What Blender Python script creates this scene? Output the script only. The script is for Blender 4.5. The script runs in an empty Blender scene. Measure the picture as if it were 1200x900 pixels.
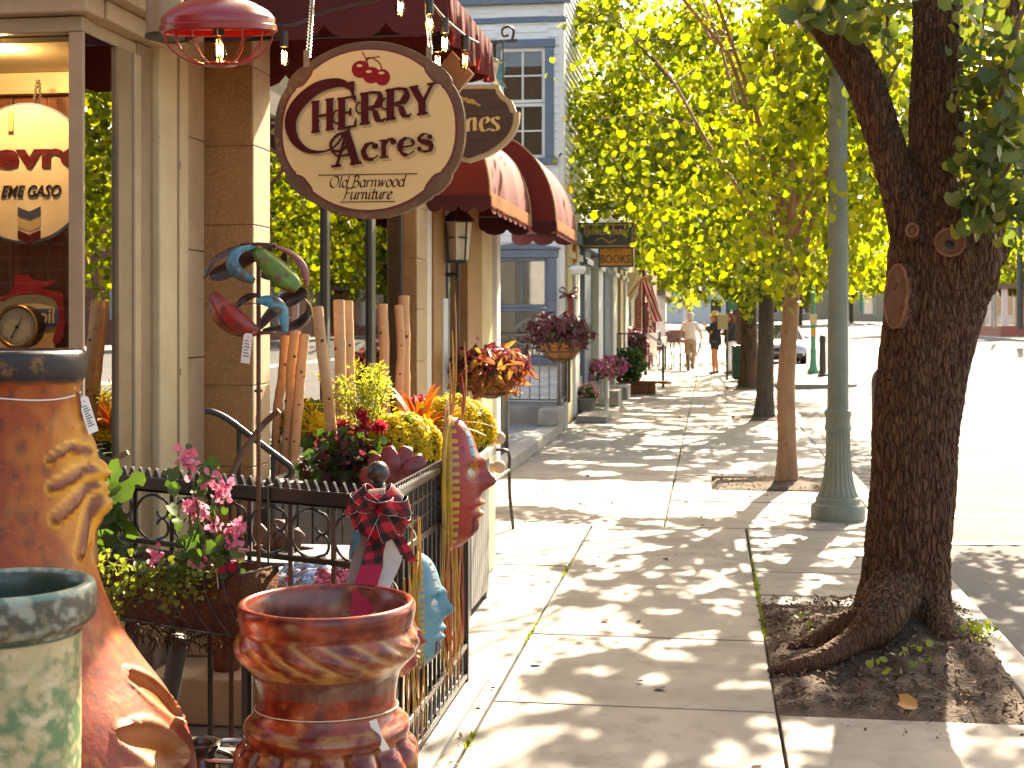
import bpy, bmesh, math, random
import numpy as np
from mathutils import Vector, Matrix, noise
R = math.radians; PI = math.pi
random.seed(7); np.random.seed(7)
rnd = random.Random(11)
S = bpy.context.scene; COL = S.collection
# ---- survey of the place: eye 1.6 m above the pavement, street runs along +Y, road on the +X side
F = 1600.0; HZ = 372.0; EYE = 1.6
YAW = math.atan(232 / F); ca, sa = math.cos(YAW), math.sin(YAW)
def P(px, py, d):
    l = (px - 600) / F * d
    return Vector((l * ca - d * sa, l * sa + d * ca, EYE - (py - HZ) / F * d))
def G(px, py): return P(px, py, F * EYE / (py - HZ))
def onX(px, py, X): return P(px, py, X / ((px - 600) / F * ca - sa))
def onY(px, py, Y): return P(px, py, Y / ((px - 600) / F * sa + ca))
V = Vector
# ---- mesh builder
class MB:
    def __init__(s): s.v = []; s.f = []; s.m = []; s.mi = 0
    def add(s, vs, fs):
        b = len(s.v); s.v += [tuple(x) for x in vs]
        for f in fs: s.f.append([b + i for i in f]); s.m.append(s.mi)
        return s
    def box(s, c, sz, rz=0, rot=None):
        hx, hy, hz = sz[0] / 2, sz[1] / 2, sz[2] / 2
        M = rot if rot is not None else Matrix.Rotation(rz, 3, 'Z')
        vs = [M @ V((x, y, z)) + V(c) for x in (-hx, hx) for y in (-hy, hy) for z in (-hz, hz)]
        return s.add(vs, [(0, 1, 3, 2), (4, 6, 7, 5), (0, 4, 5, 1), (2, 3, 7, 6), (0, 2, 6, 4), (1, 5, 7, 3)])
    def span(s, a, b):
        return s.box([(a[i] + b[i]) / 2 for i in range(3)], [abs(b[i] - a[i]) for i in range(3)])
    def beam(s, p, q, w, h, up=(0, 0, 1)):
        p, q = V(p), V(q); d = (q - p); L = d.length; d.normalize(); u = V(up)
        if abs(d.dot(u)) > .98: u = V((0, 1, 0))
        x = d.cross(u).normalized(); z = x.cross(d)
        M = Matrix((x, d, z)).transposed()
        return s.box((p + q) / 2, (w, L, h), rot=M)
    def tube(s, pts, rad, seg=8, cap=True, closed=False, flat=1.0):
        pts = [V(p) for p in pts]; n = len(pts)
        if not hasattr(rad, '__len__'): rad = [rad] * n
        T = []
        for i in range(n):
            a = pts[(i - 1) % n] if (i > 0 or closed) else pts[i]; b = pts[(i + 1) % n] if (i < n - 1 or closed) else pts[i]
            t = (b - a); T.append(t.normalized() if t.length > 1e-9 else V((0, 0, 1)))
        u = V((0, 0, 1)) if abs(T[0].z) < .9 else V((1, 0, 0))
        x = T[0].cross(u).normalized(); vs = []
        for i in range(n):
            x = (x - T[i] * x.dot(T[i])); x = x.normalized() if x.length > 1e-6 else T[i].orthogonal().normalized()
            y = T[i].cross(x)
            for k in range(seg):
                a = 2 * PI * k / seg
                vs.append(pts[i] + (x * math.cos(a) + y * math.sin(a) * flat) * rad[i])
        fs = []
        for i in range(n - 1 + (1 if closed else 0)):
            j = (i + 1) % n
            for k in range(seg):
                l = (k + 1) % seg; fs.append((i * seg + k, i * seg + l, j * seg + l, j * seg + k))
        if cap and not closed:
            fs.append(tuple(range(seg - 1, -1, -1))); fs.append(tuple((n - 1) * seg + k for k in range(seg)))
        return s.add(vs, fs)
    def lathe(s, prof, c=(0, 0, 0), seg=32, fn=None, cap=True):
        vs = []; n = len(prof)
        for i, (r, z) in enumerate(prof):
            for k in range(seg):
                a = 2 * PI * k / seg; rr = r + (fn(a, z, i) if fn else 0)
                vs.append((c[0] + rr * math.cos(a), c[1] + rr * math.sin(a), c[2] + z))
        fs = [(i * seg + k, i * seg + (k + 1) % seg, (i + 1) * seg + (k + 1) % seg, (i + 1) * seg + k) for i in range(n - 1) for k in range(seg)]
        if cap:
            fs.append(tuple(range(seg - 1, -1, -1))); fs.append(tuple((n - 1) * seg + k for k in range(seg)))
        return s.add(vs, fs)
    def prism(s, out, o, ux, uy, dep):
        o, ux, uy = V(o), V(ux), V(uy); nv = ux.cross(uy).normalized() * dep; n = len(out)
        a = [o + ux * p[0] + uy * p[1] for p in out]; vs = a + [p + nv for p in a]
        fs = [tuple(range(n - 1, -1, -1)), tuple(range(n, 2 * n))] + [(i, (i + 1) % n, n + (i + 1) % n, n + i) for i in range(n)]
        return s.add(vs, fs)
    def ball(s, c, r, seg=12, sc=(1, 1, 1)):
        n = seg // 2 + 1; vs = [V(c) + V((0, 0, -r * sc[2]))]; fs = []
        for i in range(1, n):
            t = PI * i / n - PI / 2
            for k in range(seg):
                a = 2 * PI * k / seg
                vs.append(V(c) + V((r * sc[0] * math.cos(t) * math.cos(a), r * sc[1] * math.cos(t) * math.sin(a), r * sc[2] * math.sin(t))))
        vs.append(V(c) + V((0, 0, r * sc[2]))); top = len(vs) - 1
        for k in range(seg):
            l = (k + 1) % seg; fs.append((0, 1 + l, 1 + k)); fs.append((top, 1 + (n - 2) * seg + k, 1 + (n - 2) * seg + l))
            for i in range(n - 2):
                a = 1 + i * seg; fs.append((a + k, a + l, a + seg + l, a + seg + k))
        return s.add(vs, fs)
    def ribbon(s, pts, wdir, w, th=.0015):
        """cloth ribbon: centre line pts, width direction per point (or one), real thickness"""
        pts = [V(p) for p in pts]; n = len(pts)
        ws = [V(wdir)] * n if not isinstance(wdir, list) else [V(x) for x in wdir]
        if not hasattr(w, '__len__'): w = [w] * n
        vs = []
        for i in range(n):
            t = (pts[min(i + 1, n - 1)] - pts[max(i - 1, 0)]).normalized(); nn = t.cross(ws[i]).normalized() * th / 2; q = ws[i].normalized() * w[i] / 2
            vs += [pts[i] - q - nn, pts[i] + q - nn, pts[i] + q + nn, pts[i] - q + nn]
        fs = [(4 * i + a, 4 * i + (a + 1) % 4, 4 * i + 4 + (a + 1) % 4, 4 * i + 4 + a) for i in range(n - 1) for a in range(4)]
        fs += [(3, 2, 1, 0), tuple(4 * n - 4 + a for a in range(4))]
        return s.add(vs, fs)
    def build(s, name, mat, parent=None, smooth=True, bev=0, recalc=True, base=None, angle=38):
        me = bpy.data.meshes.new(name)
        if parent is not None: o = wl(parent)
        elif base is not None: o = V(base)
        else:
            A = np.array(s.v); o = V(((A[:, 0].min() + A[:, 0].max()) / 2, (A[:, 1].min() + A[:, 1].max()) / 2, A[:, 2].min()))
        A = np.array(s.v, dtype=float) - np.array(o)
        me.from_pydata(A.tolist(), [], s.f)
        for m in (mat if isinstance(mat, (list, tuple)) else [mat]): me.materials.append(m)
        if isinstance(mat, (list, tuple)): me.polygons.foreach_set('material_index', s.m)
        if recalc:
            bm = bmesh.new(); bm.from_mesh(me); bmesh.ops.recalc_face_normals(bm, faces=bm.faces); bm.to_mesh(me); bm.free()
        if smooth: me.shade_smooth(); me.set_sharp_from_angle(angle=R(angle))
        else: me.shade_flat()
        ob = link(name, me, parent)
        if parent is None: ob.location = o
        if bev:
            b = ob.modifiers.new('bevel', 'BEVEL'); b.width = bev; b.segments = 2; b.limit_method = 'ANGLE'; b.angle_limit = R(50)
        return ob
def wl(o):
    v = V((0, 0, 0))
    while o is not None: v = v + o.location; o = o.parent
    return v
def link(name, me, parent=None):
    o = bpy.data.objects.new(name, me); COL.objects.link(o)
    if parent is not None: o.parent = parent
    return o
def tag(o, label, cat, group=None):
    o['label'] = label; o['category'] = cat
    if group: o['group'] = group
    return o
def struct(o): o['kind'] = 'structure'; return o
def thing(name, label, cat, loc=(0, 0, 0), group=None):
    o = bpy.data.objects.new(name, None); COL.objects.link(o); o.location = loc; o.empty_display_size = .1
    return tag(o, label, cat, group)
KIDS = {}
def kids(o): return [x for x in COL.objects if x.parent == o]
def dup(o, loc=None, rz=None, label=None, parent=None):
    c = o.copy(); COL.objects.link(c)
    if parent is not None: c.parent = parent
    if loc is not None: c.location = loc
    if rz is not None: c.rotation_euler = (0, 0, rz)
    if label: c['label'] = label
    for k in kids(o): dup(k, parent=c)
    return c
def remesh(mb, name, vox, mat, parent=None, smooth_it=3, base=None):
    o = mb.build(name, mat, parent, base=base)
    m = o.modifiers.new('r', 'REMESH'); m.mode = 'VOXEL'; m.voxel_size = vox
    if smooth_it:
        q = o.modifiers.new('s', 'SMOOTH'); q.iterations = smooth_it; q.factor = .5
    bpy.context.view_layer.update(); dg = bpy.context.evaluated_depsgraph_get()
    me = bpy.data.meshes.new_from_object(o.evaluated_get(dg)); old = o.data; o.modifiers.clear(); o.data = me
    bpy.data.meshes.remove(old); me.name = name; me.shade_smooth()
    if not me.materials: me.materials.append(mat)
    return o
# ---- leaves: many small folded faces
def basis(n, tip):
    n = n / (np.linalg.norm(n, axis=1, keepdims=True) + 1e-9)
    tip = tip - n * np.sum(tip * n, 1, keepdims=True); tip = tip / (np.linalg.norm(tip, axis=1, keepdims=True) + 1e-9)
    return np.cross(tip, n), tip, n
LEAF = (np.array([[0, 0, 0], [.36, .08, .07], [.47, .42, .10], [0, 1.0, -.08], [-.47, .42, .10], [-.36, .08, .07]]), [(0, 1, 2, 3), (0, 3, 4, 5)])
LONG = (np.array([[0, 0, 0], [.16, .3, .03], [.14, .6, .03], [0, 1.0, -.12], [-.14, .6, .03], [-.16, .3, .03]]), [(0, 1, 2, 3), (0, 3, 4, 5)])
ROUND = (np.array([[0, .12, 0], [.38, -.02, .05], [.56, .38, .11], [.36, .82, .08], [0, .95, -.02], [-.36, .82, .08], [-.56, .38, .11], [-.38, -.02, .05]]), [(0, 1, 2, 3), (0, 3, 4), (0, 4, 5), (0, 5, 6, 7)])
PETAL = (np.array([[0, 0, 0], [.3, .35, .12], [.3, .8, .06], [0, 1, .1], [-.3, .8, .06], [-.3, .35, .12]]), [(0, 1, 2, 3), (0, 3, 4, 5)])
def leaves(pos, size, nrm, tip, tmpl=LEAF):
    pos = np.asarray(pos, float); N = len(pos); T, Fc = tmpl
    size = np.broadcast_to(np.asarray(size, float), (N,))
    x, y, z = basis(np.asarray(nrm, float), np.asarray(tip, float))
    vs = pos[:, None, :] + size[:, None, None] * (T[None, :, 0, None] * x[:, None, :] + T[None, :, 1, None] * y[:, None, :] + T[None, :, 2, None] * z[:, None, :])
    k = len(T); return vs.reshape(-1, 3), Fc, k, N
def leaf_obj(name, batches, mats, parent=None, base=None):
    vs = []; loops = []; starts = []; tot = []; mi = []; off = 0; ls = 0
    for (v, Fc, k, N), m in batches:
        vs.append(v)
        idx = np.arange(N) * k
        for f in Fc:
            L = (idx[:, None] + np.array(f)[None, :] + off); loops.append(L.reshape(-1)); n = len(f)
            starts.append(ls + np.arange(N) * n); tot.append(np.full(N, n)); mi.append(np.full(N, m)); ls += N * n
        off += N * k
    A = np.concatenate(vs)
    o = wl(parent) if parent is not None else (V(base) if base is not None else V((float(A[:, 0].mean()), float(A[:, 1].mean()), float(A[:, 2].min()))))
    A = A - np.array(o); me = bpy.data.meshes.new(name)
    me.vertices.add(len(A)); me.vertices.foreach_set('co', A.astype(np.float32).reshape(-1))
    L = np.concatenate(loops).astype(np.int32); me.loops.add(len(L)); me.loops.foreach_set('vertex_index', L)
    st = np.concatenate(starts).astype(np.int32); me.polygons.add(len(st)); me.polygons.foreach_set('loop_start', st)
    me.polygons.foreach_set('material_index', np.concatenate(mi).astype(np.int32))
    for m in (mats if isinstance(mats, (list, tuple)) else [mats]): me.materials.append(m)
    me.update(calc_edges=True); me.validate(); me.shade_smooth()
    ob = link(name, me, parent)
    if parent is None: ob.location = o
    return ob
def rv(n, s=1.0): return np.random.normal(0, s, (n, 3))
def fuzz(c, r, n, sx=1, sy=1, sz=1, shell=.35):
    d = rv(n); d /= np.linalg.norm(d, axis=1, keepdims=True)
    rr = np.random.uniform(shell, 1, (n, 1)) ** .6
    return np.array(c) + d * rr * r * np.array([sx, sy, sz]), d
# ---- materials
def mat(name, c1, rough=.55, c2=None, sc=6, lo=.35, hi=.65, c3=None, sc3=60, lo3=.6, hi3=.7, metal=0, bump=0, bsc=40, bdist=.01, coat=0, st=(1, 1, 1), det=6, spec=None, rvar=0, c4=None, sc4=2, lo4=.5, hi4=.7, trans=None, tcol=None):
    m = bpy.data.materials.new(name); m.use_nodes = True; nt = m.node_tree; N, L = nt.nodes, nt.links
    b = N['Principled BSDF']; b.inputs['Roughness'].default_value = rough; b.inputs['Metallic'].default_value = metal
    b.inputs['Base Color'].default_value = (*c1, 1)
    if spec is not None: b.inputs['Specular IOR Level'].default_value = spec
    if coat: b.inputs['Coat Weight'].default_value = coat; b.inputs['Coat Roughness'].default_value = .15
    tc = N.new('ShaderNodeTexCoord'); mp = N.new('ShaderNodeMapping'); mp.inputs['Scale'].default_value = st
    L.new(tc.outputs['Object'], mp.inputs['Vector'])
    def nz(scale, d=det):
        n = N.new('ShaderNodeTexNoise'); n.inputs['Scale'].default_value = scale; n.inputs['Detail'].default_value = d; n.inputs['Roughness'].default_value = .6
        L.new(mp.outputs[0], n.inputs['Vector']); return n
    cur = None
    for cc, s, l, h in ((c2, sc, lo, hi), (c4, sc4, lo4, hi4), (c3, sc3, lo3, hi3)):
        if cc is None: continue
        n = nz(s); rp = N.new('ShaderNodeMapRange'); rp.inputs[1].default_value = l; rp.inputs[2].default_value = h
        L.new(n.outputs['Fac'], rp.inputs[0]); mx = N.new('ShaderNodeMix'); mx.data_type = 'RGBA'
        L.new(rp.outputs[0], mx.inputs[0])
        if cur is None: mx.inputs[6].default_value = (*c1, 1)
        else: L.new(cur, mx.inputs[6])
        mx.inputs[7].default_value = (*cc, 1); cur = mx.outputs[2]
    if cur is not None: L.new(cur, b.inputs['Base Color'])
    if rvar:
        n = nz(9); rp = N.new('ShaderNodeMapRange'); rp.inputs[1].default_value = .3; rp.inputs[2].default_value = .7
        rp.inputs[3].default_value = max(0, rough - rvar); rp.inputs[4].default_value = min(1, rough + rvar)
        L.new(n.outputs['Fac'], rp.inputs[0]); L.new(rp.outputs[0], b.inputs['Roughness'])
    if bump:
        n = nz(bsc, 8); bp = N.new('ShaderNodeBump'); bp.inputs['Strength'].default_value = bump; bp.inputs['Distance'].default_value = bdist
        L.new(n.outputs['Fac'], bp.inputs['Height']); L.new(bp.outputs[0], b.inputs['Normal'])
    m['_c'] = 1
    return m
def leafmat(name, cols, tcols, rough=.45, tf=.5):
    """two-sided leaf: reflects one colour, lets a yellower one through; tone differs per leaf"""
    m = bpy.data.materials.new(name); m.use_nodes = True; nt = m.node_tree; N, L = nt.nodes, nt.links
    b = N['Principled BSDF']; out = N['Material Output']; b.inputs['Roughness'].default_value = rough; b.inputs['Specular IOR Level'].default_value = .35
    g = N.new('ShaderNodeNewGeometry'); t = N.new('ShaderNodeBsdfTranslucent'); mx = N.new('ShaderNodeMixShader'); mx.inputs[0].default_value = tf
    for cs, sk in ((cols, b.inputs['Base Color']), (tcols, t.inputs['Color'])):
        r = N.new('ShaderNodeValToRGB'); e = r.color_ramp.elements
        e[0].position = 0; e[0].color = (*cs[0], 1); e[1].position = 1; e[1].color = (*cs[-1], 1)
        for i in range(1, len(cs) - 1):
            q = e.new(i / (len(cs) - 1)); q.color = (*cs[i], 1)
        L.new(g.outputs['Random Per Island'], r.inputs[0]); L.new(r.outputs[0], sk)
    L.new(b.outputs[0], mx.inputs[1]); L.new(t.outputs[0], mx.inputs[2]); L.new(mx.outputs[0], out.inputs[0])
    return m
def glassmat(name, tint=(.9, .93, .9), boost=1.0, ior=1.5, rough=0.0):
    m = bpy.data.materials.new(name); m.use_nodes = True; nt = m.node_tree; N, L = nt.nodes, nt.links
    N.remove(N['Principled BSDF']); out = N['Material Output']
    f = N.new('ShaderNodeFresnel'); f.inputs[0].default_value = ior; mu = N.new('ShaderNodeMath'); mu.operation = 'MULTIPLY'; mu.inputs[1].default_value = boost; mu.use_clamp = True
    t = N.new('ShaderNodeBsdfTransparent'); t.inputs[0].default_value = (*tint, 1); g = N.new('ShaderNodeBsdfGlossy'); g.inputs['Roughness'].default_value = rough
    mx = N.new('ShaderNodeMixShader'); L.new(f.outputs[0], mu.inputs[0]); L.new(mu.outputs[0], mx.inputs[0]); L.new(t.outputs[0], mx.inputs[1]); L.new(g.outputs[0], mx.inputs[2]); L.new(mx.outputs[0], out.inputs[0])
    return m
def emit(name, col, st):
    m = bpy.data.materials.new(name); m.use_nodes = True; b = m.node_tree.nodes['Principled BSDF']
    b.inputs['Base Color'].default_value = (*col, 1); b.inputs['Emission Color'].default_value = (*col, 1); b.inputs['Emission Strength'].default_value = st
    return m
def cloth(name, col, tcol, tf=.4, st=(1, 1, 1)):
    m = mat(name, col, .8, tuple(x * .75 for x in col), 5, bump=.15, bsc=120, st=st); nt = m.node_tree; N, L = nt.nodes, nt.links
    t = N.new('ShaderNodeBsdfTranslucent'); t.inputs[0].default_value = (*tcol, 1); mx = N.new('ShaderNodeMixShader'); mx.inputs[0].default_value = tf
    L.new(N['Principled BSDF'].outputs[0], mx.inputs[1]); L.new(t.outputs[0], mx.inputs[2]); L.new(mx.outputs[0], N['Material Output'].inputs[0]); return m
M = {}
M['concrete'] = mat('concrete', (.255, .232, .20), .75, (.175, .157, .135), 1.6, c4=(.13, .115, .097), sc4=5, lo4=.5, hi4=.75, c3=(.12, .105, .09), sc3=160, lo3=.6, hi3=.72, bump=.25, bsc=220, bdist=.004)
M['concrete_old'] = mat('concrete_old', (.33, .31, .28), .85, (.24, .22, .195), 2.2, c3=(.14, .13, .115), sc3=90, lo3=.58, hi3=.72, bump=.4, bsc=120, bdist=.006)
M['grey_stone'] = mat('grey_stone', (.22, .22, .23), .7, (.16, .16, .17), 4, c3=(.30, .30, .30), sc3=150, bump=.2, bsc=150, bdist=.003)
M['asphalt'] = mat('asphalt', (.115, .113, .112), .9, (.08, .079, .079), .8, c3=(.18, .175, .17), sc3=130, lo3=.58, hi3=.7, bump=.5, bsc=200, bdist=.006, spec=.15)
M['dirt'] = mat('dirt', (.095, .062, .04), .95, (.045, .031, .022), 9, c3=(.20, .135, .085), sc3=70, lo3=.6, hi3=.72, bump=.8, bsc=60, bdist=.03)
M['line'] = mat('line', (.72, .71, .68), .7, (.45, .44, .42), 7, lo=.5, hi=.75)
M['earth'] = mat('earth', (.12, .115, .09), .9, (.08, .085, .05), .2)
M['granite'] = mat('granite', (.34, .165, .055), .5, (.25, .115, .036), 3, c4=(.40, .22, .085), sc4=120, lo4=.55, hi4=.62, c3=(.66, .5, .28), sc3=150, lo3=.63, hi3=.66, bump=.1, bsc=80, bdist=.004)
M['limestone'] = mat('limestone', (.50, .36, .23), .7, (.42, .30, .18), 4, c3=(.55, .45, .34), sc3=90, bump=.15, bsc=90, bdist=.004)
M['cream'] = mat('cream', (.62, .51, .31), .5, (.51, .41, .24), 3, c3=(.2, .15, .09), sc3=40, lo3=.68, hi3=.76, bump=.08, bsc=30)
M['taupe'] = mat('taupe', (.28, .20, .115), .5, (.22, .155, .085), 5, c3=(.1, .07, .04), sc3=60, lo3=.67, hi3=.74)
M['taupe_light'] = mat('taupe_light', (.44, .335, .205), .5, (.35, .26, .155), 4, c3=(.14, .1, .06), sc3=60, lo3=.68, hi3=.75)
M['wood_panel'] = mat('wood_panel', (.24, .075, .022), .5, (.12, .034, .01), 3, st=(9, 9, .6), c3=(.27, .10, .035), sc3=5, lo3=.5, hi3=.8, bump=.15, bsc=6)
M['glass'] = glassmat('glass', (.95, .95, .92), 1.0)
M['glass_street'] = glassmat('glass_street', (.62, .62, .58), 2.4); M['glass_bay'] = glassmat('glass_bay', (.6, .6, .56), 5.0)
M['bulb_glass'] = glassmat('bulb_glass', (1, .93, .8), 1.0)
M['iron'] = mat('iron', (.012, .012, .013), .32, (.02, .018, .017), 8, c3=(.07, .035, .02), sc3=50, lo3=.66, hi3=.74, bump=.15, bsc=60, bdist=.003, coat=.3)
M['iron_worn'] = mat('iron_worn', (.10, .085, .065), .38, (.05, .042, .033), 10, c3=(.22, .18, .13), sc3=40, lo3=.55, hi3=.7, metal=.35, bump=.2, bsc=60, bdist=.003)
M['rust'] = mat('rust', (.13, .055, .025), .55, (.07, .028, .016), 12, c3=(.22, .10, .04), sc3=50, metal=.3, bump=.25, bsc=70, bdist=.003)
M['steel'] = mat('steel', (.45, .45, .46), .35, (.3, .3, .31), 5, metal=.9)
M['darkgrey'] = mat('darkgrey', (.085, .08, .075), .45, (.06, .056, .052), 5)
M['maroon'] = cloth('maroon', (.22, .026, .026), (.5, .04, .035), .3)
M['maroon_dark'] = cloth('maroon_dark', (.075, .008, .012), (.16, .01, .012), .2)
M['fringe'] = cloth('fringe', (.62, .40, .26), (.8, .5, .3), .4)
M['red_enamel'] = mat('red_enamel', (.30, .012, .016), .3, (.24, .010, .014), 6, coat=.4)
M['black'] = mat('black', (.012, .012, .012), .4)
M['dark_room'] = mat('dark_room', (.035, .027, .02), .9)
M['white'] = mat('white', (.72, .71, .68), .6, (.64, .63, .6), 3)
M['siding'] = mat('siding', (.78, .79, .80), .55, (.68, .69, .70), 2.5, c3=(.4, .4, .39), sc3=25, lo3=.68, hi3=.8)
M['blue_trim'] = mat('blue_trim', (.125, .17, .235), .5, (.10, .14, .20), 4)
M['bark'] = mat('bark', (.115, .058, .028), .9, (.035, .017, .009), 26, lo=.4, hi=.6, c3=(.34, .22, .13), sc3=60, lo3=.62, hi3=.7, st=(1, 1, .22), bump=1.0, bsc=34, bdist=.03, c4=(.16, .075, .035), sc4=2.5)
M['bark_light'] = mat('bark_light', (.34, .20, .115), .85, (.24, .135, .075), 12, c3=(.12, .07, .04), sc3=30, lo3=.62, hi3=.7, st=(1, 1, .35), bump=.5, bsc=30, bdist=.015)
M['bark_dark'] = mat('bark_dark', (.10, .07, .045), .9, (.05, .034, .022), 14, st=(1, 1, .3), bump=.7, bsc=25, bdist=.02)
M['birch'] = mat('birch', (.60, .36, .20), .75, (.52, .30, .16), 9, c3=(.12, .06, .03), sc3=18, lo3=.66, hi3=.69, st=(.8, .8, 2), bump=.25, bsc=40)
M['cutwood'] = mat('cutwood', (.17, .078, .042), .8, (.11, .05, .028), 18, st=(1, 1, .5), bump=.3, bsc=50)
M['cutring'] = mat('cutring', (.27, .115, .06), .85, (.16, .065, .035), 25, bump=.6, bsc=60)
M['leaf'] = leafmat('leaf', [(.04, .062, .008), (.07, .09, .010), (.12, .11, .014)], [(.10, .14, .006), (.28, .38, .012), (.46, .52, .012), (.70, .64, .02)], tf=.55)
M['leaf_far'] = leafmat('leaf_far', [(.05, .075, .010), (.09, .11, .014), (.15, .13, .018)], [(.14, .20, .01), (.34, .44, .015), (.50, .55, .02), (.74, .66, .03)], tf=.58)
M['leaf_green'] = leafmat('leaf_green', [(.035, .07, .03), (.055, .095, .035), (.11, .12, .025)], [(.10, .17, .02), (.24, .30, .03), (.5, .44, .03)], rough=.4, tf=.35)
M['green'] = leafmat('green', [(.025, .062, .015), (.05, .10, .022), (.075, .125, .025)], [(.09, .20, .02), (.15, .27, .02)], tf=.28)
M['green_small'] = leafmat('green_small', [(.09, .14, .025), (.14, .18, .03), (.2, .2, .04)], [(.3, .42, .04), (.45, .45, .04)], tf=.35)
M['darkleaf'] = leafmat('darkleaf', [(.035, .014, .018), (.07, .018, .028), (.05, .035, .02)], [(.2, .03, .05), (.35, .05, .06)], tf=.3)
M['coleus'] = leafmat('coleus', [(.16, .03, .03), (.28, .09, .02), (.38, .22, .04)], [(.5, .10, .06), (.7, .35, .05)], tf=.4)
M['yellow_fl'] = leafmat('yellow_fl', [(.55, .40, .012), (.68, .50, .02), (.60, .34, .01)], [(.7, .55, .02), (.75, .6, .03)], rough=.6, tf=.3)
M['pink_fl'] = leafmat('pink_fl', [(.60, .10, .20), (.70, .19, .30), (.76, .32, .42)], [(.8, .2, .35), (.85, .4, .5)], rough=.5, tf=.35)
M['magenta_fl'] = leafmat('magenta_fl', [(.50, .03, .20), (.62, .07, .28), (.7, .15, .36)], [(.7, .08, .35), (.8, .15, .4)], tf=.3)
M['red_fl'] = leafmat('red_fl', [(.42, .015, .04), (.55, .02, .06)], [(.6, .03, .06), (.6, .05, .1)], tf=.3)
M['spike'] = leafmat('spike', [(.38, .12, .03), (.5, .26, .06), (.35, .06, .04)], [(.8, .3, .06), (.85, .5, .1)], tf=.45)
M['mulch'] = leafmat('mulch', [(.05, .03, .02), (.11, .065, .04), (.22, .14, .08)], [(.05, .03, .02), (.1, .06, .03)], rough=.9, tf=.05)
M['terracotta'] = mat('terracotta', (.20, .065, .03), .8, (.14, .042, .02), 6, c3=(.3, .2, .14), sc3=20, lo3=.62, hi3=.75, bump=.15)
M['coir'] = mat('coir', (.16, .06, .02), .95, (.075, .027, .01), 14, c3=(.17, .075, .028), sc3=70, lo3=.56, hi3=.66, st=(1, 1, 1.6), bump=1, bsc=55, bdist=.02)
M['coir_light'] = mat('coir_light', (.36, .16, .05), .95, (.24, .10, .03), 14, c3=(.48, .26, .10), sc3=60, bump=.8, bsc=50, bdist=.02)
M['lamp_green'] = mat('lamp_green', (.19, .22, .18), .5, (.145, .175, .145), 5, c3=(.05, .06, .05), sc3=40, lo3=.66, hi3=.75, bump=.08)
M['bright_green'] = mat('bright_green', (.045, .24, .14), .5)
M['brick'] = None
M['tag'] = mat('tag', (.74, .71, .66), .6)
M['string'] = mat('string', (.70, .62, .5), .8)
def arc(cx, cy, rx, ry, a0, a1, n=16): return [(cx + rx * math.cos(R(a0 + (a1 - a0) * i / n)), cy + ry * math.sin(R(a0 + (a1 - a0) * i / n))) for i in range(n + 1)]
def curve(pts, n=6):
    """Catmull-Rom through the points"""
    P_ = [V((*p, 0)) if len(p) == 2 else V(p) for p in pts]; out = []
    for i in range(len(P_) - 1):
        p0, p1, p2, p3 = P_[max(i - 1, 0)], P_[i], P_[i + 1], P_[min(i + 2, len(P_) - 1)]
        for k in range(n):
            t = k / n; out.append(.5 * ((2 * p1) + (p2 - p0) * t + (2 * p0 - 5 * p1 + 4 * p2 - p3) * t * t + (3 * p1 - p0 - 3 * p2 + p3) * t ** 3))
    out.append(P_[-1]); return out
def c2(pts, n=6): return [(p.x, p.y) for p in curve(pts, n)]

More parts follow.
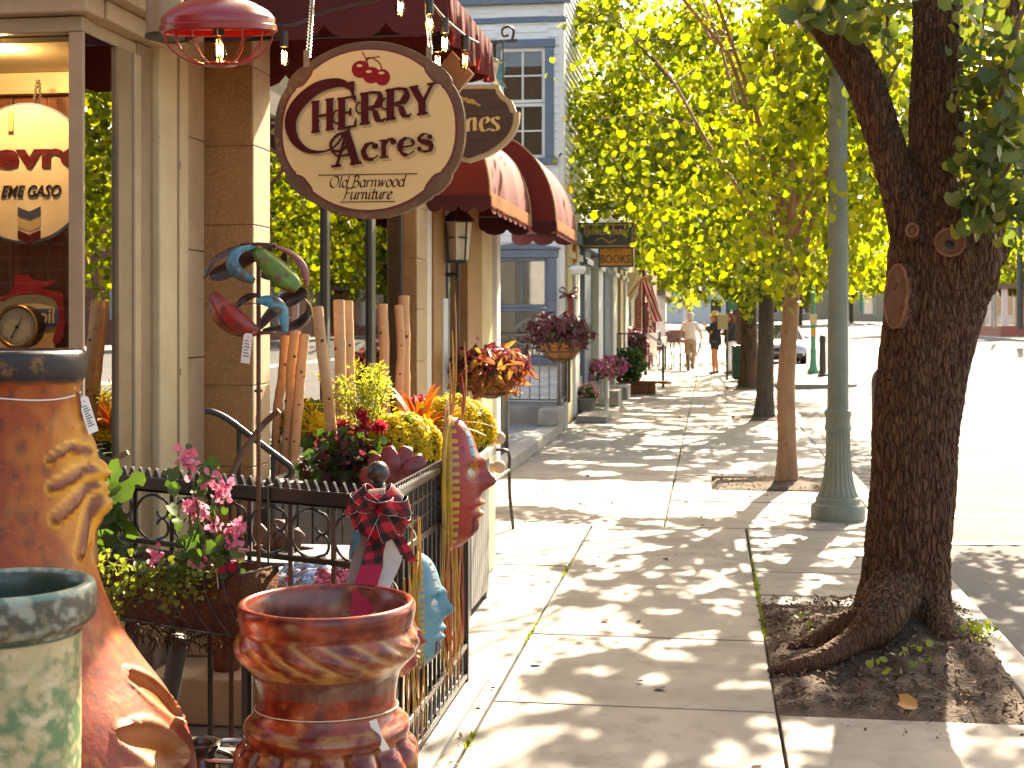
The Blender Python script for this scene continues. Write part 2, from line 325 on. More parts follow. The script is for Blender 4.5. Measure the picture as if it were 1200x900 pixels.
def barkmat():
    """furrowed bark: tall cells parted by dark cracks, pale flecks on the ridges"""
    m = bpy.data.materials.new('bark_old'); m.use_nodes = True; nt = m.node_tree; N, L = nt.nodes, nt.links; b = N['Principled BSDF']; b.inputs['Roughness'].default_value = .85; b.inputs['Specular IOR Level'].default_value = .3
    tc = N.new('ShaderNodeTexCoord'); mp = N.new('ShaderNodeMapping'); mp.inputs['Scale'].default_value = (1, 1, .17); L.new(tc.outputs['Object'], mp.inputs[0])
    def nz(s, d=6):
        n = N.new('ShaderNodeTexNoise'); n.inputs['Scale'].default_value = s; n.inputs['Detail'].default_value = d; L.new(mp.outputs[0], n.inputs['Vector']); return n
    w = nz(14, 4); wm = N.new('ShaderNodeMix'); wm.data_type = 'VECTOR'; wm.inputs[0].default_value = .06; L.new(mp.outputs[0], wm.inputs[4]); L.new(w.outputs['Color'], wm.inputs[5])
    v = N.new('ShaderNodeTexVoronoi'); v.feature = 'DISTANCE_TO_EDGE'; v.inputs['Scale'].default_value = 62; L.new(wm.outputs[1], v.inputs['Vector'])
    r = N.new('ShaderNodeMapRange'); r.inputs[1].default_value = .0; r.inputs[2].default_value = .15; L.new(v.outputs['Distance'], r.inputs[0])
    sx_ = N.new('ShaderNodeSeparateXYZ'); L.new(tc.outputs['Object'], sx_.inputs[0]); zr = N.new('ShaderNodeMapRange'); zr.inputs[1].default_value = .10; zr.inputs[2].default_value = .36; zr.inputs[3].default_value = .45; zr.inputs[4].default_value = 0; L.new(sx_.outputs[2], zr.inputs[0]); L.new(zr.outputs[0], r.inputs[3])
    n2 = nz(70); n3 = nz(3.5, 3); ad = N.new('ShaderNodeMath'); ad.operation = 'MULTIPLY_ADD'; ad.inputs[1].default_value = 1.1; L.new(n2.outputs['Fac'], ad.inputs[0]); L.new(r.outputs[0], ad.inputs[2])
    c = N.new('ShaderNodeValToRGB'); e = c.color_ramp.elements; e[0].position = .22; e[0].color = (.055, .027, .014, 1); e[1].position = 1.3 / 1.45; e[1].color = (.165, .085, .044, 1); q = e.new(.6); q.color = (.115, .058, .029, 1); q = e.new(.99); q.color = (.42, .30, .19, 1)
    sc = N.new('ShaderNodeMath'); sc.operation = 'MULTIPLY'; sc.inputs[1].default_value = .50; L.new(ad.outputs[0], sc.inputs[0]); L.new(sc.outputs[0], c.inputs[0])
    mx = N.new('ShaderNodeMix'); mx.data_type = 'RGBA'; mx.blend_type = 'MULTIPLY'; mx.inputs[0].default_value = .5; L.new(c.outputs[0], mx.inputs[6]); L.new(n3.outputs['Color'], mx.inputs[7]); mx2 = N.new('ShaderNodeMix'); mx2.data_type = 'RGBA'; mx2.inputs[0].default_value = .55; L.new(mx.outputs[2], mx2.inputs[6]); L.new(c.outputs[0], mx2.inputs[7])
    L.new(mx2.outputs[2], b.inputs['Base Color'])
    bp = N.new('ShaderNodeBump'); bp.inputs['Strength'].default_value = 1; bp.inputs['Distance'].default_value = .012; L.new(ad.outputs[0], bp.inputs['Height']); L.new(bp.outputs[0], b.inputs['Normal']); return m
M['bark_old'] = barkmat()
# ================= camera, sun, sky
cam = bpy.data.cameras.new('camera'); co = bpy.data.objects.new('camera', cam); COL.objects.link(co)
co.location = (0, 0, EYE); co.rotation_euler = (PI / 2, 0, YAW); cam.sensor_width = 36; cam.lens = 48
cam.shift_y = -78 / 1200; cam.clip_end = 3000; cam.clip_start = .05
cam.dof.use_dof = True; cam.dof.focus_distance = 4.7; cam.dof.aperture_fstop = 9.0
S.camera = co
SUN_AZ, SUN_EL = R(12), R(37)     # to the right of straight ahead (+Y), backlight
w = bpy.data.worlds.new('World'); S.world = w; w.use_nodes = True; wn = w.node_tree
sk = wn.nodes.new('ShaderNodeTexSky'); sk.sky_type = 'NISHITA'; sk.sun_disc = False; sk.sun_elevation = SUN_EL; sk.sun_rotation = SUN_AZ
sk.air_density = 1.0; sk.dust_density = 4; sk.ozone_density = 1.0
wn.links.new(sk.outputs[0], wn.nodes['Background'].inputs[0]); wn.nodes['Background'].inputs[1].default_value = .095
sl = bpy.data.lights.new('sun', 'SUN'); so = bpy.data.objects.new('sun', sl); COL.objects.link(so)
sl.energy = 5.0; sl.angle = R(.53); sl.color = (1, .93, .80)
sdir = V((math.sin(SUN_AZ) * math.cos(SUN_EL), math.cos(SUN_AZ) * math.cos(SUN_EL), math.sin(SUN_EL)))
so.rotation_euler = sdir.to_track_quat('Z', 'Y').to_euler(); so.location = (3, 20, 30)
S.view_settings.view_transform = 'Standard'; S.view_settings.look = 'None'; S.view_settings.gamma = 1; S.view_settings.use_curve_mapping = False
S.view_settings.exposure = 2.5
S.view_settings.use_white_balance = True; S.view_settings.white_balance_temperature = 7800; S.view_settings.white_balance_tint = 12
S.cycles.use_denoising = True; S.cycles.max_bounces = 7; S.cycles.transparent_max_bounces = 12; S.cycles.diffuse_bounces = 4; S.cycles.glossy_bounces = 3
S.cycles.transmission_bounces = 4; S.cycles.caustics_reflective = False; S.cycles.caustics_refractive = False; S.cycles.sample_clamp_indirect = 6
S.cycles.use_adaptive_sampling = True; S.cycles.adaptive_threshold = .02
# ================= ground sheets
def sheet(name, xs, ys, zf, m):
    mb = MB(); n = len(xs)
    vs = [(x, y, zf(x, y)) for y in ys for x in xs]
    mb.add(vs, [(j * n + i, j * n + i + 1, (j + 1) * n + i + 1, (j + 1) * n + i) for j in range(len(ys) - 1) for i in range(n - 1)])
    return struct(mb.build(name, m, recalc=False, base=(0, 0, 0)))
def hill(y): return 0 if y < 95 else (y - 95) * .012
def road_z(x, y): return -.13 + .5 * max(0, min(1, (x - 2) / 13.5)) + hill(y)
sheet('ground', [-700, -60, -3, 1.3, 17, 80, 700], [-500, -20, 60, 95, 200, 400, 900], lambda x, y: -.28 + hill(y) + (.45 if x > 16 else 0), M['earth'])
sheet('road', [1.46, 2, 3, 5, 8, 12, 15.5], [-30, -5, 5, 15, 30, 50, 70, 95, 120, 200, 400, 800], road_z, M['asphalt'])
# parking bay lines on the near side, each a painted strip 4 mm above the asphalt
mk = MB()
def paint(mb, x0, x1, y0, y1):
    xs = np.linspace(x0, x1, 5); vs = [(x, y, road_z(x, y) + .004) for y in (y0, y1) for x in xs]
    mb.add(vs, [(i, i + 1, 6 + i, 5 + i) for i in range(4)])
for y in (10.75, 12.2, 17.2, 23.2, 29.2): paint(mk, 1.75, 4.0, y, y + .11)
paint(mk, 8.6, 8.72, -20, 90); paint(mk, 8.9, 9.02, -20, 90)
struct(mk.build('road_marking', M['line'], recalc=False, base=(0, 0, 0)))
# ================= pavement: separate slabs with open joints over a dirt bed
PITS = [(.275, 1.31, 5.62, 7.75), (.02, 1.31, 12.8, 13.9), (.35, 1.31, 21.4, 22.6), (.35, 1.31, 30.6, 31.9), (.35, 1.31, 39.5, 40.7)]
def rsub(r, p):
    x0, x1, y0, y1 = r; a0, a1, b0, b1 = p
    if a0 >= x1 - .01 or a1 <= x0 + .01 or b0 >= y1 - .01 or b1 <= y0 + .01: return [r]
    out = []
    if b0 > y0 + .03: out.append((x0, x1, y0, b0))
    if b1 < y1 - .03: out.append((x0, x1, b1, y1))
    c0, c1 = max(y0, b0), min(y1, b1)
    if a0 > x0 + .03: out.append((x0, a0, c0, c1))
    if a1 < x1 - .03: out.append((a1, x1, c0, c1))
    return out
rects = []
def rows(x0, x1, ys):
    for a, b in zip(ys[:-1], ys[1:]): rects.append((x0, x1, a, b))
rows(-2.3, -.9, [-4, -2.5, -1, .3, 1.6, 2.9, 4.2, 5.5, 6.9, 8.35, 8.75, 10.5])
rows(-.9, .27, [-4, -2, -.8, .5, 1.9, 3.1, 4.4, 5.62, 6.86, 8.1, 9.2, 10.5])
rows(.27, 1.31, [-4, -2, -.4, 1.2, 2.7, 4.1, 5.62, 8.0, 8.75, 10.5])
far = [10.5, 12.0, 13.55, 15.1, 16.6, 18.1, 19.7, 21.3, 22.9, 24.5, 26.2, 28, 30, 32, 34, 36, 38, 40, 42, 45, 48, 52, 56, 60, 66, 72, 80]
rows(-2.3, -.35, far); rows(-.35, 1.31, far)
for p in PITS: rects = [q for r in rects for q in rsub(r, p)]
sw = MB(); r5 = random.Random(5)
for (x0, x1, y0, y1) in rects:
    if x1 - x0 < .02 or y1 - y0 < .02: continue
    g = .005 + r5.random() * .004; z = r5.uniform(-.004, .003); t = r5.uniform(-.002, .002); c = .007
    a = [(x0 + g, y0 + g), (x1 - g, y0 + g), (x1 - g, y1 - g), (x0 + g, y1 - g)]; b = [(x0 + g + c, y0 + g + c), (x1 - g - c, y0 + g + c), (x1 - g - c, y1 - g - c), (x0 + g + c, y1 - g - c)]
    vs = [(x, y, -.12) for x, y in a] + [(x, y, z - c * .7) for x, y in a] + [(x, y, z + (t if i < 2 else -t)) for i, (x, y) in enumerate(b)]
    sw.add(vs, [(8, 9, 10, 11)] + [(i, (i + 1) % 4, 4 + (i + 1) % 4, 4 + i) for i in range(4)] + [(4 + i, 4 + (i + 1) % 4, 8 + (i + 1) % 4, 8 + i) for i in range(4)])
struct(sw.build('sidewalk', M['concrete'], recalc=False, base=(0, 0, 0), smooth=False))
sheet('joint_dirt', [-8, 1.46], [-5, 90], lambda x, y: -.045, M['dirt'])
kb = MB(); y = -4.0
while y < 80:
    L = 2.4 if y < 40 else 6
    kb.span((1.318, y + .004, -.25), (1.47, y + L - .004, -.002 + r5.uniform(-.003, .003))); y += L
struct(kb.build('kerb', M['concrete_old'], base=(0, 0, 0), bev=.012))
# forecourt behind the railings, and the raised kerb-out further along
sheet('forecourt', [-8, -2.305], [-5, 13.45], lambda x, y: .006, M['concrete_old'])
# grass growing in the joint near the big tree
tf = []
for _ in range(260):
    y = rnd.choice([rnd.uniform(7.0, 7.9), rnd.uniform(6.9, 9.2), rnd.uniform(7.9, 8.6)]); tf.append((.272 + rnd.gauss(0, .006), y, -.01))
for _ in range(120): tf.append((-.9 + rnd.gauss(0, .005), rnd.choice([rnd.uniform(6.6, 7.2), rnd.uniform(8.4, 8.7), rnd.uniform(5.0, 5.2)]), -.01))
n = len(tf); o = leaf_obj('joint_grass', [(leaves(tf, np.random.uniform(.015, .035, n), rv(n) * [1, 1, .2], np.array([0, 0, 1]) + rv(n, .5), LONG), 0)], M['green_small'], base=(0, 0, 0)); o['kind'] = 'stuff'
# soil mounds of the tree pits
def mound(x0, x1, y0, y1, cx, cyy, h, rough_, nx=70, ny=70, irr=0):
    mb = MB(); vs = []
    for j in range(ny + 1):
        for i in range(nx + 1):
            u, v = i / nx, j / ny; x = x0 + (x1 - x0) * u; yy = y0 + (y1 - y0) * v
            e = min(u, 1 - u, v, 1 - v) * 2; rr = math.hypot((x - cx), (yy - cyy) * .75)
            z = -.03 + h * math.exp(-(rr / .5) ** 2) + min(e * 4, 1) * rough_ * noise.fractal(V((x * 6, yy * 6, 1)), 1, 2, 4) + .02 * min(1, e * 6)
            if i in (0, nx) or j in (0, ny): z = -.06
            vs.append((x, yy, z))
    n = nx + 1; mb.add(vs, [(j * n + i, j * n + i + 1, (j + 1) * n + i + 1, (j + 1) * n + i) for j in range(ny) for i in range(nx)]); return mb
md = mound(.262, 1.32, 5.56, 7.77, .98, 6.85, .14, .045)
struct(md.build('tree_pit_soil', M['dirt'], recalc=False, base=(0, 0, 0)))
for p in PITS[1:]:
    struct(mound(p[0] - .005, p[1] + .005, p[2] - .005, p[3] + .005, .8, (p[2] + p[3]) / 2, .05, .02, 24, 24).build('tree_pit_soil', M['dirt'], recalc=False, base=(0, 0, 0)))
# irregular broken slab edge in front of the big pit, spilling soil: wood chips strewn on and around the mound
ch = []
for _ in range(2600):
    x = rnd.uniform(.27, 1.3); yy = rnd.uniform(5.64, 7.7); rr = math.hypot(x - .95, (yy - 7.0) * .75); ch.append((x, yy, .005 + .17 * math.exp(-(rr / .5) ** 2) + rnd.uniform(0, .02)))
for _ in range(22): ch.append((rnd.uniform(.5, 1.3), rnd.gauss(5.45, .09), .004))
for _ in range(500): ch.append((rnd.uniform(.04, 1.28), rnd.uniform(12.82, 13.88), .01 + rnd.uniform(0, .015)))
for _ in range(50): ch.append((-1.0 + rnd.gauss(0, .05), rnd.uniform(4.6, 5.9), .004))
n = len(ch); o = leaf_obj('wood_chips', [(leaves(ch, np.random.uniform(.012, .045, n), np.array([0, 0, 1]) + rv(n, .5), rv(n), LONG), 0)], M['mulch'], base=(0, 0, 0)); o['kind'] = 'stuff'
lt = []
for _ in range(70): lt.append((rnd.uniform(-1.9, 1.25), rnd.uniform(4.5, 26), .008))
n = len(lt); o = leaf_obj('fallen_litter', [(leaves(lt, np.random.uniform(.02, .06, n), np.array([0, 0, 1]) + rv(n, .25), rv(n), LEAF), 0)], M['mulch'], base=(0, 0, 0)); o['kind'] = 'stuff'
lf = leaf_obj('fallen_leaf', [(leaves([G(1052, 838) + V((0, 0, .06))], [.085], [(.2, -.5, 1)], [(.8, -.2, 0)], ROUND), 0)], M['spike']); tag(lf, 'orange fallen leaf lying on the soil of the big tree pit', 'leaf')
# weeds in the pit
wp = []
for c in ((1140, 770), (1150, 765), (1035, 805), (1060, 800), (950, 755), (1090, 790)):
    g = G(*c); k = 26 if c[0] > 1130 else 7
    for _ in range(k): wp.append((g.x + rnd.gauss(0, .035), g.y + rnd.gauss(0, .035), .05 + rnd.uniform(0, .1)))
n = len(wp); o = leaf_obj('weeds', [(leaves(wp, np.random.uniform(.025, .045, n), rv(n) + np.array([0, -.5, .6]), np.array([0, 0, .8]) + rv(n, .6)), 0)], M['green_small'], base=(0, 0, 0)); o['kind'] = 'stuff'
# ================= corner shop (left): bay window, stone piers, shop windows
shop = thing('shop_building', 'tan stone shop front with bay window, granite pier and big panes behind the railing', 'shop building', (-2.3, 4.78, 0))
XA = -2.30; YF = 4.78; XB = -2.05
def yA(px): return onX(px, 300, XA).y
def part(name, m, fn, parent=shop, **k):
    mb = MB(); fn(mb); return mb.build(name, m, parent, **k)
# masses kept behind the visible faces
part('rear_wall', M['dark_room'], lambda b: (b.span((-7.5, 5.62, 0), (-3.62, 13.38, 2.9)), b.span((-7.5, 5.62, 2.92), (-2.33, 9.85, 7.2)), b.span((-7.5, 9.852, 2.92), (-2.33, 13.38, 3.3))))
part('upper_wall', M['limestone'], lambda b: (b.span((-6.5, YF + .012, 2.93), (-2.306, 5.6, 7.2)), b.span((-2.31, 5.61, 2.96), (-2.07, 9.86, 7.2)), b.span((-2.31, 9.864, 2.96), (-2.07, 13.4, 3.34))), bev=.01)
part('stall_riser', M['cream'], lambda b: (b.span((-6, YF + .02, 0), (-2.32, YF + .1, .52)), b.span((-2.38, YF + .12, 0), (XA - .02, yA(153), .52)), b.span((-6, YF - .02, .5), (-2.27, YF + .05, .56)), b.span((-2.34, YF - .02, .565), (-2.26, yA(178), .60))), bev=.008)
pc = part('corner_post', M['taupe_light'], lambda b: (b.span((onY(80, 300, YF).x, YF, .6), (XA, YF + .02, 2.66)),), bev=.004)
part('window_header', M['taupe_light'], lambda b: (b.span((-6, YF + .004, 2.662), (XA - .003, YF + .07, 2.72)), b.span((XA - .07, YF + .073, 2.662), (XA - .004, yA(178), 2.715))), bev=.006)
part('cornice', M['limestone'], lambda b: (b.span((-6, YF - .05, 2.724), (XA + .04, YF + .1, 2.80)), b.span((-6, YF - .10, 2.803), (XA + .10, YF + .1, 2.86)), b.span((XA - .1, YF + .105, 2.724), (XA + .05, yA(212), 2.80)), b.span((XA - .1, YF + .105, 2.803), (XA + .11, yA(212), 2.87)), b.span((XA - .1, YF - .12, 2.874), (XA + .15, yA(212), 2.93)), b.span((-6, YF - .13, 2.874), (XA - .11, YF + .1, 2.93))), bev=.008)
gl = part('window', M['taupe'], lambda b: (b.span((-5.6, YF + .02, .58), (-5.55, YF + .05, 2.66)), b.span((-6, YF + .02, .565), (-2.36, YF + .05, .60))), bev=.004)
part('pane', M['glass'], lambda b: b.span((-5.5, YF + .028, .6), (onY(80, 300, YF).x + .004, YF + .034, 2.66)), gl)
g2 = part('window', M['taupe'], lambda b: (b.span((XA - .06, yA(136), .60), (XA + .012, yA(152), 2.66)), b.span((XA - .04, YF + .024, .602), (XA + .006, yA(136) - .002, .64))), bev=.004)
part('pane', M['glass_bay'], lambda b: b.span((XA - .010, YF + .022, .64), (XA - .004, yA(136) - .001, 2.66)), g2)
part('window_stop', M['taupe_light'], lambda b: b.span((XA - .05, yA(152) + .004, .602), (XA + .022, yA(160), 2.66)), bev=.006)
part('door_jamb', M['taupe'], lambda b: b.span((XA - .05, yA(160) + .003, .0), (XA + .004, yA(178), 2.72)), bev=.006)
part('pilaster', M['cream'], lambda b: (b.span((XA - .05, yA(178) + .003, 0), (XA + .035, yA(199), 2.93)), b.span((XA - .05, yA(203), 0), (XA + .03, yA(214) - .004, 2.93)), b.span((XA - .05, yA(198.7), 0), (XA - .01, yA(203.3), 2.93))), bev=.006)
part('conduit', M['taupe'], lambda b: (b.tube([(XA + .022, yA(201), 0), (XA + .022, yA(201), 2.9)], .014, 10), [b.tube([(XA + .022, yA(201), z), (XA + .022, yA(201), z + .03)], .02, 10) for z in (.5, 1.35, 2.24)]))
# piers in coursed blocks: granite towards us, sunlight on the street side put in as paler stone
def pier(y0, y1, x0, x1, name, top=2.95):
    zs = [0, .16, .53, .92, 1.29, 1.66, 2.02, 2.38, 2.74, top]
    def f(b):
        for a, c in zip(zs[:-1], zs[1:]): b.span((x0, y0, a + .0018), (x1 - .013, y1, c - .0018))
        b.span((x0 + .01, y0 + .006, 0), (x1 - .02, y1 - .004, top - .01))
    part(name, M['granite'], f, bev=.004)
    def g(b):
        for a, c in zip(zs[:-1], zs[1:]): b.span((x1 - .012, y0 + .002, a + .0018), (x1, y1, c - .0018))
    part('sunlit_pier_side', M['limestone'], g, bev=.004)
YP = yA(235)
part('pier_return', M['limestone'], lambda b: [b.span((XA - .05, yA(214), a + .0018), (XA + .02, YP - .002, c - .0018)) for a, c in zip([0, .45, .93, 1.42, 1.9, 2.4], [.45, .93, 1.42, 1.9, 2.4, 2.94])], bev=.004)  # pale stone colour carries the grazing sun on this street face
pier(YP, YP + .24, XA - .04, XB, 'pier')
Y2 = YP + .245; Y3 = onX(489, 300, XB).y
pier(Y3, Y3 + .35, XB - .22, XB, 'pier')
# shop window between the piers
wx = -2.16
w2 = part('window', M['darkgrey'], lambda b: (b.span((wx - .05, Y2 + .006, .50), (wx + .02, Y3 - .004, .56)), b.span((wx - .05, Y2 + .006, 2.60), (wx + .02, Y3 - .004, 2.94)), b.span((wx - .03, onX(379, 300, wx).y, .562), (wx + .022, onX(382.5, 300, wx).y, 2.598)), b.span((wx - .03, onX(432, 300, wx).y, .562), (wx + .022, onX(436.5, 300, wx).y, 2.598)), b.span((wx - .03, Y3 - .05, .562), (wx + .01, Y3 - .006, 2.598))), bev=.004)
M['glass_mid'] = glassmat('glass_mid', (.8, .8, .74), 1.3)
for a_, c_, gm in ((Y2 + .01, onX(379, 300, wx).y - .002, 'glass_street'), (onX(382.5, 300, wx).y + .002, onX(432, 300, wx).y - .002, 'glass_mid'), (onX(436.5, 300, wx).y + .002, Y3 - .05, 'glass')): part('pane', M[gm], lambda b: b.span((wx - .006, a_, .562), (wx, c_, 2.6)), w2)
part('sill', M['grey_stone'], lambda b: b.span((XB - .12, Y2 + .004, .40), (XB - .01, Y3 - .004, .498)), w2, bev=.008)
part('stall_riser', M['granite'], lambda b: b.span((XB - .14, Y2 + .004, 0), (XB - .03, Y3 - .004, .398)), bev=.004)
part('interior_floor', M['wood_panel'], lambda b: b.span((-3.6, Y2, .42), (wx - .06, Y3, .47)))
part('blind', M['cream'], lambda b: b.span((wx - .05, onX(437, 300, wx).y + .02, .6), (wx - .035, Y3 - .055, 2.58)))
part('interior_pillar', M['limestone'], lambda b: b.span((-3.1, 7.6, .5), (-2.9, 7.9, 2.7)))
# wooden panelled back of the bay display
def pan(b):
    x = -5.6; k = 0
    while x < -2.40: b.span((x, 5.5 + (k % 2) * .006, .56), (min(x + .155, -2.40) - .004, 5.53, 2.6)); x += .155; k += 1
part('display_back', M['wood_panel'], pan, bev=.004)
part('display_ceiling', M['cream'], lambda b: (b.span((-5.6, YF + .08, 2.64), (-2.38, 5.5, 2.66)), b.span((-5.6, 5.44, 2.55), (-2.39, 5.495, 2.638))))
part('display_floor', M['wood_panel'], lambda b: b.span((-5.6, YF + .11, .53), (-2.39, 5.5, .555)))
# second shop bay and entrance beyond the pier (Y 9.9 to 13.4)
def yb(px): return onX(px, 300, XB - .03).y
part('door_post', M['white'], lambda b: b.span((XB - .25, Y3 + .353, 0), (XB - .03, yb(506), 2.94)), bev=.006)
part('pier', M['granite'], lambda b: (b.span((XB - .3, yb(507), 0), (XB - .02, yb(521), 2.94)), b.span((XB - .3, yb(547), 0), (XB - .02, yb(564), 2.94))), bev=.006)
part('board', M['cream'], lambda b: b.span((XB - .3, yb(564) + .004, 0), (XB - .03, yb(577), 2.94)), bev=.006)
w3 = part('window', M['blue_trim'], lambda b: (b.span((XB - .16, yb(521) + .004, .55), (XB - .06, yb(547) - .004, .63)), b.span((XB - .12, yb(530), .632), (XB - .062, yb(531.5), 2.28)), b.span((XB - .12, yb(521) + .004, 2.282), (XB - .06, yb(547) - .004, 2.4)), b.span((XB - .16, yb(521) + .004, 2.404), (XB - .06, yb(547) - .004, 2.94)), b.span((XB - .16, yb(521) + .004, 0), (XB - .07, yb(547) - .004, .546))), bev=.004)
part('pane', M['glass_street'], lambda b: b.span((XB - .11, yb(521) + .006, .632), (XB - .10, yb(547) - .006, 2.28)), w3)
part('poster', mat('poster_blue', (.55, .68, .80), .6, (.75, .78, .8), 6), lambda b: b.span((XB - .02, yb(517.5), .3), (XB - .012, yb(522.5), 1.75)))
part('end_wall', M['siding'], lambda b: b.span((-7.5, 13.385, 0), (XB - .04, 13.6, 3.36)))
# ================= grey platform in front of the gap, with its low wall
pf = MB(); pf.span((-4.5, 13.62, 0), (XB - .2, 18.6, .13)); pf.mi = 1; pf.span((XB - .197, 13.62, 0), (XB + .02, 19.0, .134))
struct(pf.build('entry_platform', [M['grey_stone'], M['concrete_old']], bev=.01))
pw = MB(); pw.span((-4.5, 19.02, 0), (XB + .03, 19.55, .36)); pw.span((XB - .25, 18.3, .136), (XB + .03, 19.016, .358))
lw = pw.build('low_wall', M['concrete_old'], bev=.012); tag(lw, 'low grey concrete wall at the end of the raised entry platform under the black railing', 'low wall')
# ================= white clapboard building with blue trim
XW = -2.14; YW = 20.0
wb = thing('clapboard_building', 'white clapboard building with blue trimmed sash windows and blue cornice facing down the pavement', 'building', (XW, YW, 0))
def siding(b, o, ux, nv, L, z0, z1, e=.115):
    o, ux, nv = V(o), V(ux), V(nv); z = z0
    while z < z1 - .01:
        h = min(e, z1 - z); a = o + V((0, 0, z)); c = a + ux * L; t = nv * .026; u = V((0, 0, h))
        b.add([a + t, c + t, c + u + nv * .003, a + u + nv * .003, a, c, c + u, a + u], [(0, 1, 2, 3), (4, 5, 1, 0), (0, 3, 7, 4), (1, 5, 6, 2)]); z += e
wbp = lambda n, m, f, p=wb, **k: part(n, m, f, p, **k)
wbp('core', M['dark_room'], lambda b: b.span((-9, YW + .3, 0), (XW - .35, 34.4, 8.0)))
# lower and upper window openings, front facing us
WL = (onY(581, 0, YW).x, onY(642, 0, YW).x, 1.0, 2.48); WU = (onY(586, 0, YW).x, onY(639, 0, YW).x, 3.95, 5.58)
def front(b):
    for x0, x1, z0, z1 in ((-9, WL[0], .36, 8.0), (WL[1], XW, .36, 8.0)): siding(b, (x0, YW, 0), (1, 0, 0), (0, -1, 0), x1 - x0, z0, z1, .125)
    for z0, z1 in ((.36, WL[2]), (WL[3], WU[2]), (WU[3], 8.0)): siding(b, (WL[0], YW, 0), (1, 0, 0), (0, -1, 0), WL[1] - WL[0], z0, z1)
wbp('clapboard_wall', M['siding'], front, smooth=False)
wbp('foundation', M['concrete_old'], lambda b: b.span((-9, YW - .03, 0), (XW + .03, YW + .28, .35)), bev=.01)
wbp('corner_board', M['white'], lambda b: b.span((XW - .06, YW - .03, .36), (XW + .02, YW + .12, 8)), bev=.006)
wbp('cornice', M['blue_trim'], lambda b: (b.span((-9, YW - .12, 6.22), (XW + .12, YW + .02, 6.5)), b.span((-9, YW - .2, 6.504), (XW + .2, YW + .02, 6.62)), b.span((-9, YW - .05, 5.95), (XW + .05, YW + .02, 6.03))), bev=.01)
def sash(wn, cols, top, ped):
    x0, x1, z0, z1 = wn; t = .13; zm = (z0 + z1) / 2
    def fr(b):
        b.span((x0 - t, YW - .05, z0), (x0, YW + .06, z1)); b.span((x1, YW - .05, z0), (x1 + t, YW + .06, z1)); b.span((x0 - t - .05, YW - .09, z0 - .1), (x1 + t + .05, YW + .06, z0 - .003)); b.span((x0 - t - .02, YW - .06, z1 + .003), (x1 + t + .02, YW + .06, z1 + .12))
        if ped: b.prism([(x0 - t - .07, z1 + .123), (x1 + t + .07, z1 + .123), (x1 + t + .05, z1 + .15), ((x0 + x1) / 2, z1 + .23), (x0 - t - .05, z1 + .15)], (0, YW + .06, 0), (1, 0, 0), (0, 0, 1), .15)
    f = wbp('window', M['blue_trim'], fr, bev=.006)
    sm = M['white'] if top else M['blue_trim']
    def sa(b):
        w_ = .05
        for a, c in ((z0, zm), (zm + .004, z1)):
            b.span((x0 + .003, YW + .0, a + .003), (x0 + w_, YW + .04, c - .003)); b.span((x1 - w_, YW + .0, a + .003), (x1 - .003, YW + .04, c - .003)); b.span((x0 + w_ + .002, YW + .0, a + .003), (x1 - w_ - .002, YW + .04, a + w_)); b.span((x0 + w_ + .002, YW + .0, c - w_), (x1 - w_ - .002, YW + .04, c - .003))
            if top or c == z1: b.span(((x0 + x1) / 2 - .014, YW + .01, a + w_ + .002), ((x0 + x1) / 2 + .014, YW + .036, c - w_ - .002))
            if top: b.span((x0 + w_ + .002, YW + .014, (a + c) / 2 - .012), (x1 - w_ - .002, YW + .034, (a + c) / 2 + .012))
    wbp('sash', sm, sa, f, bev=.004)
    wbp('pane', M['glass_win'], lambda b: b.span((x0 + .01, YW + .02, z0 + .01), (x1 - .01, YW + .025, z1 - .01)), f)
    return f
M['glass_win'] = glassmat('glass_win', (.8, .8, .78), 1.8)
f1 = sash(WL, 2, False, True); f2 = sash(WU, 2, True, False)
# things seen in the lower window: amber lit back wall, cream blind and a white wicker fan
wbp('room_back', mat('room_back', (.30, .17, .08), .8, (.16, .09, .05), 3), lambda b: b.span((WL[0] - .2, YW + .26, .8), (WL[1] + .2, YW + .285, 2.7)))
wbp('blind', M['cream'], lambda b: b.span((WL[0] + .03, YW + .12, 1.0), (WL[0] + .27, YW + .13, 2.6)))
def fan(b):
    for i in range(11):
        a = PI * i / 10; c = V(((WL[0] + WL[1]) / 2 + .14, YW + .16, 1.15)); b.tube([c + V((math.cos(a) * .12, 0, math.sin(a) * .12)), c + V((math.cos(a) * .33, 0, math.sin(a) * .42))], .012, 6)
    b.tube([(c.x + math.cos(PI * i / 14) * .34, c.y, c.z + math.sin(PI * i / 14) * .43) for i in range(15)], .022, 6); b.tube([(c.x + math.cos(PI * i / 14) * .12, c.y, c.z + math.sin(PI * i / 14) * .12) for i in range(15)], .02, 6)
fo = MB(); fan(fo); tag(fo.build('wicker_chair_back', M['white']), 'white fan shaped wicker chair back inside the blue trimmed lower window', 'wicker chair')
wbp('curtain', mat('curtain_up', (.16, .07, .05), .9, (.09, .04, .035), 8, st=(6, 1, .3)), lambda b: b.span((WU[0] + .02, YW + .1, WU[2] + .8), (WU[1] - .02, YW + .12, WU[3] - .02)))
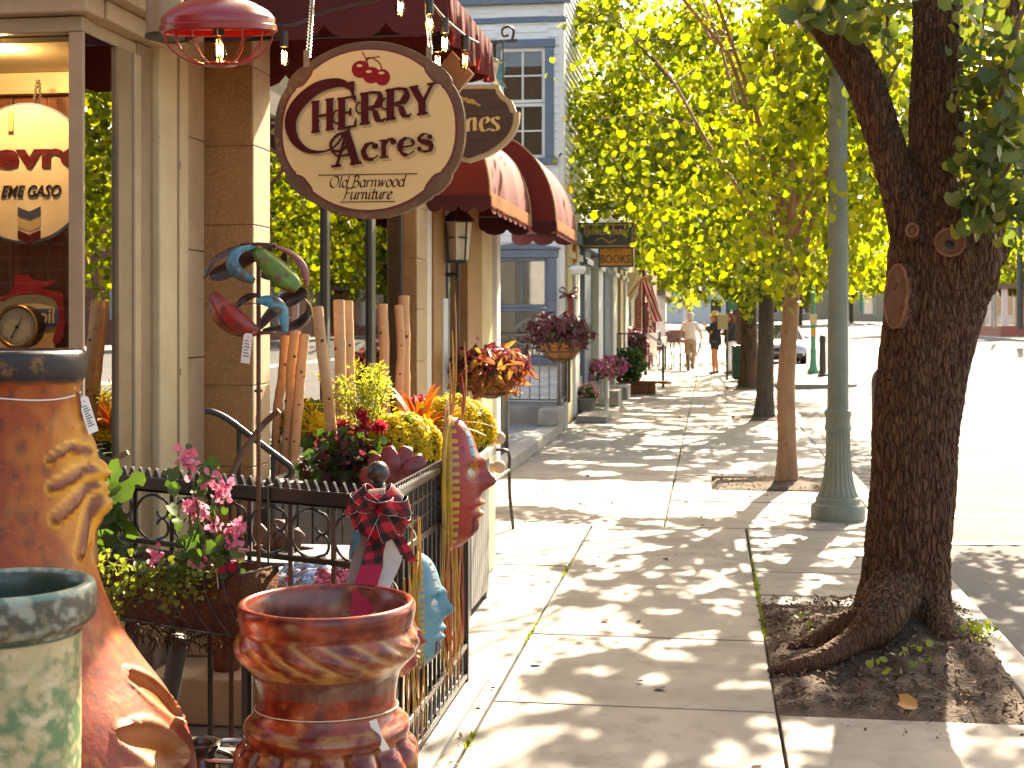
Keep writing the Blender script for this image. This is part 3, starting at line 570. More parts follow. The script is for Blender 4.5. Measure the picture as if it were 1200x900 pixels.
# street side of the clapboard building: posts, shop windows, cornice
def yS(px): return onX(px, 330, XW).y
posts = [(662, 667, 'cream'), (671, 676, 'white'), (682, 689, 'blue_trim'), (699, 704, 'white'), (706, 712, 'blue_trim'), (716.5, 721, 'white'), (725, 728, 'cream'), (731, 734, 'white')]
for i, (a, c, m) in enumerate(posts):
    y0, y1 = (yS(a), yS(c)); wbp('street_post', M[m], lambda b: (b.span((XW - .15, y0, .02), (XW + .05, y1, 2.75)), b.span((XW - .12, y0 - .05, 2.5), (XW + .1, y1 + .05, 2.6))), bev=.01)
    if i + 1 < len(posts):
        ya, yc = y1 + .005, yS(posts[i + 1][0]) - .005
        wbp('street_riser', M['blue_trim' if i % 2 else 'white'], lambda b: b.span((XW - .14, ya, .02), (XW + .01, yc, .62)), bev=.006)
        wbp('street_pane', M['glass_street'], lambda b: b.span((XW - .08, ya, .625), (XW - .07, yc, 2.74)))
wbp('street_wall', M['siding'], lambda b: siding(b, (XW - .02, YW + .13, 0), (0, 1, 0), (1, 0, 0), 14.2, 2.95, 8.0), smooth=False)
wbp('street_fascia', M['blue_trim'], lambda b: (b.span((XW - .15, YW + .125, 2.76), (XW + .12, 34.4, 2.94)),), bev=.01)
wbp('roof', M['darkgrey'], lambda b: b.span((-9, YW - .1, 8.003), (XW + .1, 34.5, 8.12)))
# ================= brick building beyond
def brickmat():
    m = bpy.data.materials.new('brick'); m.use_nodes = True; nt = m.node_tree; N, L = nt.nodes, nt.links; b = N['Principled BSDF']; b.inputs['Roughness'].default_value = .85
    tc = N.new('ShaderNodeTexCoord'); mp = N.new('ShaderNodeMapping'); mp.inputs['Rotation'].default_value = (PI / 2, 0, 0); L.new(tc.outputs['Object'], mp.inputs[0])
    t = N.new('ShaderNodeTexBrick'); t.inputs['Scale'].default_value = 1; t.inputs['Brick Width'].default_value = .22; t.inputs['Row Height'].default_value = .075; t.inputs['Mortar Size'].default_value = .008
    t.inputs['Color1'].default_value = (.36, .09, .05, 1); t.inputs['Color2'].default_value = (.26, .06, .035, 1); t.inputs['Mortar'].default_value = (.42, .36, .3, 1)
    L.new(mp.outputs[0], t.inputs[0]); L.new(t.outputs[0], b.inputs[0]); return m
M['brick'] = brickmat()
bb = thing('brick_building', 'red brick building end wall with black drainpipe behind the shop signs', 'brick building', (-2.2, 40.5, 0))
part('wall', M['brick'], lambda b: b.span((-9, 40.5, 0), (onY(752, 0, 40.5).x, 52, 7)), bb)
part('drainpipe', M['black'], lambda b: b.tube([(onY(752, 0, 40.5).x + .06, 40.45, .02), (onY(752, 0, 40.5).x + .06, 40.45, 6.5)], .05, 10), bb)
part('mural', mat('mural', (.45, .60, .72), .6, (.60, .70, .75), 2), lambda b: b.prism([(onY(738, 0, 40.5).x, 2.1), (onY(743, 0, 40.5).x, 2.05), (onY(748, 0, 40.5).x, 2.3), (onY(748, 0, 40.5).x, 3.1), (onY(738, 0, 40.5).x, 3.0)], (0, 40.49, 0), (1, 0, 0), (0, 0, 1), .02), bb)
part('roof', M['darkgrey'], lambda b: b.span((-9.1, 40.3, 7.003), (-1.9, 52.1, 7.2)), bb)
gb = thing('tan_building', 'tan rendered building with small porch lamps between the clapboard and brick buildings', 'building', (-2.2, 34.6, 0))
part('wall', M['cream'], lambda b: b.span((-9, 34.6, 0), (-2.2, 40.3, 6.5)), gb)
for y in (34.9, 37.2): part('bracket', M['cream'], lambda b: b.prism([(0, 0), (.35, .75), (.35, .85), (0, .85)], (-2.19, y, 1.9), (1, 0, 0), (0, 0, 1), -.12), gb); part('window', M['blue_trim'], lambda b: b.span((-2.197, y + .45, .7), (-2.15, y + 1.3, 2.4)), gb)
part('roof', M['darkgrey'], lambda b: b.span((-9, 34.58, 6.503), (-2.1, 40.4, 6.6)), gb)
# ================= awnings
def scal(L, n, h0, h1):
    """outline pieces of a scalloped valance: list of (s, z) bottoms"""
    out = []
    for i in range(n):
        for k in range(8):
            u = k / 8; out.append(((i + u) / n * L, -h0 - (h1 - h0) * (math.sin(PI * u) ** .5 if u > 0 else 0)))
    out.append((L, -h0)); return out
def valance(b, p, q, h0, h1, n, th=.006):
    p, q = V(p), V(q); L = (q - p).length; ux = (q - p).normalized()
    lo = scal(L, n, h0, h1); pts = [(0, 0), (L, 0)] + lo[::-1]
    b.prism(pts, p, ux, (0, 0, 1), th)
# big flat awning over the pots: canvas, end panel, scalloped valance, frame
aw = thing('shop_awning', 'large dark maroon fabric awning directly over the round hanging shop sign', 'awning', (-2.3, 5.3, 2.72))
AX = -1.02; A0, A1 = 5.3, 6.35
def canvas(b):
    n = 12; vs = []
    for j in range(n + 1):
        y = A0 + (A1 - A0) * j / n
        for i in range(n + 1):
            u = i / n; vs.append((-2.28 + (AX + 2.28) * u, y, 3.42 - .55 * u - .02 * math.sin(PI * ((j * 2) % n) / n)))
    m = n + 1; b.add(vs, [(j * m + i, j * m + i + 1, (j + 1) * m + i + 1, (j + 1) * m + i) for j in range(n) for i in range(n)])
    k = len(vs); b.add([(x, y, z + .004) for x, y, z in vs], [(j * m + i, (j + 1) * m + i, (j + 1) * m + i + 1, j * m + i + 1) for j in range(n) for i in range(n)])
part('canvas', M['maroon'], canvas, aw)
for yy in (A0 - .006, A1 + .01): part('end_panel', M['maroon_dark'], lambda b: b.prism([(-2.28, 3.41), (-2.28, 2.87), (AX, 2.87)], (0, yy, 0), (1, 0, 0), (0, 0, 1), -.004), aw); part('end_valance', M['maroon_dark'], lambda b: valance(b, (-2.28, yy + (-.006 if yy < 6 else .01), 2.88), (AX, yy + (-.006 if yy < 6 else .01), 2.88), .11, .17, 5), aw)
def fv(b):
    n = 60; vs = []
    for i in range(n + 1):
        y = A0 + (A1 - A0) * i / n; w_ = .012 * math.sin(i * .9) + .008 * math.sin(i * 2.3); s_ = abs(math.sin(PI * i / n * 5)) ** .5 * .05
        for k in range(5): vs.append((AX + .004 + w_ * k / 4, y, 2.89 - (.15 + s_) * k / 4))
    b.add(vs, [(i * 5 + k, i * 5 + k + 1, i * 5 + k + 6, i * 5 + k + 5) for i in range(n) for k in range(4)]); b.add([(x - .003, y, z) for x, y, z in vs], [(i * 5 + k, i * 5 + k + 5, i * 5 + k + 6, i * 5 + k + 1) for i in range(n) for k in range(4)])
part('front_valance', M['maroon'], fv, aw)
part('frame', M['black'], lambda b: ([b.tube([(-2.28, y, 3.36), (AX - .02, y, 2.85)], .012, 8) for y in (A0 + .03, A1 - .03)], b.tube([(AX - .02, A0 + .02, 2.855), (AX - .02, A1 - .02, 2.855)], .012, 8), b.tube([(-2.28, A0 + .03, 2.80), (AX - .02, A0 + .03, 2.80)], .014, 8), b.tube([(-2.28, A0 + .5, 2.83), (AX - .02, A0 + .5, 2.83)], .01, 8)), aw)
pi_ = thing('awning_tube', 'dark grey metal tube hanging beside the red cage lamp under the awning', 'metal tube', tuple(P(193, 45, 4.9)))
q = P(193, 45, 4.9); mbt = MB(); mbt.tube([q + V((0, 0, .012)), q + V((0, 0, .75))], .066, 28); mbt.build('casing', M['taupe'], pi_)
mbt = MB(); mbt.tube([q, q + V((0, 0, .01))], .07, 28); mbt.build('rim', M['black'], pi_)
# two quarter-round awnings further along the same shop front
def round_awning(y0, y1, xf, z0, z1, label, nval):
    r = thing('round_awning', label, 'awning', (XB, y0, z0), 'rounded maroon awnings along the shop front')
    d = xf - XB; h = z1 - z0; arc = [(XB + d * math.sin(PI / 2 * i / 16), z0 + h * math.cos(PI / 2 * i / 16)) for i in range(17)]
    def cv(b):
        n = 24; vs = []
        for j in range(n + 1):
            y = y0 + (y1 - y0) * j / n; w_ = -.012 * abs(math.sin(PI * j / n * 3))
            for x, z in arc: vs.append((x + w_, y, z + w_))
        m = 17; fs = [(j * m + i, j * m + i + 1, (j + 1) * m + i + 1, (j + 1) * m + i) for j in range(n) for i in range(16)]
        b.add(vs, fs); b.add([(x - .004, y, z - .004) for x, y, z in vs], [tuple(reversed(f)) for f in fs])
    part('canopy', M['maroon'], cv, r)
    for y in (y0 - .001, y1 + .007): part('end_panel', M['maroon'], lambda b: b.prism([(XB, z0)] + arc[::-1], (0, y, 0), (1, 0, 0), (0, 0, 1), -.005), r); part('piping', M['limestone'], lambda b: b.tube([(x, y - .002, z) for x, z in arc], .008, 6), r)
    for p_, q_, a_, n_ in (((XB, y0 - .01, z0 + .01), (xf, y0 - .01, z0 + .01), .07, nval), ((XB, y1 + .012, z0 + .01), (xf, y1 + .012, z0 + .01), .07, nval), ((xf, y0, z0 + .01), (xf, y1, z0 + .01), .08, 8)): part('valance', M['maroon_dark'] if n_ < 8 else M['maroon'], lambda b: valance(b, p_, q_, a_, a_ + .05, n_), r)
    part('frame', M['darkgrey'], lambda b: ([b.tube([(XB, y, z0 + .02), (xf - .02, y, z0 + .02)], .012, 6) for y in (y0 + .02, (y0 + y1) / 2, y1 - .02)], b.tube([(xf - .02, y0, z0 + .02), (xf - .02, y1, z0 + .02)], .012, 6)), r)
    # pleated fringe along the street edge
    def fg(b):
        n = 120
        for i in range(n):
            y = y0 + (y1 - y0) * (i + .5) / n; b.beam((xf + .012, y, z0 - .06 - rnd.random() * .02), (xf + .004, y, z0 + .03), .009, .006)
    part('fringe', M['fringe'], fg, r)
    return r
round_awning(9.8, 12.05, -1.58, 2.48, 3.16, 'nearer rounded maroon awning with pale sunlit fringe just right of the hanging sign', 4)
round_awning(12.3, 14.1, -1.38, 2.46, 3.29, 'farther rounded maroon awning in front of the white clapboard wall', 3)

# ================= unseen building added beside the viewer to darken the bay pane's reflection
nb_ = thing('unseen_reflected_building', 'unseen brick building added beside the viewer to darken the bay window reflection', 'building', (-2.9, 2.2, 0))
part('wall', M['brick'], lambda b: b.span((-9, -22, 0), (-2.9, 2.2, 7)), nb_)
for y in (-9, -6, -3, -.4): part('shop_window', M['dark_room'], lambda b: b.span((-2.899, y, .6), (-2.87, y + 2.4, 2.6)), nb_)
part('roof', M['darkgrey'], lambda b: b.span((-9.1, -22.1, 7.003), (-2.8, 2.3, 7.2)), nb_)
# ================= street trees
CT = 1 / math.tan(SUN_EL)
_r = random.Random(21)
SPOTS = [(_r.uniform(-.95, 1.4), _r.uniform(2.6, 11.4), _r.uniform(.04, .13), _r.uniform(.06, .17)) for _ in range(420)] + [(_r.uniform(1.4, 3.6), _r.uniform(3, 11.4), _r.uniform(.05, .16), _r.uniform(.07, .2)) for _ in range(170)] + [(_r.uniform(-1.6, 1.4), _r.uniform(13, 31), _r.uniform(.12, .35), _r.uniform(.12, .3)) for _ in range(120)]
def lit_zone(p, seed=3):
    """where the photo shows sun reaching the pavement the crowns are open: probability that a twig is missing"""
    z = p[:, 2]; X = p[:, 0] - z * math.sin(SUN_AZ) * CT; Y = p[:, 1] - z * math.cos(SUN_AZ) * CT
    w_ = .22 * np.sin(Y * 2.1) + .16 * np.sin(Y * 4.7 + 1)
    d = np.zeros(len(p))
    d = np.where((Y > 4.0) & (Y < 10.6) & (X < -.72 + w_), .985, d)
    d = np.where((Y > 6.55) & (Y < 7.5) & (X < -.42 + w_ * .3), .95, d)
    d = np.where((Y > 11.2 + .3 * np.sin(X * 3)) & (Y < 13.3) & (X < .95), .98, d)
    d = np.where((Y > 1.4) & (Y <= 4.0) & (X < -.75), .9, d)
    d = np.where((Y > 17.2) & (Y < 18.6) & (X > -.9) & (X < .2), .93, d)
    d = np.where((Y > 32) & (X < 1.0), .8, d)
    # gaps between the twigs: shafts of sun that make the round dapples on the pavement
    for cx, cy2, rx, ry in SPOTS: d = np.where(((X - cx) / rx) ** 2 + ((Y - cy2) / ry) ** 2 < 1, np.maximum(d, .96), d)
    return d
def crown(c, rad, n, size, k=90, spread=.34, cut=True, low=None):
    cs, dn = fuzz(c, 1, k, *rad, shell=.25)
    idx = np.random.randint(0, k, n); p = cs[idx] + np.random.normal(0, spread, (n, 3)) * np.array([1, 1, .75])
    # side twigs: pull leaves towards short drooping strings
    keep = np.ones(n, bool)
    if cut: keep &= np.random.random(n) > lit_zone(p)
    if low is not None: keep &= p[:, 2] > low + .35 * np.sin(p[:, 0] * 2.3 + p[:, 1] * 1.7)
    # keep lens clear and shop front free
    keep &= ~((p[:, 0] < -1.75) & (p[:, 1] < 15))
    # crowns are pruned up over the pavement and clear of the shop signs and flag
    dd = p[:, 1] * ca - p[:, 0] * sa; px = 600 + F * (p[:, 0] * ca + p[:, 1] * sa) / dd; py = HZ - F * (p[:, 2] - EYE) / dd
    edge = np.interp(px, [600, 655, 668, 690, 712, 748, 775, 830, 870, 905, 1000, 1060, 1120], [215, 232, 268, 285, 262, 312, 322, 338, 362, 352, 352, 330, 300]) + 9 * np.sin(px * .11) + 6 * np.sin(px * .23 + 1) + np.random.normal(0, 4, n)
    near = (p[:, 1] > 9) & (p[:, 1] < 60)
    keep &= ~(near & (py > edge)) & ~(near & (px < 640 + 10 * np.sin(py * .07)))
    keep &= ~(near & (px < 748) & (py > 252) & (np.random.random(n) < .8))
    p = p[keep]; n = len(p)
    return p, np.random.uniform(.65, 1.25, n) * size
def leafset(p, s, tmpl=ROUND, droop=1.1):
    n = len(p); nr = rv(n) * np.array([1, 1, .55]) + np.array([0, -.15, .25])
    return leaves(p, s, nr, np.array([0, 0, -droop]) + rv(n, .55), tmpl)
def limbs(b, base, top, c, rad, n, r0, seg=7):
    """limbs leaving the trunk, curving out to the crown"""
    for i in range(n):
        a = 2 * PI * i / n + rnd.uniform(-.4, .4); st = base + (top - base) * rnd.uniform(.55, 1.0); e = V(c) + V((math.cos(a) * rad[0] * rnd.uniform(.5, .85), math.sin(a) * rad[1] * rnd.uniform(.5, .85), rad[2] * rnd.uniform(-.35, .7)))
        m = st.lerp(e, .45) + V((rnd.uniform(-.2, .2), rnd.uniform(-.2, .2), .25)); pts = [st, st.lerp(m, .5) + V((0, 0, .08)), m, m.lerp(e, .5) + V((rnd.uniform(-.15, .15), rnd.uniform(-.15, .15), .05)), e]
        b.tube(pts, [r0 * .55, r0 * .45, r0 * .35, r0 * .24, r0 * .06], seg)
        for q in range(3):
            s2 = pts[2].lerp(pts[4], rnd.uniform(0, .8)); e2 = s2 + V((rnd.gauss(0, .5), rnd.gauss(0, .5), rnd.uniform(-.5, .5))); b.tube([s2, s2.lerp(e2, .5) + V((0, 0, .1)), e2], [r0 * .2, r0 * .13, r0 * .04], 5)
def street_tree(x, y, label, c, rad, n, size, tr, bark, top, lean=(0, 0), k=90, low=None, cut=True, leafm='leaf', group='street trees along the kerb', tmpl=ROUND, spread=.34, name='street_tree'):
    t = thing(name, label, 'tree', (x, y, 0), group)
    b = MB(); base = V((x, y, 0)); tp = V((x + lean[0], y + lean[1], top))
    pts = [base + V((0, 0, -.05)), base + V((0, 0, .06)), base.lerp(tp, .12), base.lerp(tp, .35) + V((rnd.uniform(-.03, .03), 0, 0)), base.lerp(tp, .7) + V((rnd.uniform(-.04, .04), 0, 0)), tp, tp + V((lean[0] * .2, 0, rad[2] * .8))]
    b.tube(pts, [tr * 1.7, tr * 1.35, tr * 1.08, tr, tr * .9, tr * .7, tr * .1], 16)
    limbs(b, base, tp, c, rad, 9, tr * .62)
    b.build('trunk', M[bark], t, angle=80)
    p, s = crown(c, rad, n, size, k, spread, cut, low)
    leaf_obj('crown', [(leafset(p, s, tmpl), 0)], M[leafm], t)
    return t
street_tree(.73, 13.37, 'slim light brown street tree in the mulch strip behind the fluted lamp post', (.7, 13.0, 4.25), (2.7, 2.6, 2.75), 44000, .071, .085, 'bark_light', 2.7, (.03, 0), 230, 1.55, spread=.27)
street_tree(.85, 22.0, 'second slim street tree back, with a dark trunk and wide yellow green crown', (.1, 22.0, 4.6), (3.2, 3.2, 3.2), 40000, .085, .13, 'bark_dark', 2.8, (.1, 0), 190, 1.65, spread=.29)
street_tree(.86, 31.3, 'third street tree back, thick brown trunk beside the standing pedestrians', (.3, 31.3, 5.2), (3.4, 3.4, 3.3), 20000, .11, .19, 'bark', 2.8, (0, 0), 120, 1.8, leafm='leaf_far')
street_tree(.95, 40.2, 'fourth street tree back, mostly hidden behind the nearer trunks', (.6, 40.2, 5.4), (3.2, 3.4, 3.2), 7500, .17, .17, 'bark_dark', 2.8, (0, 0), 80, 2.6, leafm='leaf_far')
street_tree(1.0, 52, 'farthest street tree of the near kerb row, small in the distance', (.8, 52, 5.6), (3.2, 3.4, 3.2), 5500, .2, .18, 'bark_dark', 2.8, (0, 0), 70, 2.8, leafm='leaf_far')
# ---- the big tree on the right
D1 = 6.77
big = thing('big_street_tree', 'big old street tree in the foreground with rugged bark, forked trunk and round pruning scars', 'tree', (.955, 6.98, 0), 'street trees along the kerb')
b = MB()
def TP(pl, seg=20):
    b.tube([P(x, y, D1 + dd) for x, y, r, dd in pl], [r * D1 / F for x, y, r, dd in pl], seg)
TP([(1056, 785, 92, 0), (1056, 755, 74, 0), (1058, 728, 60, 0), (1061, 690, 51, 0), (1064, 640, 47, 0), (1068, 580, 46, 0), (1074, 500, 47, 0), (1082, 430, 49, 0), (1090, 385, 53, 0), (1100, 340, 58, 0), (1106, 300, 62, 0), (1108, 270, 58, 0), (1104, 245, 44, 0)])
TP([(1098, 330, 46, 0), (1098, 260, 40, 0), (1099, 215, 31, .02), (1098, 120, 30, .05), (1099, 40, 29, .1), (1098, -40, 28, .15), (1090, -250, 24, .3), (1100, -600, 15, .5), (1110, -900, 4, .7)])
TP([(1085, 330, 40, -.02), (1072, 270, 27, -.03), (1056, 225, 20.5, -.04), (1038, 165, 19, 0), (1016, 100, 19.5, .05), (990, 55, 19, .1), (962, 18, 18, .15), (945, -20, 17, .2), (915, -120, 13, .3), (860, -350, 8, .5), (800, -520, 3, .7)])
TP([(1128, 330, 38, .03), (1148, 285, 26, .05), (1160, 245, 16, .1), (1160, 190, 12, .2), (1163, 140, 11, .3), (1174, 80, 11, .4), (1184, 0, 10, .5), (1200, -150, 8, .6), (1260, -420, 3, .8)])
TP([(1150, 300, 24, 0), (1163, 285, 22, -.02), (1172, 278, 15, -.03)], 14)
def root(pl):
    pts = []
    for x, y, z, r in pl: d = (EYE - z) * F / (y - HZ); pts.append(P(x, y, d))
    b.tube(curve(pts, 5), np.interp(np.linspace(0, 1, (len(pts) - 1) * 5 + 1), np.linspace(0, 1, len(pl)), [q[3] for q in pl]), 12)
root([(1060, 690, .30, .10), (1030, 728, .20, .085), (1000, 752, .12, .06), (965, 772, .06, .045), (930, 782, .025, .034), (900, 788, -.01, .02)])
root([(1045, 680, .32, .08), (1015, 722, .18, .07), (985, 738, .11, .06), (955, 750, .06, .045), (925, 760, .01, .028)])
root([(1085, 690, .26, .09), (1102, 735, .13, .07), (1118, 760, .04, .05), (1135, 775, -.02, .03)])
for c, r in (((1100, 320), 22), ((1140, 320), 24)): b.ball(P(c[0] + 4, c[1], D1 - .11 if c[0] > 1040 else D1), r * D1 / F, 14, (1, 1, 1.5))
for (px_, py_, dd_, n_, r_, e_) in ((1050, 347, D1 - .195, (-.62, -.75, .12), 19, 2.1), (1113, 284, D1 - .268, (.05, -1, .05), 21, 1.0), (1069, 270, D1 - .235, (-.25, -1, 0), 9, 1.1)): b.ball(P(px_, py_, dd_) - V(n_).normalized() * r_ * D1 / F * 1.08, r_ * D1 / F, 18, (.95, .95, e_))
tr1 = remesh(b, 'trunk', .0078, M['bark_old'], big, 3)
me = tr1.data; nv = len(me.vertices); cs = np.empty(nv * 3, np.float32); me.vertices.foreach_get('co', cs); ns = np.empty(nv * 3, np.float32); me.vertices.foreach_get('normal', ns)
cs = cs.reshape(-1, 3); ns = ns.reshape(-1, 3); o1 = np.array(big.location)
out = np.zeros(nv)
for i in range(nv):
    x, y, z = cs[i]
    wv = noise.noise(V((x * 5, y * 5, z * 2.5))) * .35
    n1 = abs(noise.noise(V((x * 34 + wv * 2, y * 34 + wv * 2, z * 7 + wv)))); n2 = noise.noise(V((x * 75, y * 75, z * 22))); n3 = noise.noise(V((x * 4, y * 4, z * 2)))
    k = 1.0 if z > .25 else max(.35, z / .25)
    out[i] = k * (.010 - .07 * max(0, .22 - n1) + .007 * n2) + .014 * n3
cs2 = cs + ns * out[:, None]; me.vertices.foreach_set('co', cs2.reshape(-1).astype(np.float32)); me.update()
def scar(px, py, rx, ry, d, nrm, name='pruning_scar', hollow=False):
    c = P(px, py, d); nv_ = V(nrm).normalized(); ux = V((0, 0, 1)).cross(nv_).normalized(); uy = nv_.cross(ux); rx *= D1 / F; ry *= D1 / F
    b = MB(); n = 36
    ring = [c + ux * rx * math.cos(2 * PI * i / n) * (1 + .05 * math.sin(3 * i)) + uy * ry * math.sin(2 * PI * i / n) for i in range(n)]
    r = [V(p) for p in ring]; b.tube(r, .0075, 8, closed=True)
    o = b.build(name, M['cutring'], big)
    b = MB(); vs = [c + nv_ * (-.004 if not hollow else -.02)]; rg = 6
    for k in range(1, rg + 1):
        for i in range(n):
            u = k / rg; vs.append(c + (ring[i] - c) * u * .99 + nv_ * (.004 * math.sin(u * 18) + .004 * noise.noise(ring[i] * 20) - (.03 * (1 - u) ** 1.5 if hollow else 0)))
    fs = [(0, 1 + i, 1 + (i + 1) % n) for i in range(n)] + [(1 + k * n + i, 1 + k * n + (i + 1) % n, 1 + (k + 1) * n + (i + 1) % n, 1 + (k + 1) * n + i) for k in range(rg - 1) for i in range(n)]
    # solid plug behind the face
    m0 = len(vs); vs += [p - nv_ * .16 for p in ring]; fs += [(1 + (rg - 1) * n + i, m0 + i, m0 + (i + 1) % n, 1 + (rg - 1) * n + (i + 1) % n) for i in range(n)]
    b.add(vs, fs); b.build('cut_face', M['cutwood'], o)
    if hollow:
        b = MB(); b.ball(c + nv_ * -.022 + ux * .004 - uy * .02, .03, 12, (1, .5, 1)); b.build('hollow', M['black'], o)
scar(1050, 347, 14, 36, D1 - .195, (-.62, -.75, .12))
scar(1113, 284, 16, 15, D1 - .268, (.05, -1, .05), hollow=True)
scar(1069, 270, 6, 7, D1 - .235, (-.25, -1, .0))
p, s = crown((.9, 7.6, 6.4), (3.2, 3.3, 2.5), 9500, .105, 90, .36, True, 3.75)
nk = ~((p[:, 2] < 1.75 + .245 * np.sqrt(p[:, 0] ** 2 + p[:, 1] ** 2)) & (p[:, 1] > 2)); p = p[nk]; s = s[nk]
hang = []; hs = []
def bunch(px, py, d, sx, sy, sd, n, sz):
    for _ in range(int(n * 1.7)):
        hang.append(P(rnd.gauss(px, sx), rnd.gauss(py, sy), d + rnd.gauss(0, sd))); hs.append(sz * rnd.uniform(.55, 1.0))
for a in ((965, -10, 6.4, 22, 16, .15, 34, .10), (1000, -5, 6.5, 30, 22, .2, 46, .085), (1035, 15, 7.0, 26, 28, .2, 46, .08), (1042, 50, 7.3, 16, 22, .2, 26, .075), (1015, 60, 7.4, 22, 26, .2, 26, .075), (1058, 150, 7.6, 14, 40, .2, 24, .075),
          (1150, 20, 6.6, 22, 30, .25, 60, .085), (1185, 70, 6.3, 20, 35, .2, 60, .09), (1165, 120, 6.5, 22, 30, .25, 50, .085), (1150, 180, 6.3, 18, 28, .15, 46, .085), (1160, 225, 6.2, 16, 18, .12, 40, .085), (1190, 190, 6.2, 16, 40, .2, 56, .09), (1140, 95, 6.5, 12, 20, .1, 20, .08), (1150, 245, 6.2, 12, 14, .08, 26, .08), (1195, 250, 6.2, 12, 22, .1, 26, .08), (950, 8, 6.2, 12, 10, .1, 12, .1)): bunch(*a)
hang = np.array([tuple(v) for v in hang]); hs = np.array(hs)
leaf_obj('crown', [(leafset(p, s), 0), (leafset(hang, hs), 1)], [M['leaf'], M['leaf_green']], big)
for pl in ([(1240, -60, 3, -.4), (1195, 20, 3, -.5), (1178, 80, 2.6, -.52), (1168, 160, 2, -.55), (1160, 230, 1.4, -.56)], [(1225, 90, 3, -.45), (1190, 130, 2.5, -.5), (1165, 190, 2, -.55), (1150, 240, 1.5, -.56)], [(1158, -20, 2.5, -.2), (1150, 40, 2, -.25), (1147, 100, 1.5, -.3)], [(1215, 160, 3, -.5), (1185, 190, 2, -.55), (1150, 250, 1.5, -.57)], [(985, -60, 3, -.2), (965, -10, 2.4, -.35), (950, 20, 1.5, -.4)], [(1010, 128, 3, 0), (1034, 108, 2.4, .2), (1055, 70, 1.6, .4)], [(1045, -60, 3, .2), (1040, 20, 2, .3), (1038, 60, 1.4, .4)]):
    bt = MB(); bt.tube([P(x, y, D1 + dd) for x, y, r, dd in pl], [r * D1 / F for x, y, r, dd in pl], 6); bt.build('twig', M['cutwood'], big)
# ---- trees across the road and at the end of the street
far_t = [(19.5, 44, 4.6, 3.4, 'broad tree across the road nearest the right edge'), (18.6, 64, 4.2, 3.4, 'tree across the road in front of the far brick porch'), (19.6, 84, 4.6, 3.6, 'tree across the road further up the rise'), (16.6, 104, 4.8, 3.6, 'tree at the far right corner of the street end'), (9.5, 148, 6, 5, 'rounded tree closing the far end of the road'), (2.0, 150, 6.5, 5, 'tallest yellow tree at the far end of the street'), (-4.0, 84, 3.6, 2.8, 'tree standing left behind the far pavement'), (15, 150, 6, 5, 'far tree right of the road end'), (-9, 130, 6, 5, 'far tree left behind the white porch house'), (23, 112, 5.5, 4, 'dark far tree on the right skyline')]
for i, (x, y, rr, h, lb) in enumerate(far_t):
    gz = hill(y) + (.35 if x > 12 else 0)
    t = street_tree(x, y, lb, (x, y, h + 2.2 + gz), (rr, rr, h), 5200, .3 if y < 100 else .42, .22, 'bark_dark', 3.2, (0, 0), 60, 1.9 + gz, False, 'leaf_far', 'trees far down and across the road', LEAF, .55, 'far_tree')
    for k in kids(t):
        if k.name.startswith('trunk'): k.location.z += gz * .9
# ================= lettering
def outline(pts, w, pen=None):
    pts = [V((p[0], p[1])) for p in pts]; n = len(pts)
    w = [w] * n if not hasattr(w, '__len__') else w
    l, r = [], []
    for i in range(n):
        if pen is not None: q = V((math.cos(pen), math.sin(pen))) * w[i] / 2
        else:
            t = pts[min(i + 1, n - 1)] - pts[max(i - 1, 0)]; t = t.normalized() if t.length else V((1, 0)); q = V((-t.y, t.x)) * w[i] / 2
        l.append(pts[i] + q); r.append(pts[i] - q)
    return l, r
class Letter:
    """letters laid on a board: o centre, ux/uy in-plane axes (metres per unit), every stroke a hair prouder than the last"""
    def __init__(s, o, ux, uy, lift=.0, dep=.0012): s.o = V(o); s.ux = V(ux); s.uy = V(uy); s.k = 0; s.b = MB(); s.n = s.ux.cross(s.uy).normalized(); s.dep = dep; s.lift = lift
    def stroke(s, pts, w, pen=None):
        l, r = outline(pts, w, pen); n = len(l); h = s.dep + s.k * .00006; s.k += 1
        o = s.o + s.n * s.lift; T = lambda p, z: o + s.ux * p[0] + s.uy * p[1] + s.n * z
        vs = [T(p, h) for p in l] + [T(p, h) for p in r] + [T(p, 0) for p in l] + [T(p, 0) for p in r]
        fs = []
        for i in range(n - 1): fs += [(i, i + 1, n + i + 1, n + i), (i, 2 * n + i, 2 * n + i + 1, i + 1), (n + i, n + i + 1, 3 * n + i + 1, 3 * n + i)]
        fs += [(0, n, 3 * n, 2 * n), (n - 1, 3 * n - 1, 4 * n - 1, 2 * n - 1)]
        s.b.add(vs, fs)
    def poly(s, out): 
        h = s.dep + s.k * .00006; s.k += 1; s.b.prism([tuple(p) for p in out], s.o + s.n * s.lift, s.ux, s.uy, h)
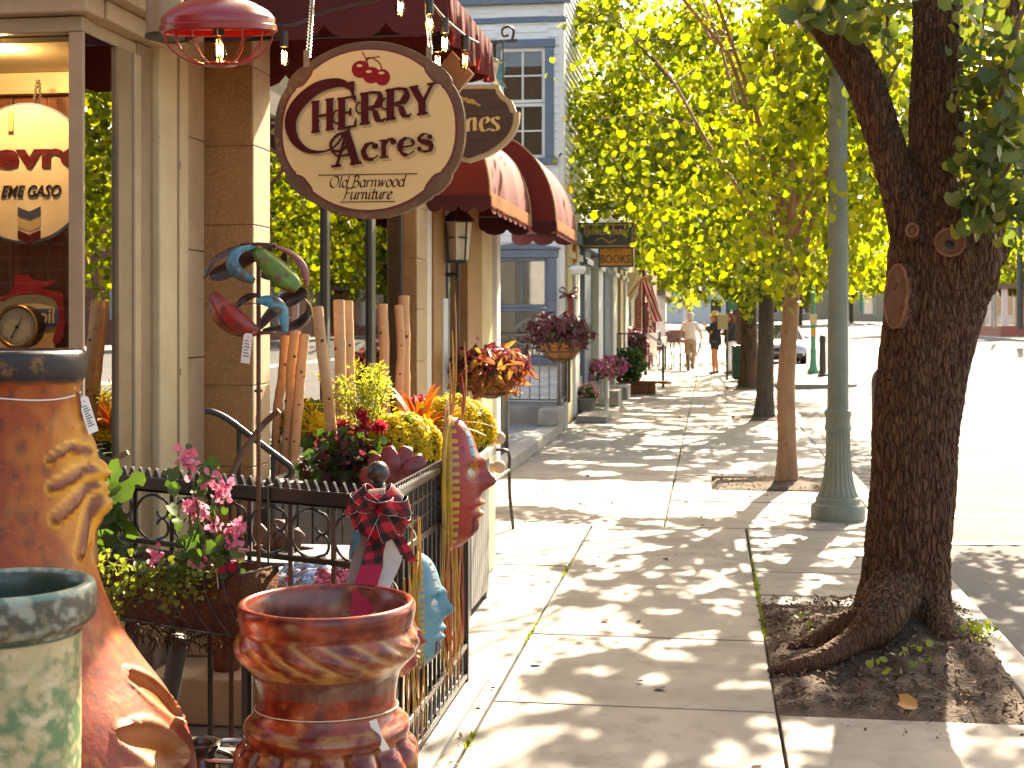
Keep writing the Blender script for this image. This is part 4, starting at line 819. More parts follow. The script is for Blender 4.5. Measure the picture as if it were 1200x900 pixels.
ITAL = {
 'o': (.95, [arc(.45, .5, .38, .5, 0, 360)]), 'a': (1.0, [arc(.42, .5, .36, .5, 30, 390), [(.80, 1), (.74, .12), (.84, .02), (.97, .12)]]), 'd': (1.0, [arc(.42, .5, .36, .5, 30, 390), [(.86, 1.65), (.74, .12), (.84, .02), (.97, .12)]]),
 'l': (.45, [[(.22, 1.65), (.12, .14), (.2, .02), (.36, .12)]]), 'n': (.98, [[(.02, .85), (.14, 1), (.12, 0)], c2([(.12, .62), (.38, .96), (.62, .9), (.64, .5), (.66, .08), (.9, .12)])]),
 'r': (.72, [[(.02, .85), (.14, 1), (.12, 0)], c2([(.12, .6), (.36, .95), (.62, .92)])]), 'w': (1.25, [[(.02, .95), (.14, 1), (.3, .02), (.62, .85)], [(.6, .95), (.74, .02), (1.12, .98)]]),
 'u': (1.0, [c2([(.02, .9), (.14, 1), (.12, .3), (.3, .0), (.6, .3), (.74, .7)]), [(.78, 1), (.72, .12), (.82, .02), (.96, .12)]]), 'i': (.45, [[(.04, .88), (.16, 1), (.12, .12), (.2, .02), (.36, .12)], [(.2, 1.35), (.24, 1.45)]]),
 't': (.62, [c2([(.32, 1.4), (.22, .5), (.24, .05), (.42, .02), (.55, .15)]), [(.02, .98), (.58, 1.0)]]), 'e': (.82, [c2([(.14, .5), (.5, .58), (.66, .8), (.48, 1), (.22, .85), (.1, .45), (.26, .04), (.52, .02), (.74, .2)])]),
 's': (.75, [c2([(.62, .82), (.42, 1), (.16, .86), (.26, .6), (.52, .4), (.56, .14), (.34, 0), (.06, .14)])]), 'O': (1.5, [arc(.72, .8, .6, .8, 0, 360, 24)]),
 'B': (1.2, [[(.34, 1.58), (.24, .02)], c2([(.08, 1.5), (.4, 1.6), (.82, 1.52), (.84, 1.1), (.56, .86), (.3, .86)]), c2([(.5, .86), (.96, .78), (1.0, .3), (.7, .02), (.06, .0)])]),
 'F': (1.05, [[(.38, 1.58), (.26, .1), (.06, -.05)], c2([(.1, 1.48), (.38, 1.6), (.98, 1.6), (1.04, 1.5)]), [(.3, .86), (.78, .9)]]), 'W': (1.9, [[(.1, 1.6), (.5, 0), (.9, 1.3)], [(.85, 1.6), (1.2, 0), (1.75, 1.6)]]), ' ': (.5, []),
 'H': (1.5, [[(.3, 1.6), (.25, 0)], [(1.1, 1.6), (1.05, 0)], [(.28, .85), (1.08, .85)]]), 'v': (.9, [[(.05, 1), (.35, .02), (.8, 1)]]), 'y': (.9, [[(.05, 1), (.38, .1)], [(.8, 1), (.2, -.5)]]), 'h': (.95, [[(.15, 1.65), (.12, 0)], c2([(.12, .6), (.4, .97), (.64, .8), (.62, .05)])]), 'm': (1.5, [[(.12, 1), (.12, 0)], c2([(.12, .65), (.4, .97), (.6, .8), (.6, 0)]), c2([(.6, .65), (.9, .97), (1.1, .8), (1.1, 0)])]), 'g': (.95, [arc(.42, .5, .34, .48, 0, 360), c2([(.78, 1), (.74, -.2), (.4, -.5), (.1, -.3)])]),
}
def italic(L, txt, x, y, xh, w, slant=.22, pen=R(40), width=None):
    adv = sum(ITAL[c][0] for c in txt); sx = xh if width is None else width / adv
    for c in txt:
        a, ss = ITAL[c]
        for st in ss: L.stroke([(x + (p[0] * sx + p[1] * xh * slant), y + p[1] * xh) for p in st], w, pen)
        x += a * sx
WEST = {
 'H': [([(.16, 0), (.16, 1)], .25), ([(.84, 0), (.84, 1)], .25), ([(.16, .5), (.84, .5)], .1), ([(.16, .5), (.34, .34), (.2, .2)], .05)] + [([(a - .2, b), (a + .2, b)], .075) for a in (.16, .84) for b in (.035, .965)] + [([(.04, .5), (.28, .5)], .2)],
 'E': [([(.2, 0), (.2, 1)], .25), ([(0, .963), (.82, .963)], .075), ([(0, .037), (.84, .037)], .075), ([(.2, .5), (.62, .5)], .08), ([(.78, .98), (.84, .72)], [.12, .02]), ([(.80, .02), (.86, .30)], [.12, .02]), ([(.6, .62), (.6, .38)], .08), (arc(.0, .42, .2, .2, 60, 300), .05), ([(.08, .5), (.32, .5)], .2)],
 'R': [([(.2, 0), (.2, 1)], .25), (c2([(.0, .962), (.45, .965), (.78, .9), (.86, .73), (.74, .55), (.45, .48), (.2, .48)]), [.07] * 6 + [.09] * 6 + [.16] * 6 + [.24] * 8 + [.14] * 6 + [.07] * 5), (c2([(.44, .48), (.62, .34), (.74, .1), (.94, .03), (1.05, .1)]), [.08] * 6 + [.2] * 8 + [.1] * 6 + [.05] * 5), ([(0, .037), (.42, .037)], .075), (arc(.0, .55, .17, .17, 80, 300), .05)],
 'Y': [([(.14, .96), (.5, .42)], .24), ([(.96, .96), (.56, .42)], .1), ([(.52, .48), (.52, 0)], .24), ([(-.04, .963), (.36, .963)], .075), ([(.74, .963), (1.12, .963)], .075), ([(.3, .037), (.76, .037)], .075), ([(.36, .28), (.68, .28)], .12)],
 'A': [([(.12, .0), (.52, 1.1)], .08), ([(.46, 1.12), (.86, 0)], .25), ([(.62, 1.28), (.54, 1.02)], [.02, .14]), (c2([(.56, 1.02), (.2, 1.04), (-.08, .8), (.0, .56), (.3, .5), (.5, .62)]), .075), (c2([(-.06, .56), (.15, .36), (.5, .34), (.75, .4)]), .06), ([(-.06, .037), (.3, .037)], .075), ([(.64, .037), (1.06, .037)], .075)],
 'c': [(c2([(.8, .8), (.6, .97), (.3, .88), (.14, .5), (.3, .1), (.6, .02), (.9, .2)]), [.05] * 6 + [.1] * 5 + [.2] * 6 + [.26] * 8 + [.16] * 6 + [.05] * 6), (arc(.74, .76, .08, .08, 0, 360), .14)],
 'r': [([(.24, .0), (.24, 1)], .24), ([(.0, .96), (.3, .96)], .08), ([(.02, .037), (.5, .037)], .075), (c2([(.3, .7), (.5, .95), (.8, .96)]), .12), (arc(.78, .82, .08, .08, 0, 360), .14)],
 'e': [(c2([(.2, .5), (.8, .52), (.8, .8), (.55, .98), (.28, .88), (.14, .5), (.3, .1), (.6, .02), (.9, .2)]), [.07] * 8 + [.14] * 6 + [.06] * 6 + [.16] * 5 + [.26] * 8 + [.16] * 8 + [.05] * 8)],
 's': [(c2([(.76, .82), (.5, .98), (.22, .88), (.2, .66), (.5, .52), (.8, .36), (.76, .1), (.48, .02), (.14, .16)]), [.05] * 8 + [.12] * 6 + [.2] * 8 + [.26] * 8 + [.2] * 8 + [.1] * 6 + [.05] * 5), (arc(.74, .78, .06, .06, 0, 360), .12), (arc(.18, .2, .06, .06, 0, 360), .12)],
}
def west(L, ch, x0, y0, wd, ht, slope, dx=0, dy=0):
    for pts, w in WEST[ch]:
        q = [(x0 + p[0] * wd + dx, y0 + p[1] * ht + p[0] * wd * slope + dy) for p in pts]
        s_ = (wd + ht * .5) / 1.35
        w2 = [a * s_ for a in w][:len(q)] if hasattr(w, '__len__') else w * s_
        if hasattr(w2, '__len__') and len(w2) < len(q): w2 = w2 + [w2[-1]] * (len(q) - len(w2))
        L.stroke(q, w2)
def text(s, size, o, ux, uy, m, name, parent, ext=.0015, shear=0, off=0, align='CENTER', sx=1.0):
    c = bpy.data.curves.new(name, 'FONT'); c.body = s; c.size = size; c.extrude = ext; c.shear = shear; c.offset = off; c.align_x = align; c.align_y = 'CENTER'; c.resolution_u = 3
    ob = bpy.data.objects.new(name, c); COL.objects.link(ob); bpy.context.view_layer.update(); dg = bpy.context.evaluated_depsgraph_get()
    me = bpy.data.meshes.new_from_object(ob.evaluated_get(dg)); bpy.data.objects.remove(ob); ux, uy = V(ux), V(uy); n = ux.cross(uy); q = V(o) - (wl(parent) if parent else V((0, 0, 0)))
    for v in me.vertices: v.co = q + ux * v.co.x * sx + uy * v.co.y + n * v.co.z
    me.name = name; me.materials.clear(); me.materials.append(m)
    return link(name, me, parent)
EX, EZ = V((1, 0, 0)), V((0, 0, 1))
# ================= round hanging sign
M['sign_cream'] = mat('sign_cream', (.74, .50, .22), .55, (.69, .45, .18), 3, c3=(.56, .36, .14), sc3=40, lo3=.66, hi3=.8)
M['sign_brown'] = mat('sign_brown', (.15, .068, .025), .55, (.09, .04, .016), 8, st=(1, 1, 1), c3=(.22, .11, .045), sc3=30, bump=.2, bsc=40)
M['sign_maroon'] = mat('sign_maroon', (.085, .006, .006), .6, (.06, .005, .005), 8, spec=.15)
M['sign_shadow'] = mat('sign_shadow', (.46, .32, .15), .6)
M['sign_redline'] = mat('sign_redline', (.14, .012, .012), .5)
SD = 4.42; SC = SD / F * 1.012; so_ = P(433, 153, SD)
sg = thing('shop_sign', 'round cream sign with brown scalloped rim and maroon lettering under red cherries, hanging on chains', 'shop sign', tuple(so_))
def quad_mirror(q):
    a = q; b_ = [(-x, y) for x, y in reversed(q)]; c_ = [(-x, -y) for x, y in q]; d_ = [(x, -y) for x, y in reversed(q)]
    out = []
    for p in a + b_ + c_ + d_:
        if not out or (abs(p[0] - out[-1][0]) + abs(p[1] - out[-1][1])) > .01: out.append(p)
    if abs(out[0][0] - out[-1][0]) + abs(out[0][1] - out[-1][1]) < .01: out.pop()
    return out
OUT = quad_mirror(c2([(113, 0), (112, 16), (108, 33), (102, 46), (97.5, 52)], 4) + c2([(97.5, 55), (95, 61), (88, 69), (80, 75), (75, 76)], 4) + c2([(74, 79), (58, 88), (40, 96), (20, 101), (0, 102.5)], 4))
INN = quad_mirror(c2([(105, 0), (104, 15), (100, 31), (93, 44), (89, 48)], 4) + c2([(88, 51), (80, 54), (75, 59), (69, 67), (67.5, 71.5)], 4) + c2([(65, 73.5), (52, 82), (36, 89), (18, 93.5), (0, 95)], 4))
IN2 = [(x * .972, y * .972) for x, y in INN]
b = MB(); b.prism(OUT, so_ + V((0, .02, 0)), EX * SC, EZ * SC, .034); b.build('board', M['sign_brown'], sg, bev=.003)
b = MB(); b.prism(INN, so_ + V((0, -.0142, 0)), EX * SC, EZ * SC, .002); bp = b.build('border_line', M['sign_redline'], sg)
b = MB(); b.prism(IN2, so_ + V((0, -.0163, 0)), EX * SC, EZ * SC, .0016); b.build('panel', M['sign_cream'], sg)
fo_ = so_ + V((0, -.018, 0)); q_ = lambda px, py: (px - 433, 153 - py)
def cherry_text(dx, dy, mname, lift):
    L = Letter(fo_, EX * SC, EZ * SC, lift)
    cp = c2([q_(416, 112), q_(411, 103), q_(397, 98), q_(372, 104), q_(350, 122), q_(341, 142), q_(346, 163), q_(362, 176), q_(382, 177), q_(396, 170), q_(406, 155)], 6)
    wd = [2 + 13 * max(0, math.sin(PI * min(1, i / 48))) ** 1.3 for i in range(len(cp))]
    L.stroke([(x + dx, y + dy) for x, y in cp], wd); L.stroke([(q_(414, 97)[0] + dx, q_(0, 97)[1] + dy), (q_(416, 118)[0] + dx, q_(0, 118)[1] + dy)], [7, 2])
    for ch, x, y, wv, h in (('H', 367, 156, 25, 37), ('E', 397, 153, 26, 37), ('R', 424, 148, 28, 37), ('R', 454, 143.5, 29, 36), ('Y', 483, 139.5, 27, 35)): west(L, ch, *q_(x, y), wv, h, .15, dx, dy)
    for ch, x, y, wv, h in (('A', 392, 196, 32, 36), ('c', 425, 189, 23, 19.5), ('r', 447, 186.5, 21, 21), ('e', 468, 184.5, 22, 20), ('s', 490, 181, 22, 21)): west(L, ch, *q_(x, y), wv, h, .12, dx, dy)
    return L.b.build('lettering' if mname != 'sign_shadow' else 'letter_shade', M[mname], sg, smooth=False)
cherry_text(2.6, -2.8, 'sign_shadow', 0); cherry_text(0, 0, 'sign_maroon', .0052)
L = Letter(fo_, EX * SC, EZ * SC)
italic(L, 'Old Barnwood', *q_(386, 219), 8.2, 1.9, width=90); italic(L, 'Furniture', *q_(403, 233), 8.2, 1.9, width=58)
L.stroke([q_(374, 204.5), q_(491, 204.5)], .8); L.stroke([q_(400, 236), q_(465, 236)], .7)
L.b.build('small_lettering', M['sign_maroon'], sg, smooth=False)
M['cherry'] = mat('cherry', (.30, .006, .008), .5, (.22, .004, .006), 5, spec=.2)
L = Letter(fo_, EX * SC, EZ * SC)
for cx, cy_, rx, ry in ((424, 83, 10.5, 10), (437, 90, 10.5, 9.5), (450, 93, 9, 9.5)): L.poly([(cx - 433 + rx * math.cos(a), 153 - cy_ + ry * math.sin(a)) for a in [2 * PI * i / 24 for i in range(24)]])
for st in ([(434, 82), (431, 72), (426, 63)], [(450, 87), (447, 77), (437, 70), (430, 71)], [(426, 78), (434, 71), (447, 69)]): L.stroke([q_(*p) for p in c2(st)], 1.2)
L.b.build('cherries', M['cherry'], sg, smooth=False)
L2 = Letter(fo_, EX * SC, EZ * SC, .0016)
for cx, cy_ in ((423, 79), (434, 86), (449, 88)): L2.poly([(cx - 433 + 3.6 * math.cos(a), 153 - cy_ + 1.6 * math.sin(a)) for a in [2 * PI * i / 14 for i in range(14)]])
L2.b.build('cherry_gleam', M['sign_cream'], sg, smooth=False)
def chain(b, p, q, r=.0035, lk=.03):
    p, q = V(p), V(q); n = max(2, int((q - p).length / (lk * .72))); d = (q - p).normalized(); e = d.orthogonal().normalized(); f = d.cross(e)
    for i in range(n):
        c = p.lerp(q, (i + .5) / n); s_ = e if i % 2 else f
        b.tube([c + d * lk * .5 * math.cos(a) + s_ * lk * .28 * math.sin(a) for a in [2 * PI * k / 10 for k in range(10)]], r, 5, closed=True)
for (x0, y0, x1, y1) in ((361, 66, 367, 5), (504, 62, 500, 30)):
    a = P(x0, y0, SD); b = MB(); chain(b, a, P(x1, y1 - 22, 5.3) if x0 < 400 else P(x1, y1 - 22, 5.3)); b.build('chain', M['iron_worn'], sg)
    b = MB(); b.box(a + V((0, -.019, -.012)), (.018, .006, .055)); b.tube([a + V((0, -.024, -.03)), a + V((0, -.0225, -.03))], .006, 10); b.build('hanger', M['taupe'], sg, bev=.002)
# ================= red cage lamp
ld = 4.2; lo = P(257, 50, ld); k = ld / F
lp = thing('cage_lamp', 'red enamel hanging lamp with wire cage and glowing filament bulb', 'hanging lamp', tuple(lo))
b = MB(); prof = [(3, 95), (14, 95), (16, 70), (22, 62), (44, 52), (58, 42), (64, 34), (66, 30), (66, 22), (68, 20), (68, 13), (65, 11), (64, 12), (66, 20), (60, 38), (20, 58), (3, 60)]
b.lathe([(r * k, z * k * .82 + 2 * k) for r, z in prof], lo, 48); b.build('shade', M['red_enamel'], lp)
b = MB()
for i in range(14):
    a = 2 * PI * i / 14 + .1; b.tube([lo + V((math.cos(a) * r * k, math.sin(a) * r * k, z * k)) for r, z in ((64, 14), (63, 4), (58, -6), (46, -16), (32, -23), (20, -26))], .0022, 6)
b.build('cage', M['red_enamel'], lp)
b = MB(); b.lathe([(0.5 * k, -22 * k), (20 * k, -22 * k), (23 * k, -24 * k), (16 * k, -28 * k), (0.5 * k, -29 * k)], lo, 28); b.build('cage_cup', M['red_enamel'], lp)
b = MB(); b.tube([lo + V((0, 0, 30 * k)), lo + V((0, 0, 8 * k))], 6.5 * k, 16); b.build('socket', M['black'], lp)
def bulb(c, s, parent, lit=True):
    b = MB(); b.lathe([(r * s, z * s) for r, z in ((.5, 0), (3, 0), (4, -5), (7, -14), (8.6, -20), (8.2, -26), (5, -31), (.5, -33))], c, 18); g = b.build('bulb', M['bulb_glass'], parent)
    b = MB(); b.tube(curve([V(c) + V((-3 * s, 0, -8 * s)), V(c) + V((-3.5 * s, .4 * s, -24 * s)), V(c) + V((-1 * s, -s, -10 * s)), V(c) + V((1 * s, s, -24 * s)), V(c) + V((3.5 * s, 0, -10 * s)), V(c) + V((3 * s, 0, -26 * s))], 4), .55 * s, 5); b.build('filament', M['fil'] if lit else M['fil_dim'], parent)
M['fil'] = emit('fil', (1, .55, .16), 45); M['fil_dim'] = emit('fil_dim', (1, .45, .12), 6)
bulb(lo + V((0, 0, 8 * k)), k * .95, lp); lp.rotation_euler = (R(8), 0, 0)
# ================= string of festoon bulbs under the awning
ls = thing('string_light', 'black cable of clear glass festoon bulbs strung under the dark maroon awning', 'string light', tuple(P(420, 20, 5.2)))
spots = [(333, 62, 5.2, 1), (469, 4, 5.0, 1), (503, 24, 4.9, 1), (521, 46, 5.1, 1), (545, 66, 5.5, 0), (513, 68, 5.9, 1)]
for x, y, d, lit in spots:
    c = P(x, y - 8, d); s_ = d / F
    b = MB(); b.tube([c + V((0, 0, 17 * s_)), c + V((0, 0, -1 * s_))], 5 * s_, 14); b.build('socket', M['black'], ls)
    bulb(c, s_ * .72, ls, lit)
b = MB(); b.tube(curve([P(236, 22, 5.25), P(333, 30, 5.25), P(380, 14, 5.3), P(440, 0, 5.2), P(469, -14, 5.0), P(490, -4, 4.9), P(503, 2, 4.9), P(521, 22, 5.1), P(545, 42, 5.5), P(560, 50, 5.9)], 6), .006, 6); b.build('cable', M['black'], ls)
# ================= things shown in the bay window
vs_ = 5.25 / F
rs = thing('round_gas_sign', 'round cream enamel gasoline sign with maroon letters and chevrons hanging in the bay window', 'wall sign', tuple(onY(30, 203, 5.2)))
c = onY(30, 203, 5.2)
b = MB(); b.prism([(87 * vs_ * math.cos(2 * PI * i / 64), 87 * vs_ * math.sin(2 * PI * i / 64)) for i in range(64)], c + V((0, .012, 0)), EX, EZ, .016); b.build('rim', M['blue_trim'], rs)
b = MB(); b.prism([(84 * vs_ * math.cos(2 * PI * i / 64), 84 * vs_ * math.sin(2 * PI * i / 64)) for i in range(64)], c + V((0, -.0045, 0)), EX, EZ, .003); b.build('face', M['sign_cream2'] if 'sign_cream2' in M else mat('sign_face', (.70, .58, .40), .35, (.62, .48, .30), 4, c3=(.3, .18, .1), sc3=25, lo3=.68, hi3=.78), rs)
text('hevron', 44 * vs_, onY(50, 183, 5.2) + V((0, -.012, 0)), EX, EZ, M['sign_maroon'], 'lettering', rs, off=.006, sx=1.5)
text('EME GASO', 20 * vs_, onY(37, 225, 5.2) + V((0, -.012, 0)), EX, EZ, M['black'], 'small_lettering', rs, shear=.3, off=.0012, sx=.82)
for i, (y, mn) in enumerate(((250, 'blue_dark'), (263, 'sign_shadow'), (277, 'sign_maroon'))):
    M.setdefault('blue_dark', mat('blue_dark', (.04, .05, .09), .5)); o = onY(35.5, y, 5.2) + V((0, -.0085, 0)); u = vs_
    b = MB(); b.prism([(-15 * u, 8 * u), (0, 2 * u), (15 * u, 8 * u), (15 * u, -3 * u), (0, -9 * u), (-15 * u, -3 * u)], o, EX, EZ, .002); b.build('chevron', M[mn], rs)
b = MB(); chain(b, c + V((10 * vs_, 0, 86 * vs_)), c + V((0, .1, 120 * vs_)), .002, .02); chain(b, c + V((20 * vs_, 0, 84 * vs_)), c + V((2 * vs_, .1, 120 * vs_)), .002, .02); b.build('chain', M['iron_worn'], rs)
b = MB(); b.box(onY(15.5, 143, 5.2) + V((0, -.02, 0)), (7 * vs_, .002, 24 * vs_)); b.build('price_tag', M['sign_shadow'], rs)
ps = thing('red_horse_sign', 'cream oil sign with red winged horse and blue band standing in the bay window', 'wall sign', tuple(onY(52, 400, 5.25)))
u = 5.25 / F; o = onY(0, 0, 5.25); T = lambda px, py: ((px) * u, (HZ - py) * u)
org = onY(0, HZ, 5.25)
M['horse_red'] = mat('horse_red', (.30, .012, .016), .4, (.22, .01, .012), 6)
b = MB(); b.prism([T(*p) for p in ((-12, 352), (6, 345), (50, 343), (74, 349), (80, 360), (80, 378), (74, 390), (72, 410), (-12, 410))], org + V((0, .012, 0)), EX, EZ, .012); b.build('plaque', M['tag'] if 0 else M['sign_cream'], ps)
b = MB(); b.prism([T(*p) for p in c2([(0, 350), (18, 338), (22, 326), (20, 321), (30, 319), (42, 320), (46, 325), (60, 327), (77, 325), (66, 333), (56, 336), (70, 339), (82, 342), (86, 352), (88, 380), (82, 402), (72, 402), (80, 372), (74, 350), (50, 342), (20, 345), (4, 352)], 3)], org + V((0, -.002, 0)), EX, EZ, .012); b.build('winged_horse', M['horse_red'], ps)
b = MB(); b.prism([T(*p) for p in ((44, 361), (80, 361), (80, 383), (44, 384))], org + V((0, -.002, 0)), EX, EZ, .006); b.build('blue_band', mat('oil_blue', (.03, .07, .16), .5, (.05, .10, .2), 6), ps)
text('oil', 25 * u, org + V((64 * u, -.0105, (HZ - 371) * u)), EX, EZ, M['sign_cream'], 'lettering', ps, off=.001, sx=.9)
b = MB(); b.span((onY(-10, 0, 5.25).x, 5.2, .556), (onY(80, 0, 5.25).x, 5.3, 1.47)); b.build('stand', M['wood_panel'], ps, bev=.006)
gd = 5.08
gg = thing('pressure_gauge', 'brass rimmed round pressure gauge with cream dial in the bay window', 'gauge', tuple(onY(22, 383, gd)))
c = onY(22, 383, gd); u = gd / F; pr = lambda r, y0, d, m, n: (lambda b: (b.prism([(r * u * math.cos(2 * PI * i / 48), r * u * math.sin(2 * PI * i / 48)) for i in range(48)], c + V((0, y0, 0)), EX, EZ, d), b.build(n, m, gg))[1])(MB())
M['brass'] = mat('brass', (.42, .26, .07), .3, (.26, .15, .04), 8, metal=.9)
pr(27, .05, .06, M['black'], 'case'); pr(23.5, -.012, .002, M['sign_cream'] if 0 else mat('dial', (.62, .52, .34), .5, (.55, .44, .27), 4), 'dial')
b = MB(); b.tube([c + V((math.cos(a) * 25.5 * u, -.012, math.sin(a) * 25.5 * u)) for a in [2 * PI * i / 48 for i in range(48)]], .009, 10, closed=True); b.build('bezel', M['brass'], gg)
L = Letter(c + V((0, -.0142, 0)), EX * u, EZ * u, 0, .0006)
for i in range(40):
    a = 2 * PI * i / 40; r0 = 17.5 if i % 5 == 0 else 19.5; L.stroke([(math.cos(a) * r0, math.sin(a) * r0), (math.cos(a) * 21.8, math.sin(a) * 21.8)], .6)
L.stroke([(-8, -14), (7, 12)], [1.6, .5]); L.poly([(2.2 * math.cos(a), 2.2 * math.sin(a)) for a in [2 * PI * i / 14 for i in range(14)]]); L.b.build('needle', M['black'], gg, smooth=False)
b = MB(); b.tube([c + V((0, .02, -26 * u)), V((c.x, c.y + .02, .556))], .012, 8); b.build('stem', M['brass'], gg)
dl = thing('display_lamp', 'small yellow lit spotlight under the ceiling of the bay window', 'lamp', tuple(onY(2, 34, 4.95)))
c = onY(2, 34, 4.95); b = MB(); b.lathe([(.5 * u, 0), (10 * u, 0), (8 * u, 6 * u), (3 * u, 14 * u), (.5 * u, 14 * u)], c, 20); b.build('shade', M['brass'], dl)
b = MB(); b.lathe([(.3 * u, -2 * u), (7 * u, -.6 * u), (7 * u, -.2 * u), (.3 * u, -.3 * u)], c, 18); b.build('bulb', emit('spot', (1, .65, .12), 14), dl)
pl = bpy.data.lights.new('display_glow', 'POINT'); po = bpy.data.objects.new('display_glow', pl); COL.objects.link(po); po.location = c + V((0, -.02, -.08)); pl.energy = 10; pl.color = (1, .68, .36); pl.shadow_soft_size = .04
b = MB(); hk = onY(25, 30, 5.1); b.tube(curve([hk + V((0, 0, .02)), hk, hk + V((.012, 0, -.02)), hk + V((0, 0, -.034)), hk + V((-.016, 0, -.024))], 5), .003, 6); tag(b.build('hook', M['white']), 'small white hook in the ceiling of the bay window', 'hook')
# floral hanging in the second shop window
M['floral'] = mat('floral', (.05, .045, .05), .8, (.32, .06, .07), 6, lo=.48, hi=.56, c3=(.40, .20, .05), sc3=9, lo3=.58, hi3=.63, c4=(.08, .10, .03), sc4=5, lo4=.55, hi4=.6)
b = MB(); a0 = onX(386, 250, wx - .12); vs = []
for j in range(15):
    for i in range(13):
        u_ = i / 12; z = 2.35 - j * .085; y = a0.y + u_ * .95 * (1 - .02 * j); vs.append((wx - .12 - .04 * math.sin(u_ * 14 + j * .3), y, z - .25 * abs(u_ - .4)))
b.add(vs, [(j * 13 + i, j * 13 + i + 1, (j + 1) * 13 + i + 1, (j + 1) * 13 + i) for j in range(14) for i in range(12)])
o = b.build('floral_shawl', M['floral']); so2 = o.modifiers.new('t', 'SOLIDIFY'); so2.thickness = .004; tag(o, 'dark floral shawl with red blossoms draped inside the shop window', 'shawl')
# ================= iron railing: slanting front run and the run along the pavement
C0 = V((-1.05, 4.26, 0)); FE = V((-2.21, 4.735, 0)); SE = V((-1.05, 5.82, 0))
FD = (FE - C0).normalized(); FL = (FE - C0).length; FN = V((FD.y, -FD.x, 0)); FN = -FN if FN.y > 0 else FN   # outward, towards us
SDv = V((0, 1, 0)); SL = SE.y - C0.y; SN = V((1, 0, 0))
RT = 1.035; R2 = .80; RB = .185
rl = thing('iron_railing', 'black wrought iron railing with scrolls, sawtooth crest and round ball corner post', 'railing', tuple(C0))
rp = lambda n, m, fn, **k: part(n, m, fn, rl, **k)
def FP(s, z, o=0): return C0 + FD * s + FN * o + V((0, 0, z))
def SP(s, z, o=0): return C0 + SDv * s + SN * o + V((0, 0, z))
rp('corner_post', M['iron'], lambda b: b.box(C0 + V((0, 0, .545)), (.042, .042, 1.05)), bev=.004)
rp('ball_finial', M['iron'], lambda b: (b.ball(C0 + V((0, 0, 1.105)), .036, 20), b.tube([C0 + V((0, 0, 1.07)), C0 + V((0, 0, 1.085))], .018, 12)))
rp('end_post', M['iron'], lambda b: b.box(SE + V((0, 0, .53)), (.036, .036, 1.04)), bev=.004)
rp('end_post', M['iron'], lambda b: b.box(FE + V((0, 0, .53)), (.036, .036, 1.04)), bev=.004)
rp('top_rail', M['iron'], lambda b: (b.beam(FP(.024, RT - .025), FP(FL - .02, RT - .025), .05, .045), b.beam(FP(.024, RT - .053), FP(FL - .02, RT - .053), .034, .008)), bev=.012)
rp('top_rail', M['iron_shine'] if 'iron_shine' in M else M['iron'], lambda b: b.beam(SP(.024, RT - .022), SP(SL - .02, RT - .022), .052, .04), bev=.012)
rp('crest', M['iron'], lambda b: [b.prism([(-.017, 0), (.017, 0), (.011, .012), (.004, .026), (0, .031), (-.004, .026), (-.011, .012)], FP(.05 + i * .0395, RT - .001, .006), -FD, EZ, .012) for i in range(int((FL - .06) / .0395))])
rp('crest', M['iron'], lambda b: [b.prism([(-.012, 0), (.012, 0), (.004, .012), (-.004, .012)], SP(.05 + i * .04, RT - .001, .024), SDv, EZ, -.006) for i in range(int((SL - .06) / .04))])
rp('middle_rail', M['iron'], lambda b: b.beam(FP(.023, R2), FP(FL - .02, R2), .026, .02), bev=.003)
rp('middle_rail', M['iron'], lambda b: b.beam(SP(.023, R2), SP(SL - .02, R2), .03, .024), bev=.003)
rp('bottom_rail', M['iron'], lambda b: b.beam(FP(.023, .12), FP(FL - .02, .12), .026, .02), bev=.003)
rp('bottom_rail', M['iron'], lambda b: b.beam(SP(.023, RB), SP(SL - .02, RB), .03, .022), bev=.003)
rp('bottom_rail', M['iron'], lambda b: b.beam(SP(.023, .055), SP(SL - .02, .055), .03, .022), bev=.003)
nb = 7; bw = FL / nb
for i in range(1, nb): rp('picket', M['iron'], lambda b: b.beam(FP(i * bw, .03), FP(i * bw, RT - .058), .016, .016), bev=.002)
for i in range(nb):      # C scrolls in every bay of the front run
    s0 = i * bw + .01; m = (s0 + .075)
    def sc_(b):
        for cx, flip in ((s0 + bw * .5 - .005, 1),):
            zc = (RT - .06 + R2) / 2; r = min(bw * .47, .088); rz = (RT - .06 - R2 - .01) / 2 * .97
            big_ = [(cx + r * math.cos(a), zc + rz * math.sin(a)) for a in [R(-118 + 236 * k / 26) for k in range(27)]]
            tp = big_[-1]; bt = big_[0]
            def curl(p, sg_): return [(p[0] + .034 * math.sin(t) * -1 + .0, p[1] - sg_ * .034 * (1 - math.cos(t))) for t in [R(10 + 26 * k) for k in range(9)]]
            up = [(tp[0] - .002 + .028 * (math.cos(t) - 0) - .006, tp[1] - .036 + .034 * math.sin(t)) for t in [R(100 + 30 * k) for k in range(9)]]
            dn = [(bt[0] - .002 + .028 * (math.cos(t) - 0) - .006, bt[1] + .036 - .034 * math.sin(t)) for t in [R(100 + 30 * k) for k in range(9)]]
            path = dn[::-1] + big_ + up
            b.tube([FP(x, z) for x, z in path], .0052, 7)
    rp('scroll', M['iron'], sc_)
ns = 19
for i in range(1, ns): rp('picket', M['iron'], lambda b: b.beam(SP(SL * i / ns, .03), SP(SL * i / ns, RT - .043), .013, .013), bev=.002)
rp('lattice', M['iron'], lambda b: ([b.beam(SP(SL * (i + .5) / ns, R2 + .013), SP(SL * (i + .5) / ns, RT - .043), .008, .008) for i in range(ns)], [b.beam(SP(.024, z), SP(SL - .02, z), .01, .008) for z in (.87, .935)]))
